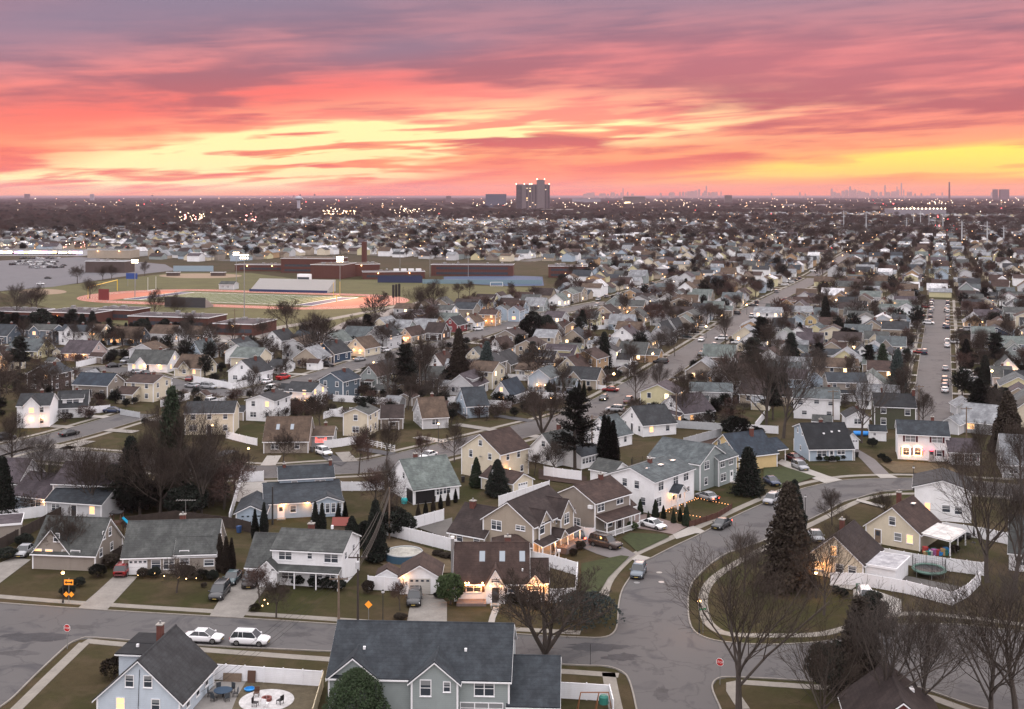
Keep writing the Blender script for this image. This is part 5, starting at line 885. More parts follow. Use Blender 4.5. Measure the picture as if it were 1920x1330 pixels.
for (k, x0, y0, x1, ang, h, d, rg, rise, wc, rc, where, ex) in MID:
    a = Z(k, x0, y0); b_ = Z(k, x1, y0); kind = 'two-storey house' if h > 4.2 else 'house'
    lab = f'{wc} {kind} with {rc} roof, {where}' if where.count(' ') < 12 else f'{wc} house, {where}'
    w_ = lab.split()
    b = Bld('house', ' '.join(w_[:16]), 'house'); f = frameA(a, b_[0], ang, h, d)
    f.w = max(5.0, min(f.w, 17)); b.block(f, rg, rise, wc, rc, r=.5); HSPOT.append((b.L.x, b.L.y, 5.8))
    faces = 'F' + ('R' if ang < 0 else 'L'); b.auto(f, faces, rise=rise, ridge=rg, lp=.10 if 'l' not in ex else .35)
    if rnd.random() < .5 or 'c' in ex: b.chimney(f, f.w * .6, f.d * .62, h + rise + .7, w=.6)
    if 'd' in ex: u = b.block(Fr(f(1, .8, 0), f.ux, f.w - 2, f.d * .55, h + 1.9), 'x', .6, wc, rc, z0=h, trim=False, wname='dormer_wall', rname='dormer_roof'); [b.win(u, 'F', x, h + 1.2, 1.3, 1.0) for x in (1.6, u.w - 1.6)]
    if 'g' in ex: u = b.block(Fr(f(f.w * .2, -.5, 0), f.ux, 3.6, f.d * .5, h), 'y', min(rise, 1.9), wc if 'navy-gabled' not in where else 'navy blue', rc, trim=False, wname='gable_wall', rname='gable_roof'); b.win(u, 'F', 1.8, h - 1.1, 1.1, 1.1, 1 if 'l' in ex else 0)
    if 's' in ex: [b.roofbox(f, x, 2.0, h + 1.75, .7, 1.1, .14, SKYL, 'skylight', .85) for x in (2.2, 5.2)]
    if 'r' in ex: b.win(f, 'F', f.w / 2, 1.5, 2.4, 1.1, 2)
    if 'l' in ex: b.lamp(f(f.w * .45, -.5, 2.2), 30, .16); b.lamp(f(f.w * .8, -.5, 2.2), 18, .12)
    if 'w' in ex: u = b.block(frameA(Z('a', 745, 610), Z('a', 850, 600)[0], -14, 2.5, 6), 'x', 1.3, wc, rc, wname='wing_wall', rname='wing_roof'); b.win(u, 'F', 2, 1.5, 1.4, 1.1)
    if rnd.random() < .45 and h < 4.2 and not ex: b.awning(f, 'F', f.w * .35, f.w * .85, 2.5, 2.2, 1.6, rc, 2)
# ------------------------------------------------------------------ school, playing field, shopping centre
SBR = mat('school brick', (.095, .038, .030), .9, 'brick', amt=.15); SROOF = 'purple grey'
def flatblk(name, label, cat, k, x0, y0, x1, ang, h, d, wm, lit=0, bands=1, roof='purple grey'):
    b = Bld(name, label, cat); a = Z(k, x0, y0); f = frameA(a, Z(k, x1, y0)[0], ang, h, d); b.block(f, 'flat', 0, 'grey', roof, wm=wm)
    for s_ in range(bands):
        q = MB(); z = 1.0 + s_ * 3.4; q.box(f, f.w * .06, f.w * .94, -.04, -.005, z, z + 1.5, GLASS); n = int(f.w / 3)
        for i in range(n): x = f.w * .06 + f.w * .88 * i / n; q.box(f, x, x + .15, -.08, -.041, z, z + 1.5, SBR if wm is SBR else TRIM)
        b.part(q, 'window_band')
    for i in range(lit): b.lamp(f(f.w * (i + .5) / lit, -.8, h - .8), 60, .3)
    HSPOT.append((b.L.x, b.L.y, max(f.w, d) * .62))
    if f.w > 14:
        for i in range(5): b.roofbox(f, f.w * rnd.uniform(.08, .88), d * rnd.uniform(.2, .8), h + .13, rnd.uniform(1, 2.6), rnd.uniform(1, 2), rnd.uniform(.5, 1.3), METAL, 'roof_unit')
    return b, f
b, f = flatblk('school_building', 'low brick school wing with orange lights under its eaves, nearest on the left', 'school', 'e', 300, 660, 690, -16, 4.2, 22, SBR, 0)
for i in range(3): q = MB(); q.lathe(f(f.w * (.1 + i * .12), -.5, 2.6), [(.3, -.3), (.5, 0), (.3, .3)], mat('orange lamp', (1, .5, .2), .5, emit=(1, .42, .12), es=9), 8); b.part(q, 'eave_lamp')
for i in range(4): b.roofbox(f, f.w * (.2 + .2 * i), 8, 4.4, 1.6, 1.6, .9, METAL, 'roof_unit')
flatblk('school_building', 'brick school wing behind the bare branches, at the left edge', 'school', 'e', -160, 650, 230, -16, 3.8, 16, SBR)
flatblk('school_building', 'brick school wing stepped back behind the nearest one', 'school', 'e', 690, 640, 990, -16, 4.4, 14, SBR)
b, f = flatblk('school_building', 'long flat-roofed brick school wing with white roof edge beside the track', 'school', 'e', 960, 690, 1560, -14, 4.4, 16, SBR); b, f = flatblk('school_building', 'end of the long flat brick wing, with a small lit doorway', 'school', 'f', 0, 640, 262, -14, 4.4, 20, SBR, 1)
b, f = flatblk('school_building', 'three-storey brick school block with the pinkish roof edge', 'school', 'f', 435, 222, 800, -10, 10, 22, SBR, 0, 2, 'tan')
q = MB(); q.box(f, f.w * 1.40, f.w * 1.40 + 3, 2, 5, 0, 22, SBR); b.part(q, 'chimney')
b, f = flatblk('school_building', 'windowless brick gymnasium block behind the stadium', 'school', 'f', 625, 262, 830, -12, 9, 26, SBR, 0, 0, 'tan'); flatblk('school_building', 'brick school block right of the gymnasium with roof units', 'school', 'f', 830, 262, 1070, 16, 8, 22, SBR, 1, 0, 'tan')
flatblk('school_building', 'low brick school front with a lit entrance behind the bleachers', 'school', 'f', 140, 262, 620, -6, 4.5, 14, SBR, 3); b, f = flatblk('school_building', 'low brick school extension beside the blue fence', 'school', 'f', 960, 310, 1360, 8, 4.5, 14, SBR, 2)
[b.roofbox(f, f.w * (.5 + .12 * i), 3, 4.7, 3.5, 3, 1.4, TRIM, 'roof_unit') for i in range(4)]
flatblk('school_building', 'long two-storey brick school wing behind the blue fence', 'school', 'f', 1400, 262, 1925, -4, 7.5, 14, SBR, 0, 2); flatblk('school_building', 'far end of the brick school, nearest the houses', 'school', 'g', 440, 478, 690, -2, 7.5, 16, SBR, 0, 2)
flatblk('store_building', 'beige flat-roofed shop building with lit wall beyond the parking lot', 'shop', 'e', 655, 196, 975, -6, 7, 20, wallm('beige'), 2, 0, 'grey'); flatblk('store_building', 'dark warehouse wall with a white roof edge beside the parking lot', 'shop', 'e', 640, 280, 935, -8, 8, 16, wallm('dark brown'), 0, 0, 'pale grey')
b, f = flatblk('shopping_centre', 'low strip of shops with coloured lights at the left edge', 'shop', 'e', -200, 196, 620, -4, 5, 24, wallm('pale grey'), 0, 1, 'grey')
for i in range(22):
    q = MB(); x = f.w * (i + .5) / 22; c = [(1, .7, .4), (1, .8, .55), (1, .35, .6), (.5, .45, 1), (1, .55, .2), (.9, .9, 1)][i % 6]; q.box(f, x - rnd.uniform(1, 3), x + rnd.uniform(1, 3), -.4, -.1, 2.2, 2.2 + rnd.uniform(1, 2), mat(f'shop sign {i % 6}', c, .5, emit=c, es=5, sample=False)); b.part(q, 'shop_sign')
# track and field
TA = R(-19.7); TC = Vector((-142, 630, 0)); tu = Vector((math.cos(TA), math.sin(TA), 0)); tv = Vector((-tu.y, tu.x, 0))
def TF(x, y, z=0): return TC + tu * x + tv * y + Vector((0, 0, z))
def oval(a, r, n=24): return [TF(a + r * math.cos(t), r * math.sin(t)) for t in [R(-90 + 180 * i / n) for i in range(n + 1)]] + [TF(-a - r * math.cos(t), -r * math.sin(t)) for t in [R(-90 + 180 * i / n) for i in range(n + 1)]]
def fsheet(nm, pts, m, z): q = MB(); q.poly([p + Vector((0, 0, z)) for p in pts], m); return q.build(nm, None, kind='structure')
TRK = mat('running track', (.33, .12, .08), .9, 'ground', amt=.12, scale=.4); FLD = mat('field turf', (.075, .09, .030), .95, 'ground', amt=.15, scale=.5); FLG = mat('school lawn', (.075, .072, .028), 1, 'ground', amt=.2, scale=.2); CLAY = mat('infield clay', (.22, .165, .115), 1, 'ground', amt=.1); LINE = mat('field paint', (.75, .75, .72), .8); FBL = mat('blue field paint', (.03, .04, .09), .8); YEL = mat('yellow paint', (.75, .52, .06), .5)
def pxs(nm, pts, m, z): return sheet(nm, pts, m, z)
pxs('playing_field', [(0, 548), (150, 532), (330, 511), (470, 512), (560, 524), (700, 525), (900, 536), (1010, 540), (1012, 552), (960, 560), (860, 566), (780, 574), (700, 600), (640, 625), (560, 632), (520, 615), (240, 612), (150, 590), (60, 570)], FLG, .02)
fsheet('running_track', oval(46, 46), TRK, .035); fsheet('football_field', [TF(-57, -34), TF(57, -34), TF(57, 34), TF(-57, 34)], FLG, .05); q = MB()
q.poly([TF(-55, -24.4, .06), TF(55, -24.4, .06), TF(55, 24.4, .06), TF(-55, 24.4, .06)], FLD); q.build('football_turf', None, kind='structure')
q = MB()
for i in range(21): x = -45.7 + i * 4.57; q.poly([TF(x - .15, -24, .07), TF(x + .15, -24, .07), TF(x + .15, 24, .07), TF(x - .15, 24, .07)], LINE)
for y in (-25, 24.2): q.poly([TF(-55, y, .07), TF(55, y, .07), TF(55, y + .8, .07), TF(-55, y + .8, .07)], LINE)
for x in (-55.6, -46.2, 45.6, 55): q.poly([TF(x, -25, .075), TF(x + .8, -25, .075), TF(x + .8, 25, .075), TF(x, 25, .075)], LINE)
for i in range(9): rr = 35 + i * 1.3; o_ = oval(46, rr, 20); ribbon(q, o_ + [o_[0]], -.05, .05, .08, .08, LINE)
q.build('field_lines', None, kind='structure'); q = MB()
for x in (-54.6, 46.6): q.poly([TF(x, -24, .072), TF(x + 8.2, -24, .072), TF(x + 8.2, 24, .072), TF(x, 24, .072)], FBL)
q.build('end_zone', None, kind='structure')
def ell(cx, cy, rx, ry, n=28): return [(cx + rx * math.cos(6.2832 * i / n), cy + ry * math.sin(6.2832 * i / n)) for i in range(n)]
pxs('baseball_infield', ell(376, 517.5, 78, 4.6), CLAY, .04); pxs('baseball_infield', ell(79, 547.5, 46, 5.2), CLAY, .045); pxs('parking_lot', [(-120, 512), (-60, 496), (0, 489), (150, 482), (310, 496), (330, 507), (250, 516), (100, 538), (0, 546), (-120, 556)], mat('parking asphalt', (.105, .105, .115), .9, 'ground', amt=.12, scale=.3), .03)
pxs('school_road', [(520, 655), (600, 628), (640, 606), (700, 588), (765, 571), (792, 563), (800, 570), (770, 585), (720, 600), (690, 617), (640, 640), (600, 655)], mat('pale asphalt', (.19, .175, .165), .9, 'ground', amt=.08), .042); pxs('path', [(400, 628), (520, 612), (600, 600), (700, 581), (760, 569), (762, 572), (700, 585), (600, 605), (520, 618), (400, 634)], WALK, .055); pxs('school_road', [(260, 640), (400, 628), (520, 618), (540, 628), (400, 640), (260, 652)], mat('pale asphalt', (0, 0, 0)), .036)
pxs('blue_track', [(832, 519), (960, 517), (1017, 519), (1020, 536), (960, 537), (832, 530)], mat('blue court', (.05, .075, .13), .9, 'ground', amt=.1), .04)
# bleachers
b = Bld('bleachers', 'long grey stadium bleachers with a white press box on the far side of the track', 'bleachers'); f = frameA((466, 547), 612, -15, .01, 14); b.begin(f); q = MB()
for i in range(14): q.box(f, .3, f.w - .3, 1.5 + i * .85, 2.35 + i * .85 - .01, 0, 1.1 + i * .42, mat('bleacher metal', (.42, .41, .40), .7))
b.part(q, 'seating'); q = MB(); q.box(f, 0, f.w, .9, 1.2, 0, 1.4, mat('blue rail', (.03, .045, .11), .6)); b.part(q, 'front_rail'); q = MB(); q.box(f, f.w * .5, f.w * .66, 13, 16, 4, 9.4, TRIM); q.box(f, f.w * .505, f.w * .655, 12.9, 12.99, 6.4, 7.8, GLASS); b.part(q, 'press_box'); q = MB()
for x in (.3, .36, .7, .76): q.box(f, f.w * x, f.w * x + .8, 1.3, 13, .2, 1.2, METAL)
b.part(q, 'aisle')
b = Bld('bleachers', 'smaller bleachers seen from behind on the near side of the track', 'bleachers'); f = frameA((380, 574), 307 + 146, -15, .01, 9); f.O = P(308, 576); f.w = 22; b.begin(f); q = MB()
for i in range(9): q.box(f, 0, f.w, 8 - i * .85 - .84, 8 - i * .85, 0, 1.0 + i * .42, METAL)
b.part(q, 'seating'); q = MB(); q.box(f, 0, f.w, .2, .3, .2, 5.0, mat('dark mesh', (.05, .05, .055), .9)); b.part(q, 'back_screen')
# stadium lamps
for i, (x, y, h, lab) in enumerate([(637.5, 554, 21, 'tallest lit floodlight mast right of the bleachers'), (443, 541, 21, 'lit floodlight mast left of the far bleachers'), (253, 558, 20, 'floodlight mast above the blue scoreboard'), (458, 616, 30, 'floodlight mast on the near side of the track'), (750, 503, 14, 'slim lamp mast in front of the brick gymnasium'), (806, 520, 15, 'pale lamp mast left of the blue court'), (878, 519, 15, 'pale lamp mast over the blue court')]):
    t = thing('floodlight_mast', lab, 'floodlight', P(x, y)); q = MB(); q.tube([(0, 0, 0), (0, 0, h)], [.22, .12], METAL, 8); q.build('pole', t)
    if i < 4:
        q = MB()
        for r_ in range(2 if i else 3): q.box(ID, -1.7, 1.7, -.1, .1, h - .3 - r_ * 1.2, h - .1 - r_ * 1.2, METAL)
        q.build('crossarm', t); q = MB()
        for r_ in range(2 if i else 3):
            for j in range(4): q.lathe((-1.4 + j * .93, -.3, h - .2 - r_ * 1.2), [(.12, -.3), (.36, -.2), (.36, .2), (.12, .3)], mat('floodlight glow', (1, .9, .75), .5, emit=(1, .80, .55), es=(10 if i < 3 else 3), sample=False), 8)
        q.build('lamps', t)
l = bpy.data.lights.new('stadium_light', 'SPOT'); l.energy = 95000; l.color = (1, .58, .34); l.spot_size = R(120); l.spot_blend = 1; l.shadow_soft_size = 1; lo = bpy.data.objects.new('stadium_light', l); S.collection.objects.link(lo); lo.location = P(637, 554) + Vector((0, -4, 20)); lo.rotation_euler = (P(640, 566) - lo.location).to_track_quat('-Z', 'Y').to_euler()
l2 = l.copy(); l2.energy = 30000; lo = bpy.data.objects.new('stadium_light', l2); S.collection.objects.link(lo); lo.location = P(300, 546) + Vector((0, 0, 20)); lo.rotation_euler = (P(320, 558) - lo.location).to_track_quat('-Z', 'Y').to_euler()
for lab, c, sg in (('white goalpost at the left end of the football field', LINE, -56), ('yellow goalpost at the right end of the football field', YEL, 56)):
    t = thing('goalpost', lab, 'goalpost', TF(sg, 0)); q = MB(); q.tube([(0, 0, 0), (0, 0, 3)], .15, c, 6); a = tv * 3.5; q.tube([Vector((0, 0, 3)) - a, Vector((0, 0, 3)) + a], .12, c, 6)
    for s2 in (-1, 1): q.tube([Vector((0, 0, 3)) + a * s2, Vector((0, 0, 10)) + a * s2], .10, c, 6)
    q.build('frame', t)
t = thing('goal_frame', 'large bent yellow frame at the left of the track', 'goalpost', P(165, 560)); q = MB(); c = P(220, 545) - P(165, 560); q.tube([(0, 0, 0), (0, 0, 6), c + Vector((0, 0, 6)), c], .22, YEL, 6); q.build('frame', t)
def sign_board(name, lab, cat, k, x, y, w, h, zb, m, ang=-15):
    p = P(*Z(k, x, y)); t = thing(name, lab, cat, p, R(ang)); q = MB(); q.box(ID, -w / 2, w / 2, -.15, .15, zb, zb + h, m); q.build('board', t); q = MB(); [q.tube([(s * w * .35, 0, 0), (s * w * .35, 0, zb)], .12, METAL, 6) for s in (-1, 1)]; q.build('posts', t); return t
sign_board('scoreboard', 'blue scoreboard left of the running track', 'scoreboard', 'e', 988, 470, 7.5, 3.4, 4.5, mat('blue board', (.03, .07, .25), .6)); sign_board('notice_board', 'dark red board at the left end of the track', 'board', 'e', 778, 580, 6, 5.6, .6, mat('dark red board', (.16, .03, .03), .6))
sign_board('school_sign', 'white sign on posts in front of the brick gymnasium', 'sign', 'f', 693, 348, 5.5, 1.5, 6, TRIM, -5)
for i in range(3):
    t = thing('banner_pole', ['leftmost', 'middle', 'rightmost'][i] + ' of three black banner poles at the right end of the track', 'banner', P(737.5 + i * 5.5, 571.5 - i * 1.2), 0, 'banner poles'); q = MB(); q.tube([(0, 0, 0), (0, 0, 10)], .12, POLEM, 6); q.build('pole', t); q = MB(); q.box(ID, -.6, .6, -.05, .05, 3.5, 9.8, BLACKM); q.build('banner', t)
b = Bld('snack_stand', 'little white snack stand with a grey roof beside the bleachers', 'kiosk'); f = frameA((411, 533), 438, -14, 3, 6); b.block(f, 'x', 1.4, 'pale grey', 'grey'); b.win(f, 'F', 2.2, 1.6, 1.6, 1.2, 3); b.win(f, 'F', 5.5, 1.6, 1.6, 1.2, 3)
b = Bld('dugout', 'dark dugout left of the far baseball infield', 'dugout'); f = frameA((312, 511), 334, -4, 2.4, 4); b.block(f, 'flat', 0, 'dark brown', 'black'); b = Bld('dugout', 'dark dugout right of the far baseball infield', 'dugout'); f = frameA((395, 511), 420, -4, 2.4, 4); b.block(f, 'flat', 0, 'dark brown', 'black')
b = Bld('outfield_fence', 'pale blue grey outfield fence behind the far infield', 'fence'); f = frameA((325, 509), 400, -3, .01, .3); b.begin(f); q = MB(); q.box(f, 0, f.w, 0, .2, 0, 4.0, mat('fence screen', (.28, .36, .42), .9)); b.part(q, 'screen')
b = Bld('field_fence', 'dark blue screen fence right of the brick gymnasium', 'fence'); f = frameA((708, 530), 792, -6, .01, .3); b.begin(f); q = MB(); q.box(f, 0, f.w, 0, .2, 0, 4.2, FBL); b.part(q, 'screen')
b = Bld('field_fence', 'long blue and white screen fence along the blue court', 'fence'); f = frameA((792, 532), 1017, -4, .01, .3); b.begin(f); q = MB(); q.box(f, 0, f.w, 0, .2, 0, 2.6, mat('pale blue screen', (.17, .25, .29), .9)); b.part(q, 'screen')
t = thing('soccer_goal', 'white soccer goal in front of the blue court', 'goal', P(931, 537)); q = MB()
for a, c in (((-3.6, 0, 0), (-3.6, 0, 2.4)), ((3.6, 0, 0), (3.6, 0, 2.4)), ((-3.6, 0, 2.4), (3.6, 0, 2.4)), ((-3.6, 0, 2.4), (-3.9, 2.4, 0)), ((3.6, 0, 2.4), (3.9, 2.4, 0)), ((-3.9, 2.4, 0), (3.9, 2.4, 0))): q.tube([a, c], .12, TRIM, 5)
q.build('frame', t)
# ------------------------------------------------------------------ trees and shrubs traced from the photograph
T = [
 ('open1', 1385, 1338, 18.5, 'tallest bare tree in the foreground, beside the red stop sign right of the road', 1.1), ('multi1', 1022, 1226, 10.5, 'spreading many-stemmed bare tree standing behind the slate wing roof', 1.25),
 ('open2', 1545, 1154, 12.5, 'bare forked tree in front of the cream gable house', .8), ('open2', 1850, 1092, 20, 'huge bare tree over the white fences on the right', 1.0), ('open3', 1902, 1110, 19, 'bare tree right beside the huge one at the right edge', .9),
 ('open3', 1652, 1385, 16, 'bare tree rising through the dark roof at the bottom right', 1.1), ('open1', 1728, 1362, 14, 'bare tree right of the dark roof at the bottom', 1.1), ('open2', 1860, 1365, 15, 'dark bare tree second from the bottom right corner', 1.1), ('open3', 1905, 1345, 18, 'bare tree in the bottom right corner', 1.0), ('open2', 1545, 1385, 12, 'thin bare tree left of the dark roof at the bottom', 1.0),
 ('multi1', 120, 1060, 8.5, 'small forked bare tree in front of the taupe gable', .75), ('orn1', 331, 1112, 5.0, 'round ornamental bare tree on the lawn of the grey ranch house', 1.1), ('orn2', 487, 1131, 5.2, 'bare ornamental tree beside the driveway with four cars', 1.0), ('orn1', 518, 1158, 5.4, 'bare ornamental tree on the verge near the utility poles', .95), ('orn2', 750, 1145, 4.2, 'small bare tree in a round mulch bed by the concrete drive', .8),
 ('open1', 340, 948, 20, 'tallest grey bare tree in the dense clump on the left', .95), ('tall3', 398, 935, 15, 'bare tree at the right of the dense clump', 1.0), ('tall2', 365, 962, 13, 'bare tree low in the dense clump', 1.0), ('orn1', 440, 930, 9, 'bushy brown bare tree at the edge of the dense clump', 1.0), ('tall3', 300, 925, 17, 'bare tree behind the spruces of the clump', .9),
 ('spruce', 322, 945, 20.5, 'tallest spruce, rising left of the middle', .62), ('wide1', 275, 955, 15, 'bare spreading tree left of the tallest spruce', 1.0), ('spruced', 245, 955, 12.5, 'dark spruce at the left of the clump', .9), ('open2', 300, 968, 12, 'low bare tree filling the front of the clump', 1.3), ('open1', 378, 968, 14, 'bare tree over the aerial of the ranch house', 1.1), ('orn2', 420, 955, 9, 'reddish brown bare tree right of the clump', 1.2), ('round', 262, 965, 6, 'dark round evergreen under the clump', 1.1), ('round', 350, 968, 5, 'dark round evergreen right under the clump', 1.4), ('pine', 215, 962, 8, 'low dark pine by the pale two-storey house', 1.1),
 ('tall2', 77, 950, 13.5, 'slender bare tree at the far left', .9), ('wide1', 168, 968, 14, 'dark spreading bare tree behind the taupe gable house', 1.05), ('spruced', 5, 975, 10.5, 'dark conifer at the left edge', .9), ('tall3', 20, 880, 12, 'bare tree at the left edge above the conifer', 1.1),
 ('tall3', 731, 985, 11.5, 'bare tree where the overhead wires end', .65), ('orn2', 700, 962, 8, 'brown bushy bare tree by the white cape', 1.1), ('orn1', 737, 1000, 6, 'small bare tree below the wires', .9), ('orn1', 530, 878, 8, 'bare street tree left of the light blue house', .85), ('orn2', 673, 889, 9, 'bare street tree behind the light blue house', .7), ('tall1', 725, 872, 9.5, 'bare street tree by the white rail fence', .8), ('orn1', 690, 860, 7.5, 'bare tree on the verge across from the white rail fence', .8), ('orn2', 790, 868, 6.5, 'small bare street tree behind the white cape', .8), ('tall3', 852, 866, 9, 'bare street tree left of the cream gable house', .9),
 ('multi1', 1017, 813, 11, 'low spreading bare tree by the bend of the back street', 1.2), ('tall1', 1192, 755, 12, 'bare tree on the verge beside the maroon car', .9), ('tall2', 1235, 741, 10, 'pale bare tree right of the wide street start', 1.0), ('tall3', 1282, 795, 14, 'bare tree in front of the timbered white house', .9), ('open1', 1437, 812, 23, 'left of two very tall bare trees with wide crowns', .85), ('open3', 1469, 822, 23.5, 'right of two very tall bare trees with wide crowns', .85), ('open3', 1615, 831, 17, 'bare tree standing over the blue boat cover', .9),
 ('tall1', 1361, 645, 13, 'bare tree on the verge halfway up the wide street', 1.0), ('wide2', 1238, 670, 11, 'dark bare tree left of the wide street', .9), ('tall2', 1265, 668, 10, 'thin bare tree at the kerb of the wide street', .8), ('slim1', 729, 763, 15, 'tall thin bare tree with a forked top in the middle', 1.2), ('tall1', 799, 735, 17, 'tall bare tree behind the timber fence in the middle', .8), ('pine', 760, 745, 14, 'dark ivy-clad tree in the middle', .9), ('wide2', 742, 742, 13, 'bare tree beside the ivy-clad one', .8),
 ('spruceb', 860, 731, 17, 'tall ragged pine with a bare lower trunk', .75), ('spruceblue', 913, 718, 12, 'bluish spruce in the middle', .9), ('round', 850, 728, 6, 'dark round evergreen at the foot of the ragged pine', 1.2), ('orn1', 601, 812, 10, 'bare tree beside the cream two-storey house', .8), ('pine', 680, 812, 8, 'olive green young pine in front of the cream house', .7), ('orn2', 560, 800, 7, 'reddish bare tree by the white house with low dark roof', .8),
 ('round', 1001, 643, 10.5, 'left of two big round dark evergreens', 1.0), ('round', 1022, 643, 9.5, 'right of two big round dark evergreens', 1.0), ('pine', 1078, 882, 15.5, 'tall dark pine behind the beige houses', 1.0), ('coned', 933, 930, 6.5, 'dark cone-shaped pine above the garden sheds', 1.3), ('cone', 893, 914, 5.5, 'dark conical shrub below the cream gable house', .9),
 ('column', 1133, 873, 10, 'left of three tall dark arborvitae', 1.3), ('column', 1141, 871, 9.5, 'middle of three tall dark arborvitae', 1.3), ('column', 1150, 874, 9, 'right of three tall dark arborvitae', 1.3), ('spruced', 1133, 688, 11, 'dark spruce by the orange tan gable', 1.0), ('spruceblue', 906, 716, 9, 'smaller bluish spruce beside the larger one', .9),
 ('spruced', 1403, 928, 8.6, 'dark spruce on the lawn at the inside of the bend', 1.25), ('spruceb', 1478, 1104, 14.5, 'large brownish spruce in front of the bend', .98), ('coned', 1490, 1030, 10.5, 'dark spruce top rising behind the large brownish one', .8), ('weep', 1098, 1168, 3.6, 'weeping evergreen with drooping branches at the street corner', 1.1),
 ('spruceb', 1612, 1300, 10.5, 'dark hemlock in front of the road at the bottom right', 1.1), ('round', 1560, 1300, 5.2, 'big dark round evergreen at the bottom right', 1.0), ('pine', 1640, 1215, 6.5, 'ragged dark evergreen beside the parked olive car', 1.3), ('coneb', 1890, 858, 13.5, 'large bronze cone-shaped cedar near the right edge', 1.0),
 ('coned', 1812, 690, 9, 'dark evergreen right of the straight street', .9), ('pine', 1867, 692, 11, 'dark pine right of the straight street', 1.1), ('spruceblue', 1683, 738, 12, 'bluish spruce left of the straight street', .9), ('spruce', 1655, 716, 11, 'dark spruce beside the bluish one', .9), ('pine', 1629, 712, 10, 'dark pine above the two dormers', .9), ('pine', 1535, 700, 9, 'dark pine between the long slate roofs', 1.1), ('spruced', 1500, 640, 7, 'dark spruce by the white yards', 1.1), ('spruced', 1548, 622, 14, 'tall dark spruce among the pale roofs', .8), ('round', 1590, 655, 7, 'round dark evergreen among the pale roofs', 1.3), ('coned', 1437, 735, 5, 'clipped dark evergreen by the corner gable house', 1.4),
 ('column', 591, 1000, 5.0, 'left tall arborvitae of the front pair beside the bay window', 1.25), ('column', 604, 1000, 4.8, 'right tall arborvitae of the front pair beside the bay window', 1.25), ('column', 634, 985, 3.6, 'left of two slim arborvitae right of the bay window', 1.2), ('column', 647, 985, 3.8, 'right of two slim arborvitae right of the bay window', 1.3), ('column', 478, 1010, 4.6, 'left arborvitae beside the blue garage', 1.2), ('column', 495, 1004, 5.2, 'right arborvitae beside the blue garage', 1.2), ('columnb', 412, 1072, 5.4, 'left bronze arborvitae at the end of the grey ranch house', 1.2), ('columnb', 424, 1075, 5.2, 'middle bronze arborvitae at the end of the grey ranch house', 1.3), ('columnb', 434, 1072, 4.8, 'right bronze arborvitae at the end of the grey ranch house', 1.2), ('coned', 704, 1052, 9.0, 'dark tapering evergreen behind the overhead wires', .8), ('round', 742, 1004, 4.0, 'dark bushy shrub at the corner of the long white fence', 1.6), ('coned', 660, 1030, 5, 'dark evergreen behind the red playhouse', 1.2),
 ('egg', 668, 1385, 7.0, 'full green cone-shaped evergreen in front of the big sage house', 1.05), ('roundl', 845, 1133, 3.9, 'tall bright green shrub at the corner of the cottage', .95), ('tall2', 1232, 905, 5, 'leafless shrub beside the big white house', 1.2), ('wide1', 1040, 890, 7.5, 'dark bare tree in the yard above the beige houses', 1.0), ('orn1', 1002, 892, 5, 'small bare tree in the yard above the beige houses', 1),
 ('tall1', 1660, 975, 5, 'leafless shrubs before the white two-storey house', 1.3), ('wide1', 1795, 905, 6.5, 'flat-topped bare tree in front of the colonial house', 1.7), ('tall3', 1840, 890, 11, 'bare tree behind the white two-storey house', .9), ('tall1', 1730, 800, 9, 'bare brown tree at the end of the straight street', 1.0), ('tall2', 1870, 800, 10, 'bare tree over the wide grey house', 1.1), ('tall3', 1915, 930, 14, 'bare tree cut by the right edge', 1), ('tall1', 1590, 1050, 7, 'bare tree against the beige gable house', .8), ('tall3', 1560, 985, 6.5, 'thin leafless trees inside the bend', 1.2), ('tall2', 1395, 1110, 9, 'thin bare tree right of the road with its crown over the lawn', 1.0),
]
for k, x, y, h, lab, wd in T: tree(k, x, y, h, lab, wd)
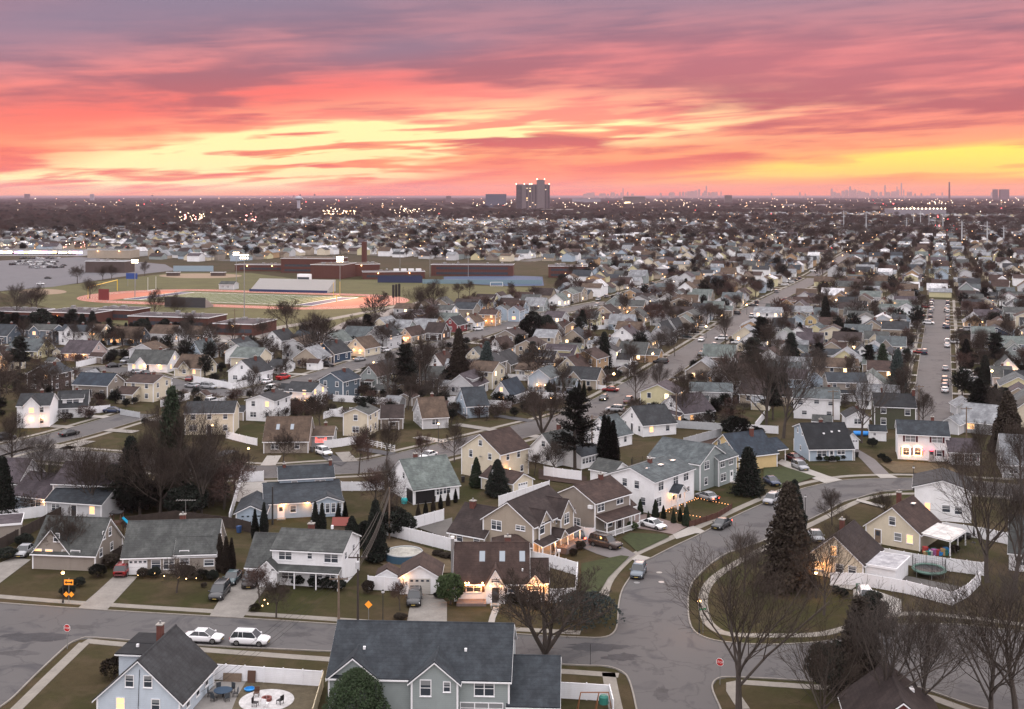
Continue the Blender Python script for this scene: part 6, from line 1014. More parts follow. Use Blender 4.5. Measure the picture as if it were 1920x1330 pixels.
for (k, x, y, h, w_, lab) in [
 ('round', 183, 1082, 1.7, 1.5, 'large clipped dark shrub beside the red car drive'), ('roundb', 208, 1064, 1.9, 1.3, 'brown bush between the taupe house and the red car'), ('round', 148, 1100, 1.2, 1.5, 'small dark shrub behind the orange arrow sign'), ('round', 127, 1118, 1.6, 1.3, 'dark shrub at the foot of the corner street lamp'), ('roundb', 268, 1083, 1.3, 1.3, 'leftmost brown shrub before the ranch house'), ('round', 290, 1083, 1.4, 1.3, 'second dark shrub before the ranch house'), ('roundb', 352, 1085, 1.7, 1.3, 'round brown shrub under the ranch house windows'), ('round', 378, 1087, 1.4, 1.5, 'low dark hedge under the last ranch house window'), ('round', 398, 1088, 1.3, 1.4, 'dark shrub by the bronze arborvitae'), ('roundb', 382, 1102, .7, 1.2, 'small brown shrub on the ranch house lawn'),
 ('roundb', 478, 1146, .9, 1.6, 'brown mound at the driveway edge by the ornamental tree'), ('round', 560, 1098, 1.4, 1.4, 'leftmost shrub of the dark row under the awning'), ('round', 590, 1101, 1.3, 1.5, 'second shrub of the dark row under the awning'), ('round', 612, 1103, 1.4, 1.5, 'third shrub of the dark row under the awning'), ('round', 636, 1107, 1.5, 1.3, 'fourth shrub of the dark row under the awning'), ('roundb', 751, 1161, .7, 2.4, 'round mulch mound with low stems by the concrete drive'), ('round', 822, 1122, .9, 1.5, 'low dark shrub beside the garage drive'), ('round', 960, 1131, 1.2, 1.3, 'dark shrub under the shuttered cottage window'), ('round', 975, 1133, 1.4, 1.2, 'dark shrub left of the cottage bay window'), ('round', 1003, 1133, 1.5, 1.1, 'dark shrub in front of the cottage bay window'), ('roundb', 822, 1043, .9, 1.9, 'leftmost brown mound by the long white fence'), ('roundb', 835, 1047, .9, 1.8, 'second brown mound by the long white fence'), ('roundb', 848, 1049, .8, 1.5, 'third brown mound by the long white fence'),
 ('roundb', 1088, 1030, 1.2, 1.3, 'reddish shrub beside the front terrace of the beige house'), ('roundb', 1075, 1042, 1.0, 1.3, 'reddish low shrub before the beige house steps'), ('roundl', 1185, 993, 1.2, 1.6, 'olive green mound between the porch and the white car'), ('round', 578, 962, 1.6, 1.3, 'dark shrub beside the light blue house lamp'), ('round', 545, 965, 2.2, 1.2, 'tall dark bush beside the light blue house door'), ('round', 1653, 862, 1.2, 1.4, 'left dark shrub on the straw lawn'), ('round', 1663, 869, 1.3, 1.4, 'right dark shrub on the straw lawn'), ('round', 1636, 838, 1.8, 1.2, 'dark round bush beside the little white shed'), ('roundl', 1550, 865, 1.0, 1.2, 'left yellow green shrub under the saltbox window'), ('round', 1560, 866, 1.2, 1.2, 'dark shrub between the yellow green ones'), ('roundl', 1570, 865, 1.0, 1.2, 'right yellow green shrub under the saltbox window'), ('round', 1536, 865, 1.0, 1.2, 'dark shrub left of the yellow green ones'), ('round', 1580, 863, 1.2, 1.2, 'dark shrub right of the yellow green ones'),
 ('round', 1380, 822, 4.6, 1.4, 'huge round dark shrub above the yellow house'), ('round', 1418, 822, 2.5, 1.6, 'dark hedge behind the yellow house'), ('round', 45, 1022, 1.6, 1.8, 'dark shrub left of the white sedan drive'), ('round', 12, 1048, 1.6, 1.9, 'dark shrub at the left edge by the drive'), ('roundb', 215, 1270, 2.2, 1.3, 'bare brown bush left of the bottom left house'), ('round', 1568, 1113, 1.0, 1.2, 'left small round shrub by the white SUV'), ('round', 1582, 1120, 1.1, 1.2, 'right small round shrub by the white SUV'), ('roundb', 690, 1112, 1.6, 1.1, 'thin brown shrub left of the white gate'), ('round', 690, 1016, 3, 1.5, 'dark evergreen mass right of the red playhouse'), ('roundb', 1790, 1035, 1.0, 1.5, 'low brown plants by the white gable patio')]:
    tree(k, x, y, h, lab, w_)
for i, x in enumerate((1236, 1288, 1334, 1385, 1450, 1493, 1533)):
    px, py = Z('6', x, [565, 590, 585, 592, 622, 610, 640][i]); tree('cone', px, py, [2.6, 1.2, 3.0, 2.2, 2.2, 2.2, 3.4][i], ordn(i + 1) + ' from the left of the little conical evergreens before the big white house', .8, 'little conical evergreens')
for i in range(8):
    px, py = Z('c', 445 + i * 32, 625 + (i % 2) * 4); tree('columng' if i % 2 else 'column', px, py, 4.2, ordn(i + 1) + ' from the left in the arborvitae row by the dark SUV', 1.3, 'clipped arborvitae row')
for i in range(6):
    px, py = Z('5', 1180 + i * 48, 520 - i * 20); tree('column' if i % 2 else 'columnb', px, py, 2.4, ordn(i + 1) + ' from the left in the low arborvitae hedge behind the long white fence', 1.5, 'low arborvitae hedge')
# dark tree belt below the school and around the field
for i in range(26):
    x = 0 + i * 15.5 + rnd.uniform(-4, 4); tree(rnd.choice(['pine', 'round', 'spruced', 'pine']), x, 628 + rnd.uniform(-5, 5), rnd.uniform(4, 7) + (3 if i < 12 else 0), ordn(i + 1) + ' from the left in the dark evergreen belt below the school', 1.2, 'dark evergreen belt')
for i, (x, y, h) in enumerate([(30, 600, 17), (145, 532, 12), (193, 526, 11), (209, 524, 11), (271, 518, 11), (168, 560, 12), (290, 600, 14), (330, 600, 13), (540, 628, 15), (585, 655, 15), (605, 650, 12), (660, 640, 10), (690, 632, 10), (785, 590, 15), (812, 592, 17), (720, 580, 9), (860, 560, 9), (880, 555, 9), (960, 555, 8), (350, 660, 12), (60, 590, 13), (68, 585, 13), (395, 650, 10)]):
    tree(rnd.choice(['tall1', 'tall2', 'wide1', 'orn1']), x, y, h, ordn(i + 1) + ' of the scattered bare trees round the playing field, counted as they stand from far left', 1.0, 'bare trees round the playing field')
# ------------------------------------------------------------------ cars
AH = heading((382, 1205), (468, 1209)); 
CARS = [('sedan', 'white', 382, 1203, AH, 'white sedan parked at the kerb behind the white vinyl fence', ''), ('suv', 'white', 469, 1208, AH, 'white SUV parked in front of the white sedan on the same kerb', ''),
 ('sedan', 'silver', 46, 1040, heading((60, 1032), (20, 1062)), 'silver sedan on the concrete drive of the taupe house', ''), ('suv', 'red', 232, 1076, heading((215, 1094), (246, 1062)), 'red SUV on the drive of the grey ranch house', ''),
 ('van', 'grey', 412, 1118, heading((432, 1096), (396, 1138)), 'grey minivan on the wide drive, nearest the street', ''), ('sedan', 'teal grey', 436, 1091, heading((446, 1078), (425, 1103)), 'teal grey car nose to tail behind the minivan', ''), ('suv', 'black', 468, 1097, heading((472, 1080), (462, 1118)), 'black SUV on the right half of the wide drive', ''), ('suv', 'maroon', 475, 1075, heading((472, 1080), (462, 1118)), 'maroon car half hidden behind the black SUV', ''),
 ('suv', 'grey', 777, 1130, heading((778, 1115), (772, 1145)), 'dark SUV in front of the small white garage', ''), ('suv', 'blue grey', 1197, 1079, heading((1212, 1052), (1190, 1100)), 'blue grey SUV with one red light on the curving road', 'b'),
 ('wagon', 'brown', 1135, 1026, heading((1160, 1035), (1100, 1022)) , 'long brown SUV on the grey drive beside the beige house', 'f'), ('sedan', 'black', 1082, 1011, heading((1090, 1020), (1076, 1004)), 'black car beside the beige house, half hidden by the gate', 'b'), ('sedan', 'white', 1225, 990, heading((1200, 980), (1258, 996)), 'white sedan with a black glass roof on the paved drive', ''),
 ('sedan', 'silver', 1326, 937, heading((1345, 944), (1300, 930)), 'silver sedan on the drive behind the strings of lights', 'b'), ('sedan', 'grey', 1353, 989, heading((1372, 978), (1330, 1000)), 'dark grey sedan parked at the kerb by the brown hedge', 'b'), ('suv', 'silver', 1447, 943, heading((1462, 935), (1432, 952)), 'silver SUV driving beside the lone dark spruce', ''), ('sedan', 'dark blue', 1447, 908, heading((1430, 897), (1468, 918)), 'dark blue car on the lawn edge behind the dark spruce', ''),
 ('suv', 'silver', 1500, 880, heading((1478, 868), (1530, 892)), 'silver SUV on the concrete drive of the yellow house', ''), ('sedan', 'maroon', 1490, 864, heading((1470, 858), (1510, 870)), 'dark maroon car behind the silver SUV', ''), ('suv', 'white', 1624, 1128, heading((1610, 1100), (1640, 1160)), 'white SUV beside the white fence on the right', ''), ('pickup', 'grey', 1640, 1180, heading((1620, 1190), (1680, 1182)), 'dark pickup partly hidden by the ragged evergreen', ''),
 ('sedan', 'silver', 1530, 1012, heading((1520, 1000), (1545, 1030)), 'silver car glimpsed behind the spruce inside the bend', ''), ('sedan', 'black', 1466, 975, heading((1476, 965), (1450, 990)), 'black car with bright red tail lights behind the spruce top', 'bx'), ('suv', 'white', 607, 853, heading((590, 850), (625, 862)), 'white SUV on the dark drive beside the red lit window', ''), ('sedan', 'white', 803, 859, heading((830, 850), (775, 868)), 'white sedan passing behind the grey green cape roof', ''),
 ('sedan', 'black', 130, 817, heading((110, 820), (150, 812)), 'black sedan driving on the left end of the back street', ''), ('suv', 'black', 10, 826, heading((0, 826), (24, 824)), 'black SUV at the left edge of the back street', ''), ('sedan', 'dark blue', 212, 774, heading((200, 774), (224, 774)), 'navy car on the dark drive behind the white fence panel', ''), ('suv', 'white', 398, 757, heading((380, 760), (416, 752)), 'white SUV above the bare crowns on the middle street', ''),
 ('sedan', 'silver', 360, 727, heading((380, 728), (340, 724)), 'silver sedan beside the silver minivan on the middle street', ''), ('van', 'silver', 391, 729, heading((375, 728), (405, 731)), 'silver minivan parked on the middle street', ''), ('sedan', 'black', 213, 689, heading((200, 689), (226, 687)), 'black sedan on the middle street beside the white fence', ''), ('sedan', 'white', 260, 660, heading((250, 659), (272, 658)), 'white sedan passing in front of the navy-gabled house', ''), ('sedan', 'silver', 254, 701, heading((262, 704), (246, 698)), 'silver car before the dormer house', ''), ('sedan', 'grey', 273, 703, heading((281, 706), (265, 700)), 'grey car right of the silver one before the dormer house', ''),
 ('sedan', 'red', 355, 714, heading((350, 718), (362, 708)), 'red car left of the white-fenced corner lot', ''), ('sedan', 'white', 500, 719, heading((490, 722), (510, 716)), 'white car on the drive before the red pickup truck', ''), ('suv', 'white', 506, 733, heading((520, 727), (490, 738)), 'white car at the kerb below the red pickup truck', ''), ('pickup', 'bright red', 531, 712, heading((518, 715), (545, 708)), 'bright red pickup truck on a driveway', ''), ('wagon', 'black', 612, 688, heading((598, 688), (628, 689)), 'black long SUV below the almost black house', ''), ('sedan', 'silver', 675, 677, heading((665, 678), (686, 674)), 'silver sedan below the cream gable house in the middle', ''),
 ('suv', 'white', 723, 660, heading((715, 661), (732, 658)), 'white SUV below the great plain gable', ''), ('suv', 'white', 896, 620, heading((886, 620), (906, 618)), 'white SUV right of the barn red house', ''), ('suv', 'dark blue', 1058, 747, heading((1045, 746), (1072, 749)), 'dark blue SUV before the arborvitae row', ''), ('sedan', 'grey', 1132, 750, heading((1140, 744), (1124, 757)), 'dark sedan at the left kerb where the wide street begins', 'l'), ('suv', 'maroon', 1178, 756, heading((1190, 747), (1168, 764)), 'maroon SUV at the right kerb where the wide street begins', ''), ('sedan', 'silver', 1168, 695, heading((1158, 694), (1180, 696)), 'silver sedan in the drive left of the wide street', ''),
 ('sedan', 'white', 1315, 640, heading((1325, 634), (1305, 646)), 'white sedan parked on the left of the wide street', ''), ('sedan', 'silver', 1339, 650, heading((1348, 644), (1330, 656)), 'silver sedan parked on the right of the wide street', ''), ('suv', 'maroon', 1320, 662, heading((1330, 654), (1310, 668)), 'dark maroon SUV on the wide street behind the grey sedan', ''), ('sedan', 'grey', 1314, 667, heading((1324, 660), (1304, 674)), 'grey sedan nearest on the right of the wide street', ''), ('suv', 'teal grey', 1287, 634, heading((1278, 633), (1297, 634)), 'pale teal SUV in a drive left of the wide street', ''), ('sedan', 'black', 1301, 625, heading((1290, 624), (1312, 625)), 'black car in a drive left of the wide street', ''), ('sedan', 'white', 1317, 616, heading((1306, 615), (1326, 616)), 'white car in a drive beside the bright street lamp', ''), ('sedan', 'white', 1382, 645, heading((1372, 645), (1394, 645)), 'white car in a drive right of the wide street', ''),
 ('sedan', 'white', 1383, 644 + 70, heading((1372, 714), (1394, 715)), 'dark-windowed white car beside the corner gable house', '')]
for k, c, x, y, a, lab, fl in CARS: car(k, c, P(x, y), a + (math.pi if 'f' in fl else 0), lab, True, 'b' in fl, 'l' in fl)
# cars on the long straight street and its drives
GH = R(90 - 19.7); n = 0
for side, l in (('left', [(1318, 210), (1318, 180), (1320, 150), (1328, 130), (1280, 415), (1324, 100), (1330, 78)]), ('right', [(1428, 345), (1430, 180), (1428, 200), (1428, 230), (1428, 250), (1415, 520), (1412, 595), (1410, 640), (1415, 620), (1430, 150), (1430, 120), (1430, 95), (1426, 370), (1412, 660)])):
    l.sort(key=lambda p: -p[1])
    for i, (x, y) in enumerate(l):
        px, py = Z('d', x, y); car(['sedan', 'suv', 'sedan', 'suv', 'van'][(i * 3 + len(side)) % 5], ['white', 'silver', 'black', 'grey', 'dark blue', 'white'][(i * 5 + len(side)) % 6], P(px, py + 3), GH, f'{ordn(i + 1)} car from the near end on the {side} kerb of the long straight street', True, False, False, 'cars at the kerb of the straight street')
for side, l in (('left', [(1185, 218), (1190, 246), (1185, 310), (1155, 345), (1095, 335), (1125, 470), (1100, 145)]), ('right', [(1545, 272), (1630, 272), (1600, 375), (1650, 415), (1560, 560), (1580, 600), (1640, 660)])):
    l.sort(key=lambda p: -p[1])
    for i, (x, y) in enumerate(l):
        px, py = Z('d', x, y); car(['sedan', 'suv', 'wagon'][i % 3], ['white', 'silver', 'white', 'black'][i % 4], P(px, py + 2), R(-19.7 + 180 * (i % 2)), f'{ordn(i + 1)} car from the near end in the drives {side} of the long straight street', True, False, False, 'cars in the drives of the straight street')
i = 0
for row, (y, x0, x1, n) in enumerate(((497, 22, 108, 13), (492, 28, 112, 12), (486, 40, 118, 10), (503, 60, 128, 6))):
    for j in range(n):
        i += 1; x = x0 + (x1 - x0) * (j + rnd.uniform(-.2, .2)) / n; car(rnd.choice(['sedan', 'suv', 'van']), rnd.choice(['white', 'white', 'silver', 'grey', 'black']), P(x, y + rnd.uniform(-.6, .6)), R(70 + rnd.choice([0, 180])), f'{ordn(j + 1)} car from the left in the {["nearest but one", "third", "farthest", "nearest"][row]} row of the parking lot', False, group='cars in the parking lot')
for x, y, c, lab in ((90, 523, 'black', 'black car alone in the empty part of the parking lot'), (76, 534, 'white', 'white car at the near edge of the parking lot'), (120, 499, 'black', 'black car right of the parked rows')): car('sedan', c, P(x, y), R(-10), lab, False)
# ------------------------------------------------------------------ fences
VP_ = MB(); VP_.box(ID, -.065, .065, -.065, .065, 0, 1.0, WHITEM); VPM = VP_.mesh('post')
def fence(label, pts, h=1.8, m=None, step=2.4, name='vinyl_fence', gap=.05, world=None, group=None):
    pts = [P(*p) for p in pts] if world is None else world; t = thing(name, label, 'fence', pts[0], 0, group); q = MB(); m = m or WHITEM; o = pts[0]
    for a, b in zip(pts, pts[1:]):
        v = b - a; L = v.length; d = v.normalized(); nn = Vector((-d.y, d.x, 0)); T = lambda x, y, z: a - o + d * x + nn * y + Vector((0, 0, z)); q.box(T, 0, L, -.03, .03, gap, h - .12, m); q.box(T, 0, L, -.05, .05, h - .118, h - .02, m)
        n = max(1, round(L / step))
        for i in range(n + 1):
            if i == n and b is not pts[-1]: continue
            p = obj('post', VPM, t, T(L * i / n, 0, 0)); p.scale = (1, 1, h + .08)
            if m is not WHITEM: p.material_slots[0].link = 'OBJECT'; p.material_slots[0].material = m
    q.build('panel', t); return t
CREAMW = mat('cream slats', (.55, .48, .34), .7, 'siding', amt=.08); DARKF = mat('dark fence boards', (.045, .035, .03), .9, 'ground', amt=.3, scale=3)
fence('white vinyl fence behind the two white cars at the bottom left', [(388, 1274), (604, 1289)]); fence('cream slatted side fence beside the big sage green house', [(606, 1289), (586, 1360)], 1.7, CREAMW, 2.0)
fence('white double gate left of the small white garage', [(690, 1106), (752, 1110)], 1.9); fence('short white fence between the small garage and the bright shrub', [(823, 1114), (836, 1115)], 1.7)
fence('long white fence running up from the garden with the round pool', [(724, 1003), (778, 992), (832, 977)], 2.0); fence('white fence between the pool garden and the beige house', [(724, 1004), (790, 1020), (856, 1037)], 2.0)
fence('white fence enclosing the yard right of the brown roofed cottage', [(995, 1057), (1040, 1067), (1083, 1080), (1079, 1129), (1032, 1131)], 1.9)
fence('white fence behind the trampoline', [(1642, 1049), (1722, 1064), (1844, 1080)], 1.9); fence('curving white fence in front of the trampoline', [(1557, 1098), (1617, 1099), (1700, 1114), (1785, 1136), (1815, 1120), (1838, 1097)], 1.8)
fence('white fence right of the beige gable house, farthest back', [(1742, 996), (1840, 1011), (1912, 1026)], 1.8); fence('white fence behind the beige house with three gables', [(935, 952), (985, 936), (1030, 922)], 2.0); fence('white fence in the yard behind the grey brown house', [(1020, 893), (1055, 898), (1090, 902)], 1.9)
fence('white gate beside the grey brown porch house', [(1078, 1006), (1096, 1012), (1114, 1013)], 1.9); fence('white fence across the bend from the dormer house', [(143, 690), (178, 682), (210, 674)], 1.9); fence('white fence round the corner lot of the black-roofed white house', [(363, 717), (400, 724), (437, 731), (474, 722)], 1.9)
fence('white fence left of the cream house with the flat roof', [(607, 842), (640, 838), (668, 833)], 1.8); fence('white fence beside the brown cape, on its left', [(424, 822), (462, 832), (482, 836)], 1.6); fence('white fence between the light blue house and the white cape', [(640, 921), (680, 921), (720, 919)], 1.7); fence('pale fence above the grey green house', [(1282, 838), (1318, 828), (1352, 819)], 1.9, mat('grey vinyl', (.42, .44, .46), .6, 'siding'))
fence('white fence at the left edge, above the beige annex', [(-40, 984), (40, 975), (116, 964)], 1.9); fence('dark board fence running down to the left edge', [(118, 968), (60, 1000), (-20, 1042)], 1.8, DARKF, 2.6); fence('white fence panel beside the navy car', [(169, 776), (206, 773)], 1.8); fence('low grey fence below the white wing', [(226, 778), (262, 784)], 1.4, mat('grey vinyl', (0, 0, 0)))
fence('white fence beside the play set at the bottom', [(1047, 1310), (1100, 1313), (1143, 1316), (1150, 1345)], 1.8); fence('dark wooden fence behind the taupe and ranch houses', [(232, 990), (330, 978), (440, 992), (470, 1000)], 1.8, DARKF, 2.6); fence('white porch fence by the dark SUV drive', [(1096, 728), (1136, 731)], 1.2)
fence('white wall of the blue house patio', [(430, 985), (452, 905), (494, 903)], 2.0); fence('low wooden fence between the taupe house and the red SUV', [(212, 1052), (236, 1036)], 1.5, DARKF)
fence('brown twig fence before the lights of the big white house', [(1293, 989), (1345, 972), (1372, 955)], 1.0, mat('brown hedge', (.09, .045, .035), 1, 'ground', amt=.4, scale=4), 1.6)
t = thing('rail_fence', 'white three-rail fence on the lawn between bare trees', 'fence', P(683, 834)); q = MB(); a = Vector((0, 0, 0)); d = P(740, 847) - P(683, 834); L = d.length; d.normalize(); nn = Vector((-d.y, d.x, 0)); T_ = lambda x, y, z: d * x + nn * y + Vector((0, 0, z))
for z in (.35, .75, 1.15): q.box(T_, 0, L, -.04, .04, z, z + .12, TRIM)
q.build('rails', t); n = 7
for i in range(n + 1): o = obj('post', VPM, t, d * (L * i / n)); o.scale = (1.3, 1.3, 1.4)
k = 0
for (x0, y0, x1, y1, lab) in [Z('d', 380, 345) + Z('d', 535, 350) + ('first white fence among the yards of the long brown roof',), Z('d', 385, 385) + Z('d', 555, 392) + ('second white fence among the yards of the long brown roof',), Z('d', 1045, 420) + Z('d', 1200, 430) + ('white fence below the brightest pale blue gable',), Z('d', 1100, 380) + Z('d', 1210, 385) + ('white fence beside the parked dark cars',), Z('d', 650, 318) + Z('d', 780, 322) + ('white fence by the round dark evergreen',), Z('d', 130, 660) + Z('d', 330, 675) + ('white fence behind the tallest bare trees',), Z('d', 735, 730) + Z('d', 945, 738) + ('white fence between the two-storey white and dark green houses',), Z('c', 350, 345) + Z('c', 240, 340) + ('white fence under the tall taupe house',), Z('c', 1360, 165) + Z('c', 1445, 185) + ('white fence beside the brightest street lamp',), Z('c', 820, 195) + Z('c', 700, 205) + ('white fence between the low middle roofs',), Z('b', 640, 775) + Z('b', 760, 740) + ('pale fence behind the white shed in the middle',)]:
    if x0 > x1: x0, y0, x1, y1 = x1, y1, x0, y0
    fence(lab, [(x0, y0), (x1, y1)], 1.7, step=3.5)
# ------------------------------------------------------------------ street lamps, poles, wires, signs
GL = MB(); GL.lathe((0, 0, 0), [(.10, -.16), (.20, -.08), (.20, .06), (.08, .17)], BULB, 12); GLM = GL.mesh('lamp_globe', True)
GL0 = MB(); GL0.lathe((0, 0, 0), [(.10, -.16), (.20, -.08), (.20, .06), (.08, .17)], mat('unlit globe', (.55, .55, .55), .3), 12); GLM0 = GL0.mesh('lamp_globe', True)
PO = MB(); PO.lathe((0, 0, 0), [(.14, 0), (.14, .3), (.06, .45), (.05, 1)], POLEM, 8); PO.lathe((0, 0, 0), [(.12, .985), (.12, 1.0)], POLEM, 8); 
def street_lamp(label, x, y, h=3.8, on=True, e=60, far=False, world=None, group=None):
    t = thing('street_lamp', label, 'street lamp', world or P(x, y), 0, group); q = MB(); q.tube([(0, 0, 0), (0, 0, .4), (0, 0, .45), (0, 0, h)], [.13, .13, .06, .05], POLEM, 8); q.lathe((0, 0, h), [(.13, 0), (.13, .05)], POLEM, 8); q.lathe((0, 0, h + .36), [(.20, 0), (.05, .14)], POLEM, 8); q.build('pole', t)
    g_ = obj('lamp_globe', GLM if on else GLM0, t, (0, 0, h + .2))
    if far: g_.scale = (1.7, 1.7, 1.7); e = 90
    if on:
        l = bpy.data.lights.new('street_light', 'POINT'); l.energy = e; l.color = (1, .42, .13); l.shadow_soft_size = .25; lo = bpy.data.objects.new('street_light', l); S.collection.objects.link(lo); lo.parent = t; lo.location = (0, -.3, h + .75)
    return t
for lab, x, y, h, on in (('lit street lamp beside the orange arrow sign', 118, 1131, 3.8, 1), ('unlit street lamp between the orange diamond sign and the mulch bed', 718, 1168, 3.7, 0), ('lit street lamp with a green street name sign at the inner corner', 1311, 1188, 3.8, 1), ('unlit street lamp inside the bend beside the spruce', 1510, 974, 3.6, 0), ('unlit lamp post at the kerb below the colonial house', 1713, 920, 4.0, 0),
    ('lit street lamp left of the brown cape lawn', 466, 879, 3.8, 1), ('lit street lamp under the pale gable house', 822, 829, 3.8, 1), ('lit street lamp by the drive of the dark blue SUV', 1033, 777, 3.8, 1), ('lit yard lamp in front of the cream gable house', 1530, 1122, 3.2, 1), ('lit street lamp behind the dense bare clump', 398, 832, 3.8, 1)): street_lamp(lab, x, y, h, bool(on), 230)
for lab, x, y in (('lit street lamp by the picket fence on the wide street', 1151, 731), ('lit street lamp farther up the wide street, left kerb', 1224, 690), ('lit street lamp before the long cream house', 1324, 634), ('bright street lamp at the slate blue house', 1353, 612), ('street lamp on the grass verge at the far end of the wide street', 1400, 590), ('lit street lamp beside the pale blue gable with whitish roof', 1671, 622), ('lit lamp over the middle of the pale roofs', 1677, 588), ('lit lamp right of the stone dormer house', 1636, 740), ('lit lamp left of the stone dormer house', 1509, 745), ('lit lamp by the evergreens right of the straight street', 1842, 625), ('warm lamp right of the straight street', 1860, 725), ('lamp before the long brown roof', 1568, 580)): street_lamp(lab, x, y, 4.2, True, 0, True)
def pole(label, x, y, h, cross=True, trans=False, name='utility_pole', m=WOOD, rz=0):
    t = thing(name, label, 'utility pole', P(x, y), rz); q = MB(); q.tube([(0, 0, 0), (0, 0, h)], [.17, .11], m, 8); q.build('pole', t)
    if cross: q = MB(); q.box(ID, -1.2, 1.2, -.06, .06, h - .5, h - .36, m); [q.lathe((s, 0, h - .36), [(.06, 0), (.06, .16)], METAL, 6) for s in (-1.1, -.5, .5, 1.1)]; q.build('crossarm', t)
    if trans: q = MB(); q.lathe((0, -.42, h - 1.7), [(.26, 0), (.28, .1), (.28, .85), (.2, .95)], mat('transformer grey', (.45, .46, .47), .5), 14); q.build('transformer', t)
    return P(x, y) + Vector((0, 0, h))
p1 = pole('short utility pole with a crossarm standing on the near pavement', 635, 1162, 5.6); p2 = pole('tall thin utility pole with a grey transformer behind the sage house', 671, 1172, 8.9, True, True, m=mat('black pole wood', (.05, .04, .035), .9)); p3 = pole('utility pole in the brown shrubs where the wires gather', 730, 1012, 8.2, False); p4 = pole('pole with a small lamp beside the blue garage', 511, 984, 6.2, False, m=POLEM); p5 = pole('utility pole with a transformer behind the dark cone pine', 925, 930, 5.6, False, True)
for lab, x, y, h in (('bare utility pole in front of the dark green house', 1723, 788, 8.5), ('leaning utility pole before the timbered house', 1268, 802, 8), ('utility pole behind the arborvitae in the middle', 1110, 850, 8), ('utility pole left of the white timbered house', 997, 690, 8), ('tall pole by the school driveway', 440, 640, 12), ('pole in the yard beside the stone coloured house', 1560, 645, 9), ('utility pole right of the white two-storey house', 1562, 790, 7.5), ('utility pole between the middle yards', 787, 735, 9), ('utility pole in front of the ranch across the straight street', 1812, 842, 9), ('utility pole left of the middle yards', 1107, 642, 8)): pole(lab, x, y, h)
def wire(lab, a, b, sag=.8, r=.022):
    q = MB(); o = a.copy(); pts = [a.lerp(b, i / 12) - Vector((0, 0, sag * 4 * (i / 12) * (1 - i / 12))) - o for i in range(13)]; q.tube(pts, r, mat('wire', (.03, .028, .026), .8), 3, cap=False); q.build('wire', None, o, label=lab, category='wire', group='overhead wires')
for i, (dx_, z_) in enumerate(((-1.1, -.2), (-.5, -.2), (.5, -.2), (1.1, -.2), (0, -1.5), (0, -1.9))):
    wire('overhead wire of the fan between the transformer pole and the pole in the brown shrubs', p2 + Vector((dx_, 0, z_)), p3 + Vector((dx_ * .25, 0, z_ * .6 - .1)), .9, .04)
for i, (dx_, z_) in enumerate(((-1.1, -.2), (-.5, -.2), (.5, -.2), (1.1, -.2))):
    wire('overhead wire running from the short pole over the bottom left yard', p1 + Vector((dx_, 0, z_)), Vector((p1.x - 9 + dx_, 118, 5.2)), .5, .018)
for i in range(2): wire('overhead wire between the dark cone pine and the pole in the brown shrubs', p3 + Vector((0, 0, -.3 - i * .5)), p5 + Vector((0, 0, -.3 - i * .5)), 1.0, .02)
wire('overhead wire from the short pole to the transformer pole', p1 + Vector((0, 0, -.2)), p2 + Vector((0, 0, -2.4)), .3)
def text(s, size, parent, loc, m, rx=90, rz=0, ext=.004):
    c = bpy.data.curves.new('lettering', 'FONT'); c.body = s; c.size = size; c.align_x = 'CENTER'; c.align_y = 'CENTER'; c.extrude = ext; to = bpy.data.objects.new('lettering', c); S.collection.objects.link(to)
    me = bpy.data.meshes.new_from_object(to.evaluated_get(bpy.context.evaluated_depsgraph_get())); bpy.data.objects.remove(to); me.materials.clear(); me.materials.append(m)
    o = obj('lettering', me, parent, loc); o.rotation_euler = (R(rx), 0, R(rz)); return o
SRED = mat('stop red', (.45, .02, .02), .5); SWH = mat('sign white', (.8, .8, .8), .5); SOR = mat('sign orange', (.85, .30, .03), .5, emit=(1, .35, .04), es=.25); SBK = mat('sign black', (.01, .01, .01), .5)  # orange plates carry a faint added glow, though they are no lamps
for lab, x, y, rz in (('red stop sign on the corner lawn strip at the left', 126, 1217, -14), ('red stop sign at the corner right of the curving road', 1350, 1284, -30)):
    t = thing('stop_sign', lab, 'road sign', P(x, y), R(rz)); q = MB(); q.box(ID, -.03, .03, -.03, .03, 0, 2.9, METAL); q.build('post', t); o8 = lambda r, yy: [(r * math.cos(R(22.5 + 45 * i)), yy, 2.5 + r * math.sin(R(22.5 + 45 * i))) for i in range(8)]
    q = MB(); q.prism(o8(.46, -.05), o8(.46, -.033), SWH); q.prism(o8(.42, -.058), o8(.42, -.0505), SRED); pl = q.build('sign_plate', t); text('STOP', .34, pl, (0, -.064, 2.5), SWH)
t = thing('arrow_sign', 'orange two-way arrow sign with two small orange diamonds below it', 'road sign', P(129, 1131), R(-4)); q = MB(); q.box(ID, -.03, .03, 0, .06, 0, 3.3, METAL); q.build('post', t); q = MB(); q.box(ID, -.62, .62, -.03, -.002, 2.4, 3.1, SOR); q.build('arrow_plate', t); q = MB(); q.box(ID, -.3, .3, -.045, -.0305, 2.68, 2.82, SBK); q.prism([(-.3, -.045, 2.52), (-.3, -.045, 2.98), (-.54, -.045, 2.75)], [(-.3, -.0305, 2.52), (-.3, -.0305, 2.98), (-.54, -.0305, 2.75)], SBK); q.prism([(.3, -.045, 2.52), (.54, -.045, 2.75), (.3, -.045, 2.98)], [(.3, -.0305, 2.52), (.54, -.0305, 2.75), (.3, -.0305, 2.98)], SBK); q.build('arrow', t)
for s_ in (-.36, .36): q = MB(); q.prism([(s_ + a, -.03, 1.15 + b) for a, b in ((0, -.38), (.38, 0), (0, .38), (-.38, 0))], [(s_ + a, -.002, 1.15 + b) for a, b in ((0, -.38), (.38, 0), (0, .38), (-.38, 0))], SOR); q.build('diamond_plate', t)
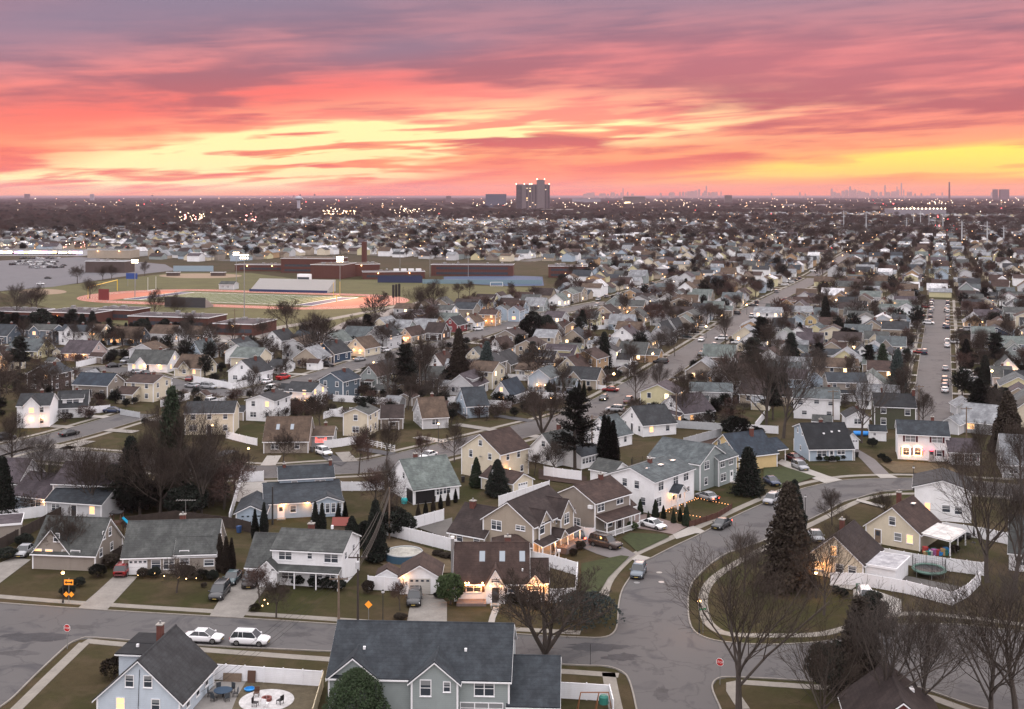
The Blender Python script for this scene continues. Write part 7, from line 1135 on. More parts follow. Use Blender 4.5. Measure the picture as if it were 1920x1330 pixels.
t = thing('warning_sign', 'orange diamond sign on a thin post beside the unlit street lamp', 'road sign', P(691, 1168), R(-10)); q = MB(); q.box(ID, -.03, .03, 0, .06, 0, 2.7, METAL); q.build('post', t); q = MB(); q.prism([(a, -.03, 2.3 + b) for a, b in ((0, -.5), (.5, 0), (0, .5), (-.5, 0))], [(a, -.002, 2.3 + b) for a, b in ((0, -.5), (.5, 0), (0, .5), (-.5, 0))], SOR); q.build('sign_plate', t)
t = thing('street_name_sign', 'small green street name sign beside the lit inner corner lamp', 'road sign', P(1318, 1188), R(20)); q = MB(); q.box(ID, -.03, .03, -.03, .03, 0, 2.9, METAL); q.build('post', t); q = MB(); q.box(ID, -.45, .45, -.02, .02, 2.91, 3.1, mat('sign green', (.02, .22, .10), .5)); q.build('name_plate', t)
t = thing('sign_post', 'thin dark sign post at the kerb below the weeping evergreen', 'post', P(1107, 1247)); q = MB(); q.box(ID, -.03, .03, -.03, .03, 0, 2.4, POLEM); q.build('post', t)
t = thing('mailbox', 'white post lantern beside the terrace of the beige house', 'post', P(1048, 1054)); q = MB(); q.box(ID, -.07, .07, -.07, .07, 0, 1.5, TRIM); q.build('post', t); q = MB(); q.box(ID, -.25, .25, -.2, .2, 1.5, 1.85, TRIM); q.build('box', t)
# ------------------------------------------------------------------ garden things
def trampoline(lab, x, y, r):
    t = thing('trampoline', lab, 'trampoline', P(x, y)); q = MB(); q.lathe((0, 0, 0), [(r * .82, .9), (r * .82, .91)], BLACKM, 28); q.build('mat', t); q = MB()
    pts = [(r * .92 * math.cos(R(i * 15)), r * .92 * math.sin(R(i * 15)), .9) for i in range(25)]; q.tube(pts, r * .1, mat('green pad', (.12, .20, .17), .7), 5, cap=False); q.build('pad', t)
    for i in range(6): a = R(i * 60 + 20); q = MB(); q.tube([(r * .92 * math.cos(a), r * .92 * math.sin(a), 0), (r * .92 * math.cos(a), r * .92 * math.sin(a), .85)], .05, METAL, 5); q.build('leg', t)
    for i in range(6): a = R(i * 60 + 20); q = MB(); q.tube([(r * math.cos(a), r * math.sin(a), .9), (r * math.cos(a), r * math.sin(a), 2.7)], .035, POLEM, 5); q.build('net_pole', t)
    q = MB()
    for i in range(48): a = R(i * 7.5); q.tube([(r * .97 * math.cos(a), r * .97 * math.sin(a), .95), (r * .97 * math.cos(a), r * .97 * math.sin(a), 2.55)], .012, BLACKM, 3, cap=False)
    for z in (1.2, 1.5, 1.8, 2.1, 2.4, 2.6): q.tube([(r * .97 * math.cos(R(i * 15)), r * .97 * math.sin(R(i * 15)), z) for i in range(25)], .010, BLACKM, 3, cap=False)
    q.build('safety_net', t)
trampoline('round trampoline with a tall net in the white-fenced garden', 1742, 1079, 2.35); trampoline('trampoline behind the big white two-storey house', 1203, 885, 2.1)
t = thing('swimming_pool', 'round above-ground pool with a pale winter cover', 'pool', P(758, 1050)); q = MB(); q.lathe((0, 0, 0), [(2.75, 0), (2.75, 1.15), (2.6, 1.2)], mat('pool wall', (.04, .09, .14), .6), 36); q.build('pool_wall', t); q = MB(); q.lathe((0, 0, 1.201), [(2.55, 0), (.1, .06)], mat('pool cover', (.30, .30, .27), .7, 'ground', amt=.4, scale=2), 36); q.build('pool_cover', t); q = MB(); q.tube([(2.68 * math.cos(R(i * 12)), 2.68 * math.sin(R(i * 12)), 1.24) for i in range(31)], .11, mat('pool rail', (.35, .37, .38), .5), 5, cap=False); q.build('rim', t)
t = thing('fire_pit_circle', 'round pale stone patio with a red brick fire pit in its centre', 'fire pit', P(500, 1316)); q = MB(); q.lathe((0, 0, .01), [(2.9, 0), (2.9, .15)], mat('pale stones', (.46, .45, .45), .9, 'ground', amt=.3, scale=5), 40); q.build('stone_base', t); q = MB()
for i in range(14): a = R(i * 25.7); q.hexa([(r_ * math.cos(b_), r_ * math.sin(b_), z_) for z_ in (.16, .48) for r_, b_ in ((.34, a), (.56, a), (.56, a + .40), (.34, a + .40))], mat('red block', (.20, .07, .06), .9, 'brick'))
q.build('brick_ring', t)
for i, (dx_, dy_, c) in enumerate(((-1.3, 1.0, BROWNW), (-.9, -1.5, BLACKM), (.2, -1.7, TRIM), (1.6, -.9, BLACKM))):
    t = thing('garden_chair', ['brown', 'dark', 'white', 'black'][i] + ' garden chair on the round stone patio', 'chair', P(500, 1316) + Vector((dx_, dy_, .16)), R(i * 80)); q = MB(); q.box(ID, -.28, .28, -.28, .28, .38, .44, c); q.build('seat', t); q = MB(); q.box(ID, -.28, .28, .26, .32, .44, .95, c); q.build('backrest', t)
    for sx in (-1, 1):
        for sy in (-1, 1): q = MB(); q.box(ID, sx * .25 - .025, sx * .25 + .025, sy * .24 - .025, sy * .24 + .025, 0, .38, c); q.build('leg', t)
t = thing('patio_table', 'round dark patio table under a blue cloth on the grey patio', 'table', P(418, 1308) + Vector((0, 0, .07))); q = MB(); q.lathe((0, 0, 0), [(.95, .66), (1.0, .74), (.9, .76)], mat('navy cloth', (.02, .045, .08), .8), 20); q.build('tabletop', t); q = MB(); q.lathe((0, 0, 0), [(.4, 0), (.08, .05), (.08, .66)], BLACKM, 10); q.build('base', t)
for i in range(6):
    a = R(i * 60); t = thing('patio_chair', ordn(i + 1) + ' dark patio chair round the blue clothed table, counted from its right side away from the viewer', 'chair', P(418, 1308) + Vector((1.35 * math.cos(a), 1.35 * math.sin(a), .07)), a - R(90), 'patio chairs'); q = MB(); q.box(ID, -.26, .26, -.26, .26, .40, .45, BLACKM); q.build('seat', t); q = MB(); q.box(ID, -.26, .26, .24, .29, .45, 1.0, mat('chair mesh', (.05, .06, .07), .7)); q.build('backrest', t)
    for sx in (-1, 1):
        for sy in (-1, 1): q = MB(); q.box(ID, sx * .23 - .02, sx * .23 + .02, sy * .22 - .02, sy * .22 + .02, 0, .40, BLACKM); q.build('leg', t)
t = thing('plastic_tub', 'bright blue plastic tub beside the stone patio', 'tub', P(468, 1296)); q = MB(); q.lathe((0, 0, 0), [(.45, 0), (.6, .3), (.5, .34), (.42, .12)], mat('blue plastic', (.02, .22, .55), .4), 20); q.build('tub', t)
for lab, x, y, w_, h_, m in (('brown board leaning on the white fence', 436, 1279, 2.1, .9, WOOD), ('dark upright panel leaning on the white fence', 472, 1281, .9, 1.3, BROWNW)): t = thing('leaning_board', lab, 'board', P(x, y) + Vector((0, 0, .07)), R(-4)); q = MB(); q.hexa([(-w_ / 2, -.25, 0), (w_ / 2, -.25, 0), (w_ / 2, -.18, 0), (-w_ / 2, -.18, 0), (-w_ / 2, 0, h_), (w_ / 2, 0, h_), (w_ / 2, .05, h_), (-w_ / 2, .05, h_)], m); q.build('board', t)
t = thing('play_set', 'wooden play set with a green slide cover by the bottom fence', 'play set', P(1132, 1338)); q = MB()
for s_ in (-1, 1): q.tube([(s_ * .9, -.6, 0), (s_ * .5, 0, 2.2), (s_ * .9, .6, 0)], .06, mat('orange wood', (.25, .11, .05), .8), 5)
q.tube([(-2.4, 0, 2.2), (.5, 0, 2.2)], .06, mat('orange wood', (0, 0, 0)), 5); q.tube([(-2.8, -.6, 0), (-2.4, 0, 2.2), (-2.8, .6, 0)], .06, mat('orange wood', (0, 0, 0)), 5); q.build('frame', t); q = MB(); q.lathe((0, .1, 1.0), [(.5, 0), (.5, .7), (.3, .9)], mat('green plastic', (.03, .16, .13), .5), 10); q.build('slide_cover', t)
t = thing('boat', 'boat under a bright blue cover beside the little white shed', 'boat', P(1617, 818), R(-8)); t.scale = (.65, .65, .65); q = MB(); n = 9
rings = [[(-3 + 6 * i / 8, y * (1 - .85 * (i / 8) ** 3), z) for y, z in ((-1.1, .5), (-1.2, 1.0), (-.6, 1.5), (0, 1.75), (.6, 1.5), (1.2, 1.0), (1.1, .5))] for i in range(9)]
for a, b in zip(rings, rings[1:]):
    for j in range(6): q.poly([a[j], b[j], b[j + 1], a[j + 1]], mat('blue tarpaulin', (.02, .22, .62), .5))
q.poly(rings[0], mat('blue tarpaulin', (0, 0, 0))); q.build('cover', t); q = MB(); q.box(ID, -2.6, 2.2, -.7, .7, .1, .5, BLACKM); q.build('trailer', t)
t = thing('playhouse', 'small playhouse with a dull red roof behind the pale two-storey house', 'playhouse', P(640, 1004)); q = MB(); q.box(ID, -1.2, 1.2, -.8, .8, 0, 1.9, WOOD); q.build('wall', t); q = MB(); q.prism([(-1.4, -1.1, 1.8), (-1.4, 1.1, 1.8), (-1.4, 0, 2.9)], [(1.4, -1.1, 1.8), (1.4, 1.1, 1.8), (1.4, 0, 2.9)], mat('dull red roof', (.20, .06, .05), .8)); q.build('roof', t)
t = thing('playground_slide', 'bright blue curved slide on a brown play tower behind the taupe house', 'slide', P(230, 1002)); q = MB(); pts = [Vector((1.4 * math.sin(R(a)), 0, 2.6 - 2.4 * (a / 110))) for a in range(0, 111, 10)]
for a, b in zip(pts, pts[1:]): q.hexa([a + Vector((0, -.4, 0)), b + Vector((0, -.4, 0)), b + Vector((0, .4, 0)), a + Vector((0, .4, 0)), a + Vector((0, -.4, .12)), b + Vector((0, -.4, .12)), b + Vector((0, .4, .12)), a + Vector((0, .4, .12))], mat('slide blue', (.01, .30, .50), .4))
q.build('slide', t); q = MB(); q.box(ID, -1.8, -.1, -.8, .8, 1.6, 2.0, BROWNW); [q.box(ID, x - .08, x + .08, y - .08, y + .08, 0, 3.4, BROWNW) for x in (-1.7, -.15) for y in (-.7, .7)]; q.box(ID, -1.9, 0, -.9, .9, 3.4, 3.55, BLACKM); q.build('tower', t)
for i, (x, y, c) in enumerate(((1796, 1014, 'left'), (1812, 1010, 'right'))):
    t = thing('garden_chair', c + ' black round garden seat in the small fenced lawn', 'chair', P(x, y)); q = MB(); q.lathe((0, 0, 0), [(.5, 0), (.75, .35), (.8, .75), (.6, .78), (.5, .42)], BLACKM, 14); q.build('seat', t)
t = thing('parasol', 'folded dark parasol in the small fenced lawn', 'parasol', P(1826, 1018)); q = MB(); q.lathe((0, 0, 0), [(.35, 0), (.3, .1), (.03, .12), (.03, 1.0), (.22, 1.1), (.04, 2.6)], BLACKM, 10); q.build('parasol', t)
for i in range(16):                          # clutter under the white patio cover
    x, y = 1735 + (i % 8) * 5.5, 1037 + (i // 8) * 4; c = [(.35, .05, .05), (.04, .12, .35), (.35, .25, .12), (.05, .25, .2), (.45, .45, .45), (.3, .1, .25)][i % 6]; nm = ['red', 'blue', 'tan', 'green', 'white', 'plum'][i % 6]
    t = thing('storage_box', f'{nm} box in the {["back", "front"][i // 8]} row under the corrugated patio cover, {ordn(i % 8 + 1)} from the left', 'box', P(x, y), rnd.uniform(-.5, .5), 'boxes under the patio cover'); q = MB(); s_ = rnd.uniform(.22, .34); hh = rnd.uniform(.4, .9); q.box(ID, -s_, s_, -s_, s_, 0, hh, mat(f'{nm} plastic', c, .6)); q.build('bin', t); q = MB(); q.box(ID, -s_ - .03, s_ + .03, -s_ - .03, s_ + .03, hh + .001, hh + .07, mat(f'{nm} plastic', c)); q.build('lid', t)
for lab, x, y, h_, c in (('turquoise play table beside the white cape porch', 758, 944, .9, (.03, .40, .42)), ('bright green toy by the recessed porch of the white cape', 775, 938, .7, (.2, .3, .08))): t = thing('toy', lab, 'toy', P(x, y)); q = MB(); q.lathe((0, 0, 0), [(.5, 0), (.45, h_ * .4), (.65, h_ * .5), (.5, h_)], mat(lab[:10], c, .5), 10); q.build('toy', t)
for i, (x, y) in enumerate([(259, 1084), (274, 1082), (290, 1081), (308, 1086), (335, 1089), (349, 1091), (368, 1090), (496, 1131), (502, 1138), (492, 1142)]):
    t = thing('path_light', ordn(i + 1) + ' from the left of the tiny garden lights along the front beds', 'garden light', P(x, y), 0, 'tiny garden lights'); q = MB(); q.tube([(0, 0, 0), (0, 0, .35)], .02, BLACKM, 4); q.build('stake', t); q = MB(); q.lathe((0, 0, .35), [(.03, 0), (.08, .08), (.02, .14)], BULB, 8); q.build('light', t)
j = 0
for (a, b, n) in ((Z('6', 1390, 545), Z('6', 1600, 470), 14), (Z('6', 1380, 545), Z('6', 1620, 585), 12), (Z('6', 1590, 462), Z('6', 1800, 505), 12)):
    for i in range(n): j += 1; p = P(a[0] + (b[0] - a[0]) * i / (n - 1), a[1] + (b[1] - a[1]) * i / (n - 1)); q = MB(); q.lathe((0, 0, .12), [(.02, -.06), (.05, 0), (.02, .06)], mat('candle glow', (1, .5, .2), .5, emit=(1, .42, .16), es=4, sample=False), 6); q.build('string_light_bulb', None, p, label='tiny orange light in the strings edging the lawn of the big white house', category='garden light', group='strings of lights on the lawn')
for i, (x, y, c, w_) in enumerate(((1078, 1000, 'green', 'by the side gate of the beige house'), (504, 1108, 'grey', 'by the wide drive beside the black SUV'), (246, 1058, 'blue', 'beside the ranch house garage door'), (826, 1120, 'black', 'beside the small white garage'), (1212, 955, 'green', 'at the corner of the big white house'), (1606, 858, 'black', 'at the top of the grey saltbox drive'), (448, 1000, 'blue', 'by the light blue garage'), (868, 905, 'black', 'beside the white cape'), (585, 848, 'grey', 'beside the red lit window'), (1610, 1112, 'green', 'by the white SUV near the trampoline fence'))):
    t = thing('rubbish_bin', f'{c} wheeled bin {w_}', 'bin', P(x, y) + Vector((0, 0, .12)), R(i * 40)); m = mat(f'{c} bin plastic', {'green': (.03, .08, .05), 'grey': (.1, .1, .1), 'blue': (.03, .07, .18), 'black': (.02, .02, .02)}[c], .5); q = MB(); q.hexa([(-.24, -.26, 0), (.24, -.26, 0), (.24, .26, 0), (-.24, .26, 0), (-.3, -.33, .95), (.3, -.33, .95), (.3, .33, .95), (-.3, .33, .95)], m); q.build('bin_body', t); q = MB(); q.hexa([(-.32, -.36, .952), (.32, -.36, .952), (.32, .36, .952), (-.32, .36, .952), (-.28, -.3, 1.04), (.28, -.3, 1.04), (.28, .34, 1.08), (-.28, .34, 1.08)], m); q.build('lid', t)
# person behind the silver sedan
def figure(lab, p, rz):
    SK = mat('skin', (.35, .2, .14), .7); CL = mat('black winter clothes', (.012, .012, .014), .9); HR = mat('dark hair', (.015, .01, .008), .9); t = thing('person', lab, 'person', p, rz)
    def skin(nm, vs, es, rs, m):
        me = bpy.data.meshes.new(nm); me.from_pydata(vs, es, []); me.materials.append(m); o = obj(nm, me, t); o.modifiers.new('skin', 'SKIN'); 
        for v, r_ in zip(me.skin_vertices[0].data, rs): v.radius = r_ if isinstance(r_, tuple) else (r_, r_)
        me.skin_vertices[0].data[0].use_root = True; o.modifiers.new('sub', 'SUBSURF').levels = 1; o.modifiers['sub'].render_levels = 1; return o
    vs = [(0, 0, .95), (0, .02, 1.2), (0, .05, 1.45), (0, .06, 1.55), (0, .09, 1.68), (.11, 0, .9), (.13, 0, .5), (.13, .0, .08), (.13, .14, .04), (-.11, 0, .9), (-.13, .05, .5), (-.14, -.05, .08), (-.14, .10, .04), (.2, .05, 1.42), (.25, .1, 1.15), (.18, .36, 1.08), (.15, .44, 1.07), (-.2, .05, 1.42), (-.25, .1, 1.15), (-.18, .36, 1.1), (-.15, .44, 1.1)]
    es = [(0, 1), (1, 2), (2, 3), (3, 4), (0, 5), (5, 6), (6, 7), (7, 8), (0, 9), (9, 10), (10, 11), (11, 12), (2, 13), (13, 14), (14, 15), (15, 16), (2, 17), (17, 18), (18, 19), (19, 20)]
    skin('body', vs, es, [.13, .12, .13, .05, .10, .08, .06, .045, .04, .08, .06, .045, .04, .05, .045, .035, .03, .05, .045, .035, .03], SK)
    skin('jacket', [vs[i] for i in (0, 1, 2, 13, 14, 15, 17, 18, 19)], [(0, 1), (1, 2), (2, 3), (3, 4), (4, 5), (2, 6), (6, 7), (7, 8)], [(.19, .15), (.18, .14), (.19, .15), .085, .07, .055, .085, .07, .055], CL)
    skin('trousers', [vs[i] for i in (0, 5, 6, 7, 9, 10, 11)], [(0, 1), (1, 2), (2, 3), (0, 4), (4, 5), (5, 6)], [.16, .11, .085, .065, .11, .085, .065], CL); q = MB(); q.lathe((0, .07, 1.70), [(.105, -.03), (.118, .04), (.07, .12), (.01, .14)], HR, 10); q.build('hair', t, smooth=True)
figure('person in black bending to the open boot of the silver sedan', P(1346, 946), R(200))
# ------------------------------------------------------------------ landmarks on the plain
def tower(name, lab, cat, x, yb, w_px, ytop, m, parts=(), d_=None, ridge=True, cap=METAL):
    p = P(x, yb); s_ = (yb - YH) / HC; w_ = w_px / s_; h_ = HC - (ytop - YH) / s_; t = thing(name, lab, cat, p); q = MB(); dd = d_ or w_ * .6; q.box(ID, -w_ / 2, w_ / 2, 0, dd, 0, h_, m); q.build('wall', t); q = MB(); q.box(ID, -w_ / 2 - .5, w_ / 2 + .5, -.5, dd + .5, h_ + .1, h_ + 1.2, cap); q.build('roof_edge', t); return t, w_, h_, dd, s_
HOS = mat('tower concrete', (.15, .13, .135), .8); HOD = mat('tower window strip', (.05, .045, .055), .4); LITW = mat('tower lit windows', (1, .8, .5), .5, emit=(1, .72, .4), es=1.4, sample=False); TIP = mat('roof lamp glow', (1, .7, .5), .5, emit=(1, .55, .35), es=16, sample=False)
t, w_, h_, dd, s_ = tower('tower_block', 'tall dark hospital-like tower with a raised core, highest building at the centre', 'tower', 999.5, 397, 63, 346.5, HOS)
for a, b in ((-.5, -.33), (-.21, -.155), (-.115, -.07), (-.03, .01), (.045, .10), (.35, .40), (.43, .5)):
    q = MB(); q.box(ID, w_ * a, w_ * b, -.6, -.05, 6, h_ - 2, HOD)
    for k in range(20): q.box(ID, w_ * a, w_ * b, -.9, -.61, 6 + k * h_ / 21, 6.9 + k * h_ / 21, HOS)
    q.build('window_strip', t)
q = MB(); q.box(ID, w_ * .115, w_ * .345, -2.5, dd * .8, 0, HC - (337.5 - YH) / s_, HOS); q.build('core', t); q = MB()
for i in range(12): a = rnd.choice((-.18, -.09, -.01, .07, .375)); z = rnd.uniform(10, h_ - 8); q.box(ID, w_ * a - 1.6, w_ * a + 1.6, -1.3, -.95, z, z + 2.2, LITW)
q.build('lit_window', t); q = MB()
for a, z in ((-.5, h_), (-.26, h_), (-.1, h_), (-.04, h_), (.12, HC - (337.5 - YH) / s_), (.34, HC - (337.5 - YH) / s_), (.48, h_)): q.lathe((w_ * a, -1, z + 2.4), [(.2, -1.3), (1.3, 0), (.2, 1.3)], TIP, 6)
q.build('roof_lamp', t); q = MB(); q.box(ID, -w_ * .6, w_ * .75, -14, -3, 0, 9, HOS); q.build('podium', t)
BLB = mat('blue grey facade', (.07, .085, .12), .4, 'plain'); t, w_, h_, dd, s_ = tower('office_building', 'wide curved blue grey office block left of the tall tower', 'office block', 930, 389, 39, 364.5, BLB); t, w_, h_, dd, s_ = tower('office_building', 'distant block with bright slanting front right of centre', 'office block', 1190, 385, 40, 369, mat('brown facade', (.10, .085, .08), .5)); q = MB(); q.box(ID, -w_ * .45, -w_ * .2, -1, -.1, 6, h_ * .4, LITW); q.build('lit_front', t)
t, w_, h_, dd, s_ = tower('office_building', 'long white framed building right of the tall tower', 'office block', 1100, 382, 52, 373, mat('pale facade', (.22, .21, .24), .6), d_=60); tower('office_building', 'square tower with a wider flat top, right of centre on the plain', 'tower', 1366, 383, 13, 366.5, mat('brown facade', (0, 0, 0))); tower('apartment_tower', 'narrow one of a pair of towers near the right edge', 'tower', 1867, 377, 8.5, 355.5, mat('dusky facade', (.10, .075, .08), .7)); tower('apartment_tower', 'broad one of a pair of towers near the right edge', 'tower', 1884.5, 377, 16, 355.5, mat('dusky facade', (0, 0, 0)))
tower('apartment_tower', 'small square block on the horizon near the left edge', 'tower', 172, 378, 7, 364.5, mat('pale facade', (0, 0, 0))); tower('office_building', 'low dark block on the horizon at the far left', 'office block', 50, 377, 9, 364, mat('dusky facade', (0, 0, 0))); tower('office_building', 'low block on the horizon left of the office block', 'office block', 841, 382, 9, 368, mat('dusky facade', (0, 0, 0)))
t = thing('smokestack', 'tall lone dark smokestack on the right horizon', 'chimney', P(1780, 378)); q = MB(); hh = HC + (YH - 341.5) * HC / 11; s_ = 11 / HC; q.lathe((0, 0, 0), [(1.9 / s_, 0), (1.2 / s_, hh - 8)], mat('stack concrete', (.10, .06, .06), .8), 14); q.build('shaft', t); q = MB(); q.lathe((0, 0, 0), [(1.25 / s_, hh - 8), (1.25 / s_, hh)], BLACKM, 14); q.build('rim', t)
t = thing('water_tower', 'pale water tower with a domed tank on a fluted stem', 'water tower', P(560, 396)); s_ = 29 / HC; hh = HC + (YH - 367.5) / s_; q = MB(); q.lathe((0, 0, 0), [(3.6 / s_ * .9, 0), (4 / s_ * .7, hh * .72)], mat('pale steel', (.34, .33, .38), .6), 16); q.build('stem', t); q = MB(); q.lathe((0, 0, 0), [(4 / s_, hh * .72), (7 / s_, hh * .80), (7 / s_, hh * .88), (3.5 / s_, hh * .97), (.5 / s_, hh)], mat('pale steel', (0, 0, 0)), 20); q.build('tank', t)
for i, (x, y) in enumerate(((551, 366.5), (563, 364.5), (590, 364), (285.5, 365.5))):
    t = thing('water_tower', ['tiny dark water tower just left of the pale one', 'tiny dark water tower above the pale one', 'tiny dark water tower right of the pale one', 'tiny water tower on the left horizon'][i], 'water tower', P(x, 377)); s_ = 10 / HC; hh = HC + (YH - y) / s_; q = MB(); q.lathe((0, 0, 0), [(2, 0), (2, hh * .75)], METAL, 8); q.build('stem', t); q = MB(); q.lathe((0, 0, 0), [(4, hh * .75), (8, hh * .85), (8, hh * .95), (3, hh)], mat('dusky facade', (0, 0, 0)), 10); q.build('tank', t)
t = thing('church', 'white church with a pointed steeple left of centre', 'church', P(567, 432)); s_ = 65 / HC; q = MB(); q.box(ID, -2.2, 2.2, 0, 4.4, 0, 12, TRIM); q.build('tower', t); q = MB(); q.lathe((0, 2.2, 0), [(2.4, 12), (1.4, 14), (.1, HC + (YH - 408) / s_)], TRIM, 8); q.build('steeple', t); q = MB(); q.box(ID, -40, -4, 4, 18, 0, 6, TRIM); q.box(ID, 4, 28, 4, 18, 0, 9, mat('pink stone', (.4, .3, .27), .8)); q.build('wall', t); q = MB(); q.prism([(-41, 3, 6.1), (-41, 19, 6.1), (-41, 11, 11)], [(-4, 3, 6.1), (-4, 19, 6.1), (-4, 11, 11)], roofm('grey')); q.build('roof', t)
t = thing('domed_building', 'pale round building with a low domed roof among the trees', 'building', P(1215, 446)); q = MB(); q.lathe((0, 0, 0), [(6, 0), (6, 6)], wallm('cream'), 16); q.build('wall', t); q = MB(); q.lathe((0, 0, 0), [(7, 6), (4, 8.6), (.3, 9.6), (.3, 12)], wallm('cream'), 16); q.build('dome', t)
t, w_, h_, dd, s_ = tower('lit_warehouse', 'long pale building with a row of bright roof lights on the right plain', 'warehouse', 1725, 405, 98, 393, mat('pale facade', (0, 0, 0)), d_=80); q = MB()
for i in range(14): q.lathe((w_ * (-.48 + .96 * i / 13), -1, h_ + 2.5), [(.2, -1.6), (1.6, 0), (.2, 1.6)], mat('white glow', (1, .9, .75), .5, emit=(1, .80, .55), es=9, sample=False), 6)
q.build('roof_light', t)
pal = mat('pale facade', (0, 0, 0)); WH = [(520, 404, 60, 400), (640, 408, 60, 404.5), (900, 408, 110, 404), (1045, 399, 60, 393.5), (1255, 392, 60, 389), (1420, 396, 44, 391.5), (1490, 388, 40, 384), (1560, 388, 50, 384), (1640, 384, 70, 380.5), (1820, 391, 60, 387)]
for i, (x, yb, w_, yt) in enumerate(WH): tower('warehouse', ordn(i + 1) + ' from the left of the long pale low buildings on the far plain', 'warehouse', x, yb, w_, yt, pal, d_=60)[0]['group'] = 'long pale buildings on the far plain'
SKYM = mat('hazy towers', (.36, .22, .19), .8)  # tone lightened and pinkish: part of the distance haze is in the colour
SK = {'small skyline right of the tall tower': [(1096, 5, 364.5), (1105, 12, 363), (1112, 6, 362), (1130, 12, 364), (1140, 4, 365), (1149, 8, 362), (1157, 5, 365), (1165, 3, 362), (1168.3, 2.2, 354.5), (1177, 3, 361), (1186, 5, 364.5)],
 'hazy skyline right of centre': [(1239, 4, 363), (1260, 10, 362), (1275, 3, 361.5), (1281, 4, 361), (1286, 3, 361.5), (1291, 5, 360), (1298, 8, 359.5), (1305, 6, 358.5), (1311, 4, 356), (1318, 3, 363), (1323, 6, 359), (1324.7, 2.2, 349.5), (1330, 5, 362), (1338, 8, 361.5), (1344, 3, 361), (1352, 2, 360), (1447, 3, 363)],
 'largest skyline at the right': [(1500, 3, 362), (1510, 2, 364), (1560, 3.6, 355), (1565, 5, 361), (1572, 8, 363.5), (1581, 5, 359), (1588, 6, 357.5), (1594.4, 4, 351), (1599, 8, 358), (1604, 5, 356.5), (1612, 7, 359), (1619, 9, 361), (1627, 6, 363), (1637, 6, 358), (1643, 6, 361.5), (1652, 4, 361), (1659.7, 2.6, 348.5), (1665, 9, 361.5), (1674, 5, 360.5), (1679, 4, 360), (1682, 1.6, 350.5), (1685, 3.4, 357), (1690.4, 2.4, 344.5), (1694.8, 2, 357), (1702.7, 3.4, 361), (1708, 5, 361), (1716, 3, 364), (1728, 3, 363.5), (1747, 3, 364), (1752, 4, 364), (1767, 2, 362), (1860, 3, 362)]}
for nm, l in SK.items():
    for i, (x, w_, yt) in enumerate(l):
        D_ = 20000 + (i % 5) * 260; k = D_ / F; hh = HC + (YH + 1.2 - yt) * k; t = Vector(((x - CX) * k, D_, 0)); q = MB(); w2 = w_ * k / 2; q.box(ID, -w2, w2, 0, w2 * 1.6, 0, hh * .86, SKYM); q.box(ID, -w2 * .8, w2 * .8, w2 * .1, w2 * 1.4, hh * .86 + .01, hh, SKYM); q.build('skyscraper', None, t, label=f'{ordn(i + 1)} tower from the left in the {nm}', category='skyscraper', group=nm)
for i, (x, yb, yt) in enumerate(((1582, 436, 395), (1624, 436, 397), (1726, 428, 396), (1742, 428, 401), (1768, 432, 405), (1803.5, 462, 414), (1851, 464, 415), (1882, 455, 425), (1713, 424, 400), (1700, 430, 408))):
    p = P(x, yb); s_ = (yb - YH) / HC; hh = HC - (yt - YH) / s_; t = thing('power_pylon', ordn(i + 1) + ' of the tall pale steel power poles on the right, listed roughly left to right by size', 'power pole', p, 0, 'steel power poles on the right'); q = MB(); q.tube([(0, 0, 0), (0, 0, hh)], [.8, .4], mat('galvanised pole', (.42, .44, .46), .6), 6); q.build('pole', t); q = MB(); [q.box(ID, -3.2, 3.2, -.15, .15, hh - 2 - j * 3.4, hh - 1.7 - j * 3.4, mat('galvanised pole', (0, 0, 0))) for j in range(3)]; q.build('crossarm', t)
# ------------------------------------------------------------------ the suburb beyond: houses on the street grid
E1 = Vector((.337, .9415, 0)); L1 = Vector((.9415, -.337, 0))
EXC = [[(0, 640), (-80, 640), (-80, 495), (20, 482), (160, 468), (250, 482), (330, 492), (440, 490), (530, 484), (640, 476), (840, 490), (1100, 491), (1040, 556), (960, 566), (860, 572), (770, 590), (640, 640), (560, 660), (540, 640), (300, 640)],
       [(-80, 1400), (-80, 700), (300, 712), (640, 712), (1000, 760), (1240, 800), (1480, 742), (1920, 800), (2000, 1400)]]
def px(v, z=0): s_ = F / v.y; return CX + v.x * s_, YH + (HC - z) * s_
def onroad(v, r):
    for p, w in SW:
        for a, b in zip(p, p[1:]):
            d = b - a; t = max(0, min(1, (v - a).dot(d) / max(d.length_squared, 1e-6)))
            if (a + d * t - v).length < w / 2 + r: return True
    return False
def clear(v, r):
    for x, y, q in HSPOT:
        if (x - v.x) ** 2 + (y - v.y) ** 2 < (r + q) ** 2: return False
    return True
def excl(v): x, y = px(v); return any(poly_in(x, y, p) for p in EXC)
def hides(v, h):                             # would its crown cover a traced street
    return any(onroad(v * f_, .5) for f_ in (1.04, HC / (HC - .55 * h), HC / (HC - .9 * h)))
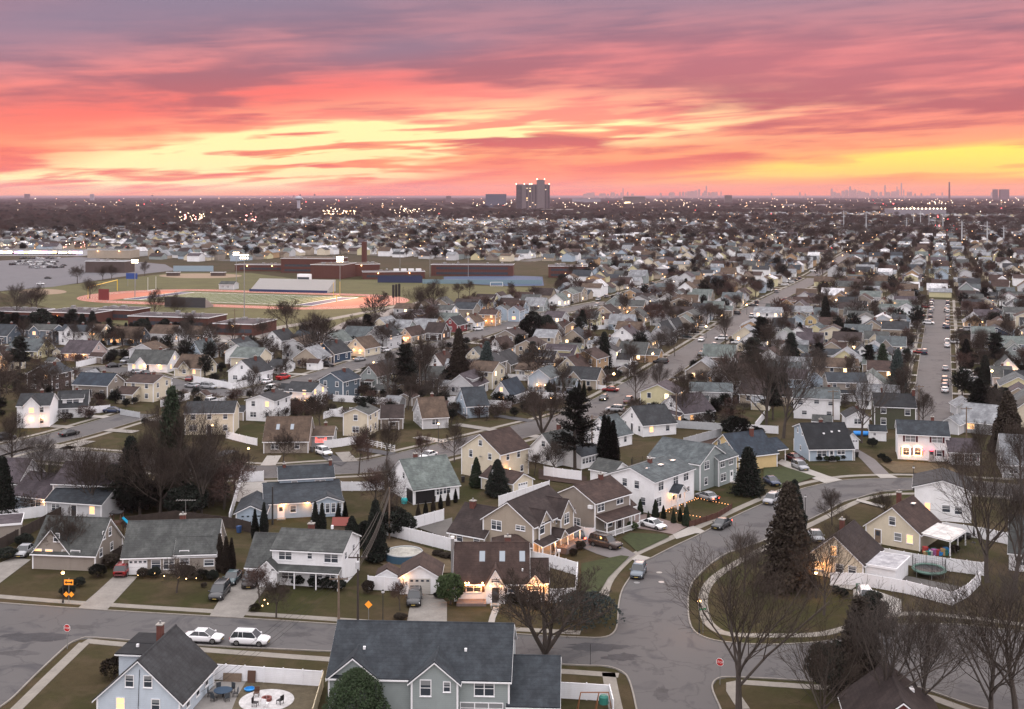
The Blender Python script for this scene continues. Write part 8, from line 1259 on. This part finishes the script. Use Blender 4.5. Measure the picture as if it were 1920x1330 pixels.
# prototypes of the small houses
def proto(w, d, h, ridge, rise, extra):
    fr = Fr(Vector((-w / 2, -d / 2, 0)), Vector((1, 0, 0)), w, d, h); b = Bld('tmp', 'x', 'house'); b.root = 1; b.L = Vector((0, 0, 0)); got = {}
    def grab(mb, name, parent=None, **k):
        if mb.v: got.setdefault(name, MB()); g_ = got[name]; o = len(g_.v); g_.v += mb.v; g_.f += [tuple(i + o for i in f) for f in mb.f]; g_.mi += [0] * len(mb.f); g_.mats = [mb.mats[0]]
    b.part = grab; b.begin = lambda fr: None; b.block(fr, ridge, rise, 'white', 'grey', wname='wall', rname='roof')
    if extra == 'wing': b.block(Fr(fr(w - .2, 1.2, 0), fr.ux, 4.4, d - 3, 2.5), 'x', 1.5, 'white', 'grey')
    if extra == 'gable': b.block(Fr(fr(w * .12, -.6, 0), fr.ux, 3.8, d * .5, h), 'y', min(rise, 2), 'white', 'grey', trim=False)
    if extra == 'dormer': b.block(Fr(fr(1.2, .9, 0), fr.ux, w - 2.4, d * .5, h + 1.7), 'x', .5, 'white', 'grey', z0=h, trim=False)
    wn = []
    for fc in 'FLRB':
        o, dr, n_, ln = fr.face(fc)
        for k in range(2 if h > 4.2 else 1):
            for j in range(max(1, int(ln / 3.6))): p = o + dr * (ln * (j + .5) / max(1, int(ln / 3.6))) + Vector((0, 0, 1.55 + 2.6 * k)) + n_ * .012; wn.append((p, math.atan2(-n_.x, n_.y)))
    return {k: v.mesh(k) for k, v in got.items()}, wn
PROT = [proto(10, 8, 2.7, 'x', 3.2, ''), proto(9, 9, 2.8, 'y', 3.2, ''), proto(11, 7.5, 5.0, 'x', 1.9, ''), proto(9, 8.5, 2.7, 'x', 3.2, 'wing'), proto(8.5, 9.5, 4.0, 'y', 2.4, ''), proto(10, 8, 2.7, 'x', 3.0, 'dormer'), proto(9.5, 8, 2.8, 'x', 2.6, 'gable'), proto(9, 7.5, 5.0, 'y', 2.0, 'wing')]
WCH = ['white', 'white', 'cream', 'pale grey', 'beige', 'beige', 'pale grey', 'light yellow', 'white', 'sage', 'taupe', 'pale blue', 'cream', 'tan']; RCH = ['grey', 'brown', 'slate', 'charcoal', 'blue grey', 'tan', 'purple grey', 'pale grey', 'dark brown', 'grey green']
slots = []
for k in range(-16, 18):
    b0 = -1.5 + 80 * k
    for i in range(0, 270):
        a0 = 300 + i * 14.6
        for sd in (-1, 1):
            for row in ((15, 33) if rnd.random() < .7 else (15,)) + ((0,) if k == 0 and sd > 0 and a0 > 560 else ()):
                v = E1 * (a0 + rnd.uniform(-2.5, 2.5)) + L1 * (b0 + sd * (row + rnd.uniform(-1.5, 1.5))); x, y = px(v) if v.y > 50 else (0, 0)
                if v.y < 330 or v.y > 4300 or not -40 < x < 1960: continue
                slots.append((v.y, v, k, sd, i))
for _ in range(2600):                         # infill between the traced houses
    x, y = rnd.uniform(-20, 1940), rnd.uniform(560, 800); v = P(x, y); bb = v.dot(L1) + 1.5; slots.append((v.y, v, round(bb / 80), 1 if bb - 80 * round(bb / 80) > 0 else -1, 0))
slots.sort(key=lambda s_: s_[0]); nh = sum(1 for o in S.objects if o.parent is None and o.get('category') == 'house'); wp = win_meshes(.9, 1.2, 0)[0]; wq = MB(); wq.box(ID, -.55, .55, 0, .05, -.7, .7, TRIM); wq.box(ID, -.45, .45, .051, .055, -.6, .6, GLASS); wq = wq.mesh('window'); wl = MB(); wl.box(ID, -.55, .55, 0, .05, -.7, .7, TRIM); wl.box(ID, -.45, .45, .051, .055, -.6, .6, mat('lit window far', (.8, .5, .3), .5, emit=(1, .6, .28), es=4, sample=False)); wl = wl.mesh('window')
glows = []; cnt = {}; far = MB(); farspots = []; r8 = random.Random(88)
CELL = {}
def cfree(v, r=13):
    c = (int(v.x // 15), int(v.y // 15))
    for i in (-1, 0, 1):
        for j in (-1, 0, 1):
            for u in CELL.get((c[0] + i, c[1] + j), ()):
                if (u - v).length < r: return False
    return True
def cadd(v): CELL.setdefault((int(v.x // 15), int(v.y // 15)), []).append(v)
ncar = 0
for D_, v, k, sd, i in slots:
    if excl(v) or onroad(v, 7.5) or not cfree(v, 12) or not clear(v, 6.6) or (D_ < 900 and hides(v, 6)): continue
    if D_ > 1200 and r8.random() < .15 + (D_ - 1200) / 3800: continue
    cadd(v); rz = R(-19.7) + (R(90) if r8.random() < .55 else 0) + R(r8.uniform(-4, 4)); wc = r8.choice(WCH); rc = r8.choice(RCH if D_ < 600 else RCH + ['pale grey', 'white', 'tan', 'pale grey', 'brown'])  # far off, more pale roofs: sky reflection put into the roof colour
    if r8.random() < .28: glows.append(v + E1 * -5 + Vector((r8.uniform(-3, 3), -4, 0)))
    if nh < 300:
        nh += 1; key = (k, sd); cnt[key] = cnt.get(key, 0) + 1; where = f'{ordn(cnt[key])} back {"right" if sd > 0 else "left"} of ' + ({0: 'the long straight street', -1: 'the line of the wide street'}.get(k) or (f'the {ordn(-k - 1)} street line left of the wide street' if k < -1 else f'the {ordn(k)} street line right of the straight street'))
        ms, wn = PROT[r8.randrange(len(PROT))]; t = thing('house', f'{wc} house with {rc} roof, {where}', 'house', v, rz, 'houses filling the far street grid')
        for n_, me in ms.items():
            o = obj(n_, me, t)
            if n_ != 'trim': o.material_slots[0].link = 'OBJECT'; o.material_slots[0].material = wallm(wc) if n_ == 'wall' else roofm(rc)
        for p, a in wn:
            nrm = Vector((math.sin(a + rz), -math.cos(a + rz), 0)) * -1
            if nrm.dot(v) < 0: obj('window', wl if r8.random() < .15 else wq, t, p, a)
    else:
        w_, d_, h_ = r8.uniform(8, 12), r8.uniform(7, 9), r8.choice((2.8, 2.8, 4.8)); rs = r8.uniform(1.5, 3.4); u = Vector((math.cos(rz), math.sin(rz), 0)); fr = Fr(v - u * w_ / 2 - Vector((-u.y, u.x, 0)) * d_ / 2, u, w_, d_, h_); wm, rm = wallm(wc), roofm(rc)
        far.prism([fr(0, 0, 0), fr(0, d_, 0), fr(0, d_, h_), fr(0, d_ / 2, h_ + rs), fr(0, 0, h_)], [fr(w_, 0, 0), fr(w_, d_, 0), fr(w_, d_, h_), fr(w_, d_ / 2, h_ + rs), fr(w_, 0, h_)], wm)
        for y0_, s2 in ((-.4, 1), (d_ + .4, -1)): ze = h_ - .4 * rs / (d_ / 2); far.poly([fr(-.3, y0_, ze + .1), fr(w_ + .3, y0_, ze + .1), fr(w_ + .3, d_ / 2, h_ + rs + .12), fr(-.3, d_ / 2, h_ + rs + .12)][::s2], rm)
    if r8.random() < .5 and D_ < 1300 and ncar < 150:
        p = v + L1 * (-sd * r8.uniform(9, 12)) + E1 * r8.uniform(-7, 7)
        if not onroad(p, -2) and cfree(p, 5) and not excl(p):
            ncar += 1; cnt['c'] = cnt.get('c', 0) + 1; car(r8.choice(['sedan', 'suv', 'van']), r8.choice(['white', 'white', 'silver', 'grey', 'black', 'dark blue', 'red']), p, R(70.3) + R(r8.choice([0, 90, 180, 270])), f'small car by the house {where if nh < 300 else "far back, " + ordn(ncar) + " nearest of the far cars"}'[:110], False, group='cars among the far houses'); cadd(p)
far.build('distant_houses', None, label='far rooftops and walls of the suburb thinning toward the horizon', category='houses', kind='stuff')
# streets of the grid
sb = MB(); wk = MB(); lampspots = []
for k in range(-14, 16):
    if k == 0: continue
    b0 = -1.5 + 80 * k; run = []
    for i in range(0, 260):
        v = E1 * (300 + i * 15) + L1 * b0; ok = v.y > 330 and v.y < 1500
        if ok: x, y = px(v); ok = -60 < x < 1980 and not excl(v) and not onroad(v, 5) and clear(v, 2)
        if ok: run.append(v)
        if (not ok or i == 259) and run:
            if len(run) > 3:
                ribbon(sb, run, -4.6, 4.6, .02, .02, ASPH)
                for sg in (-1, 1): a, c = sorted((sg * 6.4, sg * 7.7)); ribbon(wk, run, a, c, 0, .04, WALK)
                lampspots += run[::6]
            run = []
if sb.v: sb.build('street', None, kind='structure'); wk.build('pavement', None, kind='structure')
# ------------------------------------------------------------------ trees between them
kinds = ['puff1', 'puff2', 'puff3', 'puffd']; nt_ = TREE_N; n = 0; r9 = random.Random(99); tries = 0; XN = {}
REG = [('among the yards left of the middle', 0, 640, 655, 800), ('among the yards in the middle', 640, 1130, 580, 780), ('left of the wide street', 1000, 1400, 540, 640), ('between the wide and the straight street', 1300, 1740, 560, 800), ('right of the straight street', 1790, 1930, 560, 800), ('in the back row by the school', 0, 560, 620, 660)]
while nt_ < 300 and tries < 6000:
    tries += 1; q_ = REG[r9.choices(range(6), (24, 26, 14, 30, 8, 5))[0]]; x, y = r9.uniform(q_[1], q_[2]), r9.uniform(q_[3], q_[4]); v = P(x, y)
    if onroad(v, 1.0) or not clear(v, -2.2) or not cfree(v, 3) or hides(v, 9): continue
    cadd(v); kd = r9.choice(['tall1', 'tall2', 'tall3', 'wide1', 'orn1', 'orn2', 'puff1', 'puff3', 'pine', 'spruced']); nm = 'evergreen' if kd in ('pine', 'spruced') else 'bare tree'; kk = (q_[0], nm); XN[kk] = XN.get(kk, 0) + 1
    tree(kd, 0, 0, r9.uniform(7, 13), f'{ordn(XN[kk])} {nm} {q_[0]}, smallish and unlike its neighbours', r9.uniform(.9, 1.25), 'garden trees ' + q_[0], world=v); nt_ += 1
# sheds and back garden fences in the yards
SHN = {}
for reg, x0, x1, y0, y1, ns, nf in (('in the yards on the left', 20, 640, 665, 790, 12, 12), ('in the middle yards', 640, 1120, 620, 780, 12, 12), ('between the two long streets', 1290, 1730, 570, 740, 14, 16), ('in the yards below the wide street bend', 1100, 1640, 700, 820, 6, 6)):
    c_ = 0
    for _ in range(ns * 14):
        if c_ >= ns: break
        x, y = r9.uniform(x0, x1), r9.uniform(y0, y1); v = P(x, y)
        if onroad(v, 5) or not clear(v, 2.0) or not cfree(v, 5): continue
        cadd(v); c_ += 1; wc = r9.choice(['white', 'beige', 'taupe', 'grey', 'cream']); b = Bld('shed', f'{ordn(c_)} little {wc} shed {reg}', 'shed', group='sheds ' + reg); u = Vector((math.cos(R(-18)), math.sin(R(-18)), 0)); f = Fr(v, u, r9.uniform(2.6, 5), r9.uniform(2.4, 5), 2.1); b.block(f, r9.choice(['x', 'y']), 1.0, wc, r9.choice(['grey', 'brown', 'charcoal', 'pale grey']), oh=.15, rk=.15); b.win(f, 'F', 1.0, 1.4, .5, .6)
    c_ = 0
    for _ in range(nf * 14):
        if c_ >= nf: break
        x, y = r9.uniform(x0, x1), r9.uniform(y0, y1); v = P(x, y); w = v + Vector((math.cos(R(-19.7)), math.sin(R(-19.7)), 0)) * r9.uniform(9, 18) if r9.random() < .7 else v + Vector((math.cos(R(70.3)), math.sin(R(70.3)), 0)) * r9.uniform(8, 16)
        if any(onroad(v.lerp(w, t), 3) or not clear(v.lerp(w, t), -1.0) for t in (0, .25, .5, .75, 1)): continue
        c_ += 1; fence(f'{ordn(c_)} short garden fence {reg}', None, 1.8, r9.choice([None, None, None, DARKF, mat('grey vinyl', (0, 0, 0))]), 4.5, world=[v, w], group='garden fences ' + reg)
src = []
for i, kd in enumerate(kinds):
    v = P(*[(1560, 560), (1462, 600), (1105, 620), (1320, 560)][i]); t = tree(kd, 0, 0, 10, ['brown bare tree beside the roofs near the end of the wide street', 'reddish bare tree by the middle of the wide street', 'greyish bare tree among the middle roofs', 'dark evergreen near the far bend of the wide street'][i], 1.0, world=v); src.append(list(t.children))
for o in [o for o in S.objects if o.type == 'MESH' and o.name.startswith('crown') and o.parent]:
    for i, kd in enumerate(('tall1', 'tall3', 'orn1', 'orn2')):
        if o.data is TREES[kd][1] and kd not in XN: XN[kd] = list(o.parent.children)
src += [XN[kd] for kd in ('tall1', 'tall3', 'orn1', 'orn2')]
pts = []; kk = []; sc = []; rzs = []
def scatter(n_, d0, d1, wmin, wmax, hmin, hmax, thin=1.0):
    for _ in range(n_):
        D_ = math.sqrt(r9.uniform(d0 * d0, d1 * d1)); x = r9.uniform(-60, 1980); v = Vector(((x - CX) / F * D_, D_, 0))
        if D_ < 1500 and (excl(v) or onroad(v, 2) or not clear(v, -1)): continue
        if D_ < 3600 and not cfree(v, 6.5): continue
        if D_ < 800 and hides(v, 9): continue
        nz = math.sin(v.x * .004 + 1.3 * math.sin(v.y * .0023)) + math.sin(v.y * .0051 + v.x * .0017)
        if D_ > 900 and nz + r9.uniform(-1.2, 1.6) < -.3: continue
        h_ = r9.uniform(hmin, hmax); w_ = r9.uniform(wmin, wmax); ev = r9.random() < .13; pts.append(v); kk.append(3 if ev else r9.randrange(3) if D_ > 1500 else 4 + r9.randrange(4)); sc.append((h_ * w_, h_ * w_, h_ * (1.0 if not ev else .9))); rzs.append((0, 0, r9.uniform(0, 6.28)))
def shrubs(n_, y0, y1):                       # low bushes and hedges, planted between the houses
    for _ in range(n_):
        x, y = r9.uniform(-40, 1960), r9.uniform(y0, y1); v = P(x, y)
        if excl2(x, y) or onroad(v, 3.2) or not clear(v, -2.6): continue
        h_ = r9.uniform(1.2, 3.6); ev = r9.random() < .4; pts.append(v); kk.append(3 if ev else r9.randrange(3)); sc.append((h_ * 1.6, h_ * 1.6, h_)); rzs.append((0, 0, r9.uniform(0, 6.28)))
def excl2(x, y): return (y > 800 and not (x < 430 and y < 960 and y > 905)) or poly_in(x, y, EXC[0]) or (y > 770 and x > 1400) or (y > 790 and 420 < x < 1010)
shrubs(4200, 560, 960)
scatter(1300, 320, 700, .9, 1.2, 5, 10); scatter(3300, 700, 1500, .9, 1.2, 6, 11); scatter(9500, 1500, 4200, 1.1, 1.8, 9, 14); scatter(12000, 4200, 12000, 2.5, 4.5, 11, 16); scatter(7000, 12000, 26000, 6, 11, 13, 20)
me = bpy.data.meshes.new('woodland'); me.from_pydata([tuple(p) for p in pts], [], [])
a = me.attributes.new('k', 'INT', 'POINT'); a.data.foreach_set('value', kk); a = me.attributes.new('sc', 'FLOAT_VECTOR', 'POINT'); a.data.foreach_set('vector', [c for s_ in sc for c in s_]); a = me.attributes.new('rz', 'FLOAT_VECTOR', 'POINT'); a.data.foreach_set('vector', [c for s_ in rzs for c in s_])
wo_ = obj('distant_trees', me, None, label='countless bare and evergreen trees spread to the horizon', category='trees', kind='stuff')
gt = bpy.data.node_groups.new('scatter trees', 'GeometryNodeTree'); gt.interface.new_socket('Geometry', in_out='INPUT', socket_type='NodeSocketGeometry'); gt.interface.new_socket('Geometry', in_out='OUTPUT', socket_type='NodeSocketGeometry')
gi = gt.nodes.new('NodeGroupInput'); go = gt.nodes.new('NodeGroupOutput'); jn = gt.nodes.new('GeometryNodeJoinGeometry')
def nattr(nm, ty): q = gt.nodes.new('GeometryNodeInputNamedAttribute'); q.data_type = ty; q.inputs[0].default_value = nm; return q.outputs[0]
for i, so in [(i, so) for i, l_ in enumerate(src) for so in l_]:
    oi = gt.nodes.new('GeometryNodeObjectInfo'); oi.transform_space = 'ORIGINAL'; oi.inputs[0].default_value = so; oi.inputs['As Instance'].default_value = True
    ip = gt.nodes.new('GeometryNodeInstanceOnPoints'); cp = gt.nodes.new('FunctionNodeCompare'); cp.data_type = 'INT'; cp.operation = 'EQUAL'; gt.links.new(nattr('k', 'INT'), cp.inputs[2]); cp.inputs[3].default_value = i
    gt.links.new(gi.outputs[0], ip.inputs['Points']); gt.links.new(cp.outputs[0], ip.inputs['Selection']); gt.links.new(oi.outputs['Geometry'], ip.inputs['Instance'])
    er = gt.nodes.new('FunctionNodeEulerToRotation'); gt.links.new(nattr('rz', 'FLOAT_VECTOR'), er.inputs[0]); gt.links.new(er.outputs[0], ip.inputs['Rotation']); gt.links.new(nattr('sc', 'FLOAT_VECTOR'), ip.inputs['Scale']); gt.links.new(ip.outputs[0], jn.inputs[0])
gt.links.new(jn.outputs[0], go.inputs[0]); md = wo_.modifiers.new('scatter', 'NODES'); md.node_group = gt
# ------------------------------------------------------------------ lights of the plain
lm = MB(); LW = mat('far warm lamp', (1, .7, .4), .5, emit=(1, .50, .20), es=4.5, sample=False); LN = mat('far white lamp', (1, .9, .8), .5, emit=(1, .72, .48), es=6, sample=False); LR = mat('far red lamp', (1, .1, .1), .5, emit=(1, .10, .10), es=8, sample=False); LP = mat('far pink sign', (1, .4, .4), .5, emit=(1, .35, .30), es=7, sample=False)
def bulb(v, z, r, m): c = Vector((v.x, v.y, z)); lm.lathe(c, [(.02, -r), (r, 0), (.02, r)], m, 6)
for v in glows: bulb(v, 2.6, min(.9, .12 + v.y / 4500), LW)
for v in lampspots: bulb(v + L1 * 6, 5.5, min(1.2, .2 + v.y / 4200), LW)
for _ in range(620):
    D_ = math.exp(r9.uniform(math.log(650), math.log(16000))); x = r9.uniform(-20, 1940); v = Vector(((x - CX) / F * D_, D_, 0))
    if not excl(v) or D_ > 1300: bulb(v, r9.uniform(4, 12) + (6 if D_ > 4000 else 0), min(6, D_ * r9.uniform(.00016, .00036)), r9.choice([LW, LW, LN, LN, LR]) if r9.random() < .4 else r9.choice([LW, LN]))
for (x0, x1, y0, y1, n_, m, s_) in ((335, 385, 416, 424, 26, LN, 1), (345, 380, 422, 426, 10, LP, 1.3), (458, 480, 418, 427, 9, LP, 1.1), (605, 668, 402, 413, 30, LN, 1.1), (610, 660, 405, 412, 12, LW, 1.2), (738, 830, 400, 408, 36, LN, .8), (880, 960, 385, 392, 22, LN, .8), (0, 155, 464, 474, 30, LN, .8), (100, 160, 462, 476, 10, LP, .9), (1020, 1240, 384, 396, 34, LN, .7), (1240, 1560, 375, 398, 70, LN, .6), (1600, 1910, 372, 384, 50, LN, .7), (1730, 1790, 384, 388, 12, LN, .9), (1415, 1460, 425, 460, 16, LW, 1.0), (1750, 1775, 470, 500, 7, LN, 1.0), (400, 760, 371, 373, 40, LW, .5), (1640, 1700, 386, 390, 4, LR, 1.0), (1740, 1790, 422, 432, 6, LR, 1.0)):
    for _ in range(n_): y = r9.uniform(y0, y1); D_ = F * HC / (y - YH); x = r9.uniform(x0, x1); bulb(Vector(((x - CX) / F * D_, D_, 0)), r9.uniform(8, 20) if D_ > 2000 else 6, D_ * .00036 * s_ * r9.uniform(.6, 1.4), m)
lm.build('distant_lights', None, label='scattered street and shop lights twinkling across the plain', category='lights', kind='stuff')
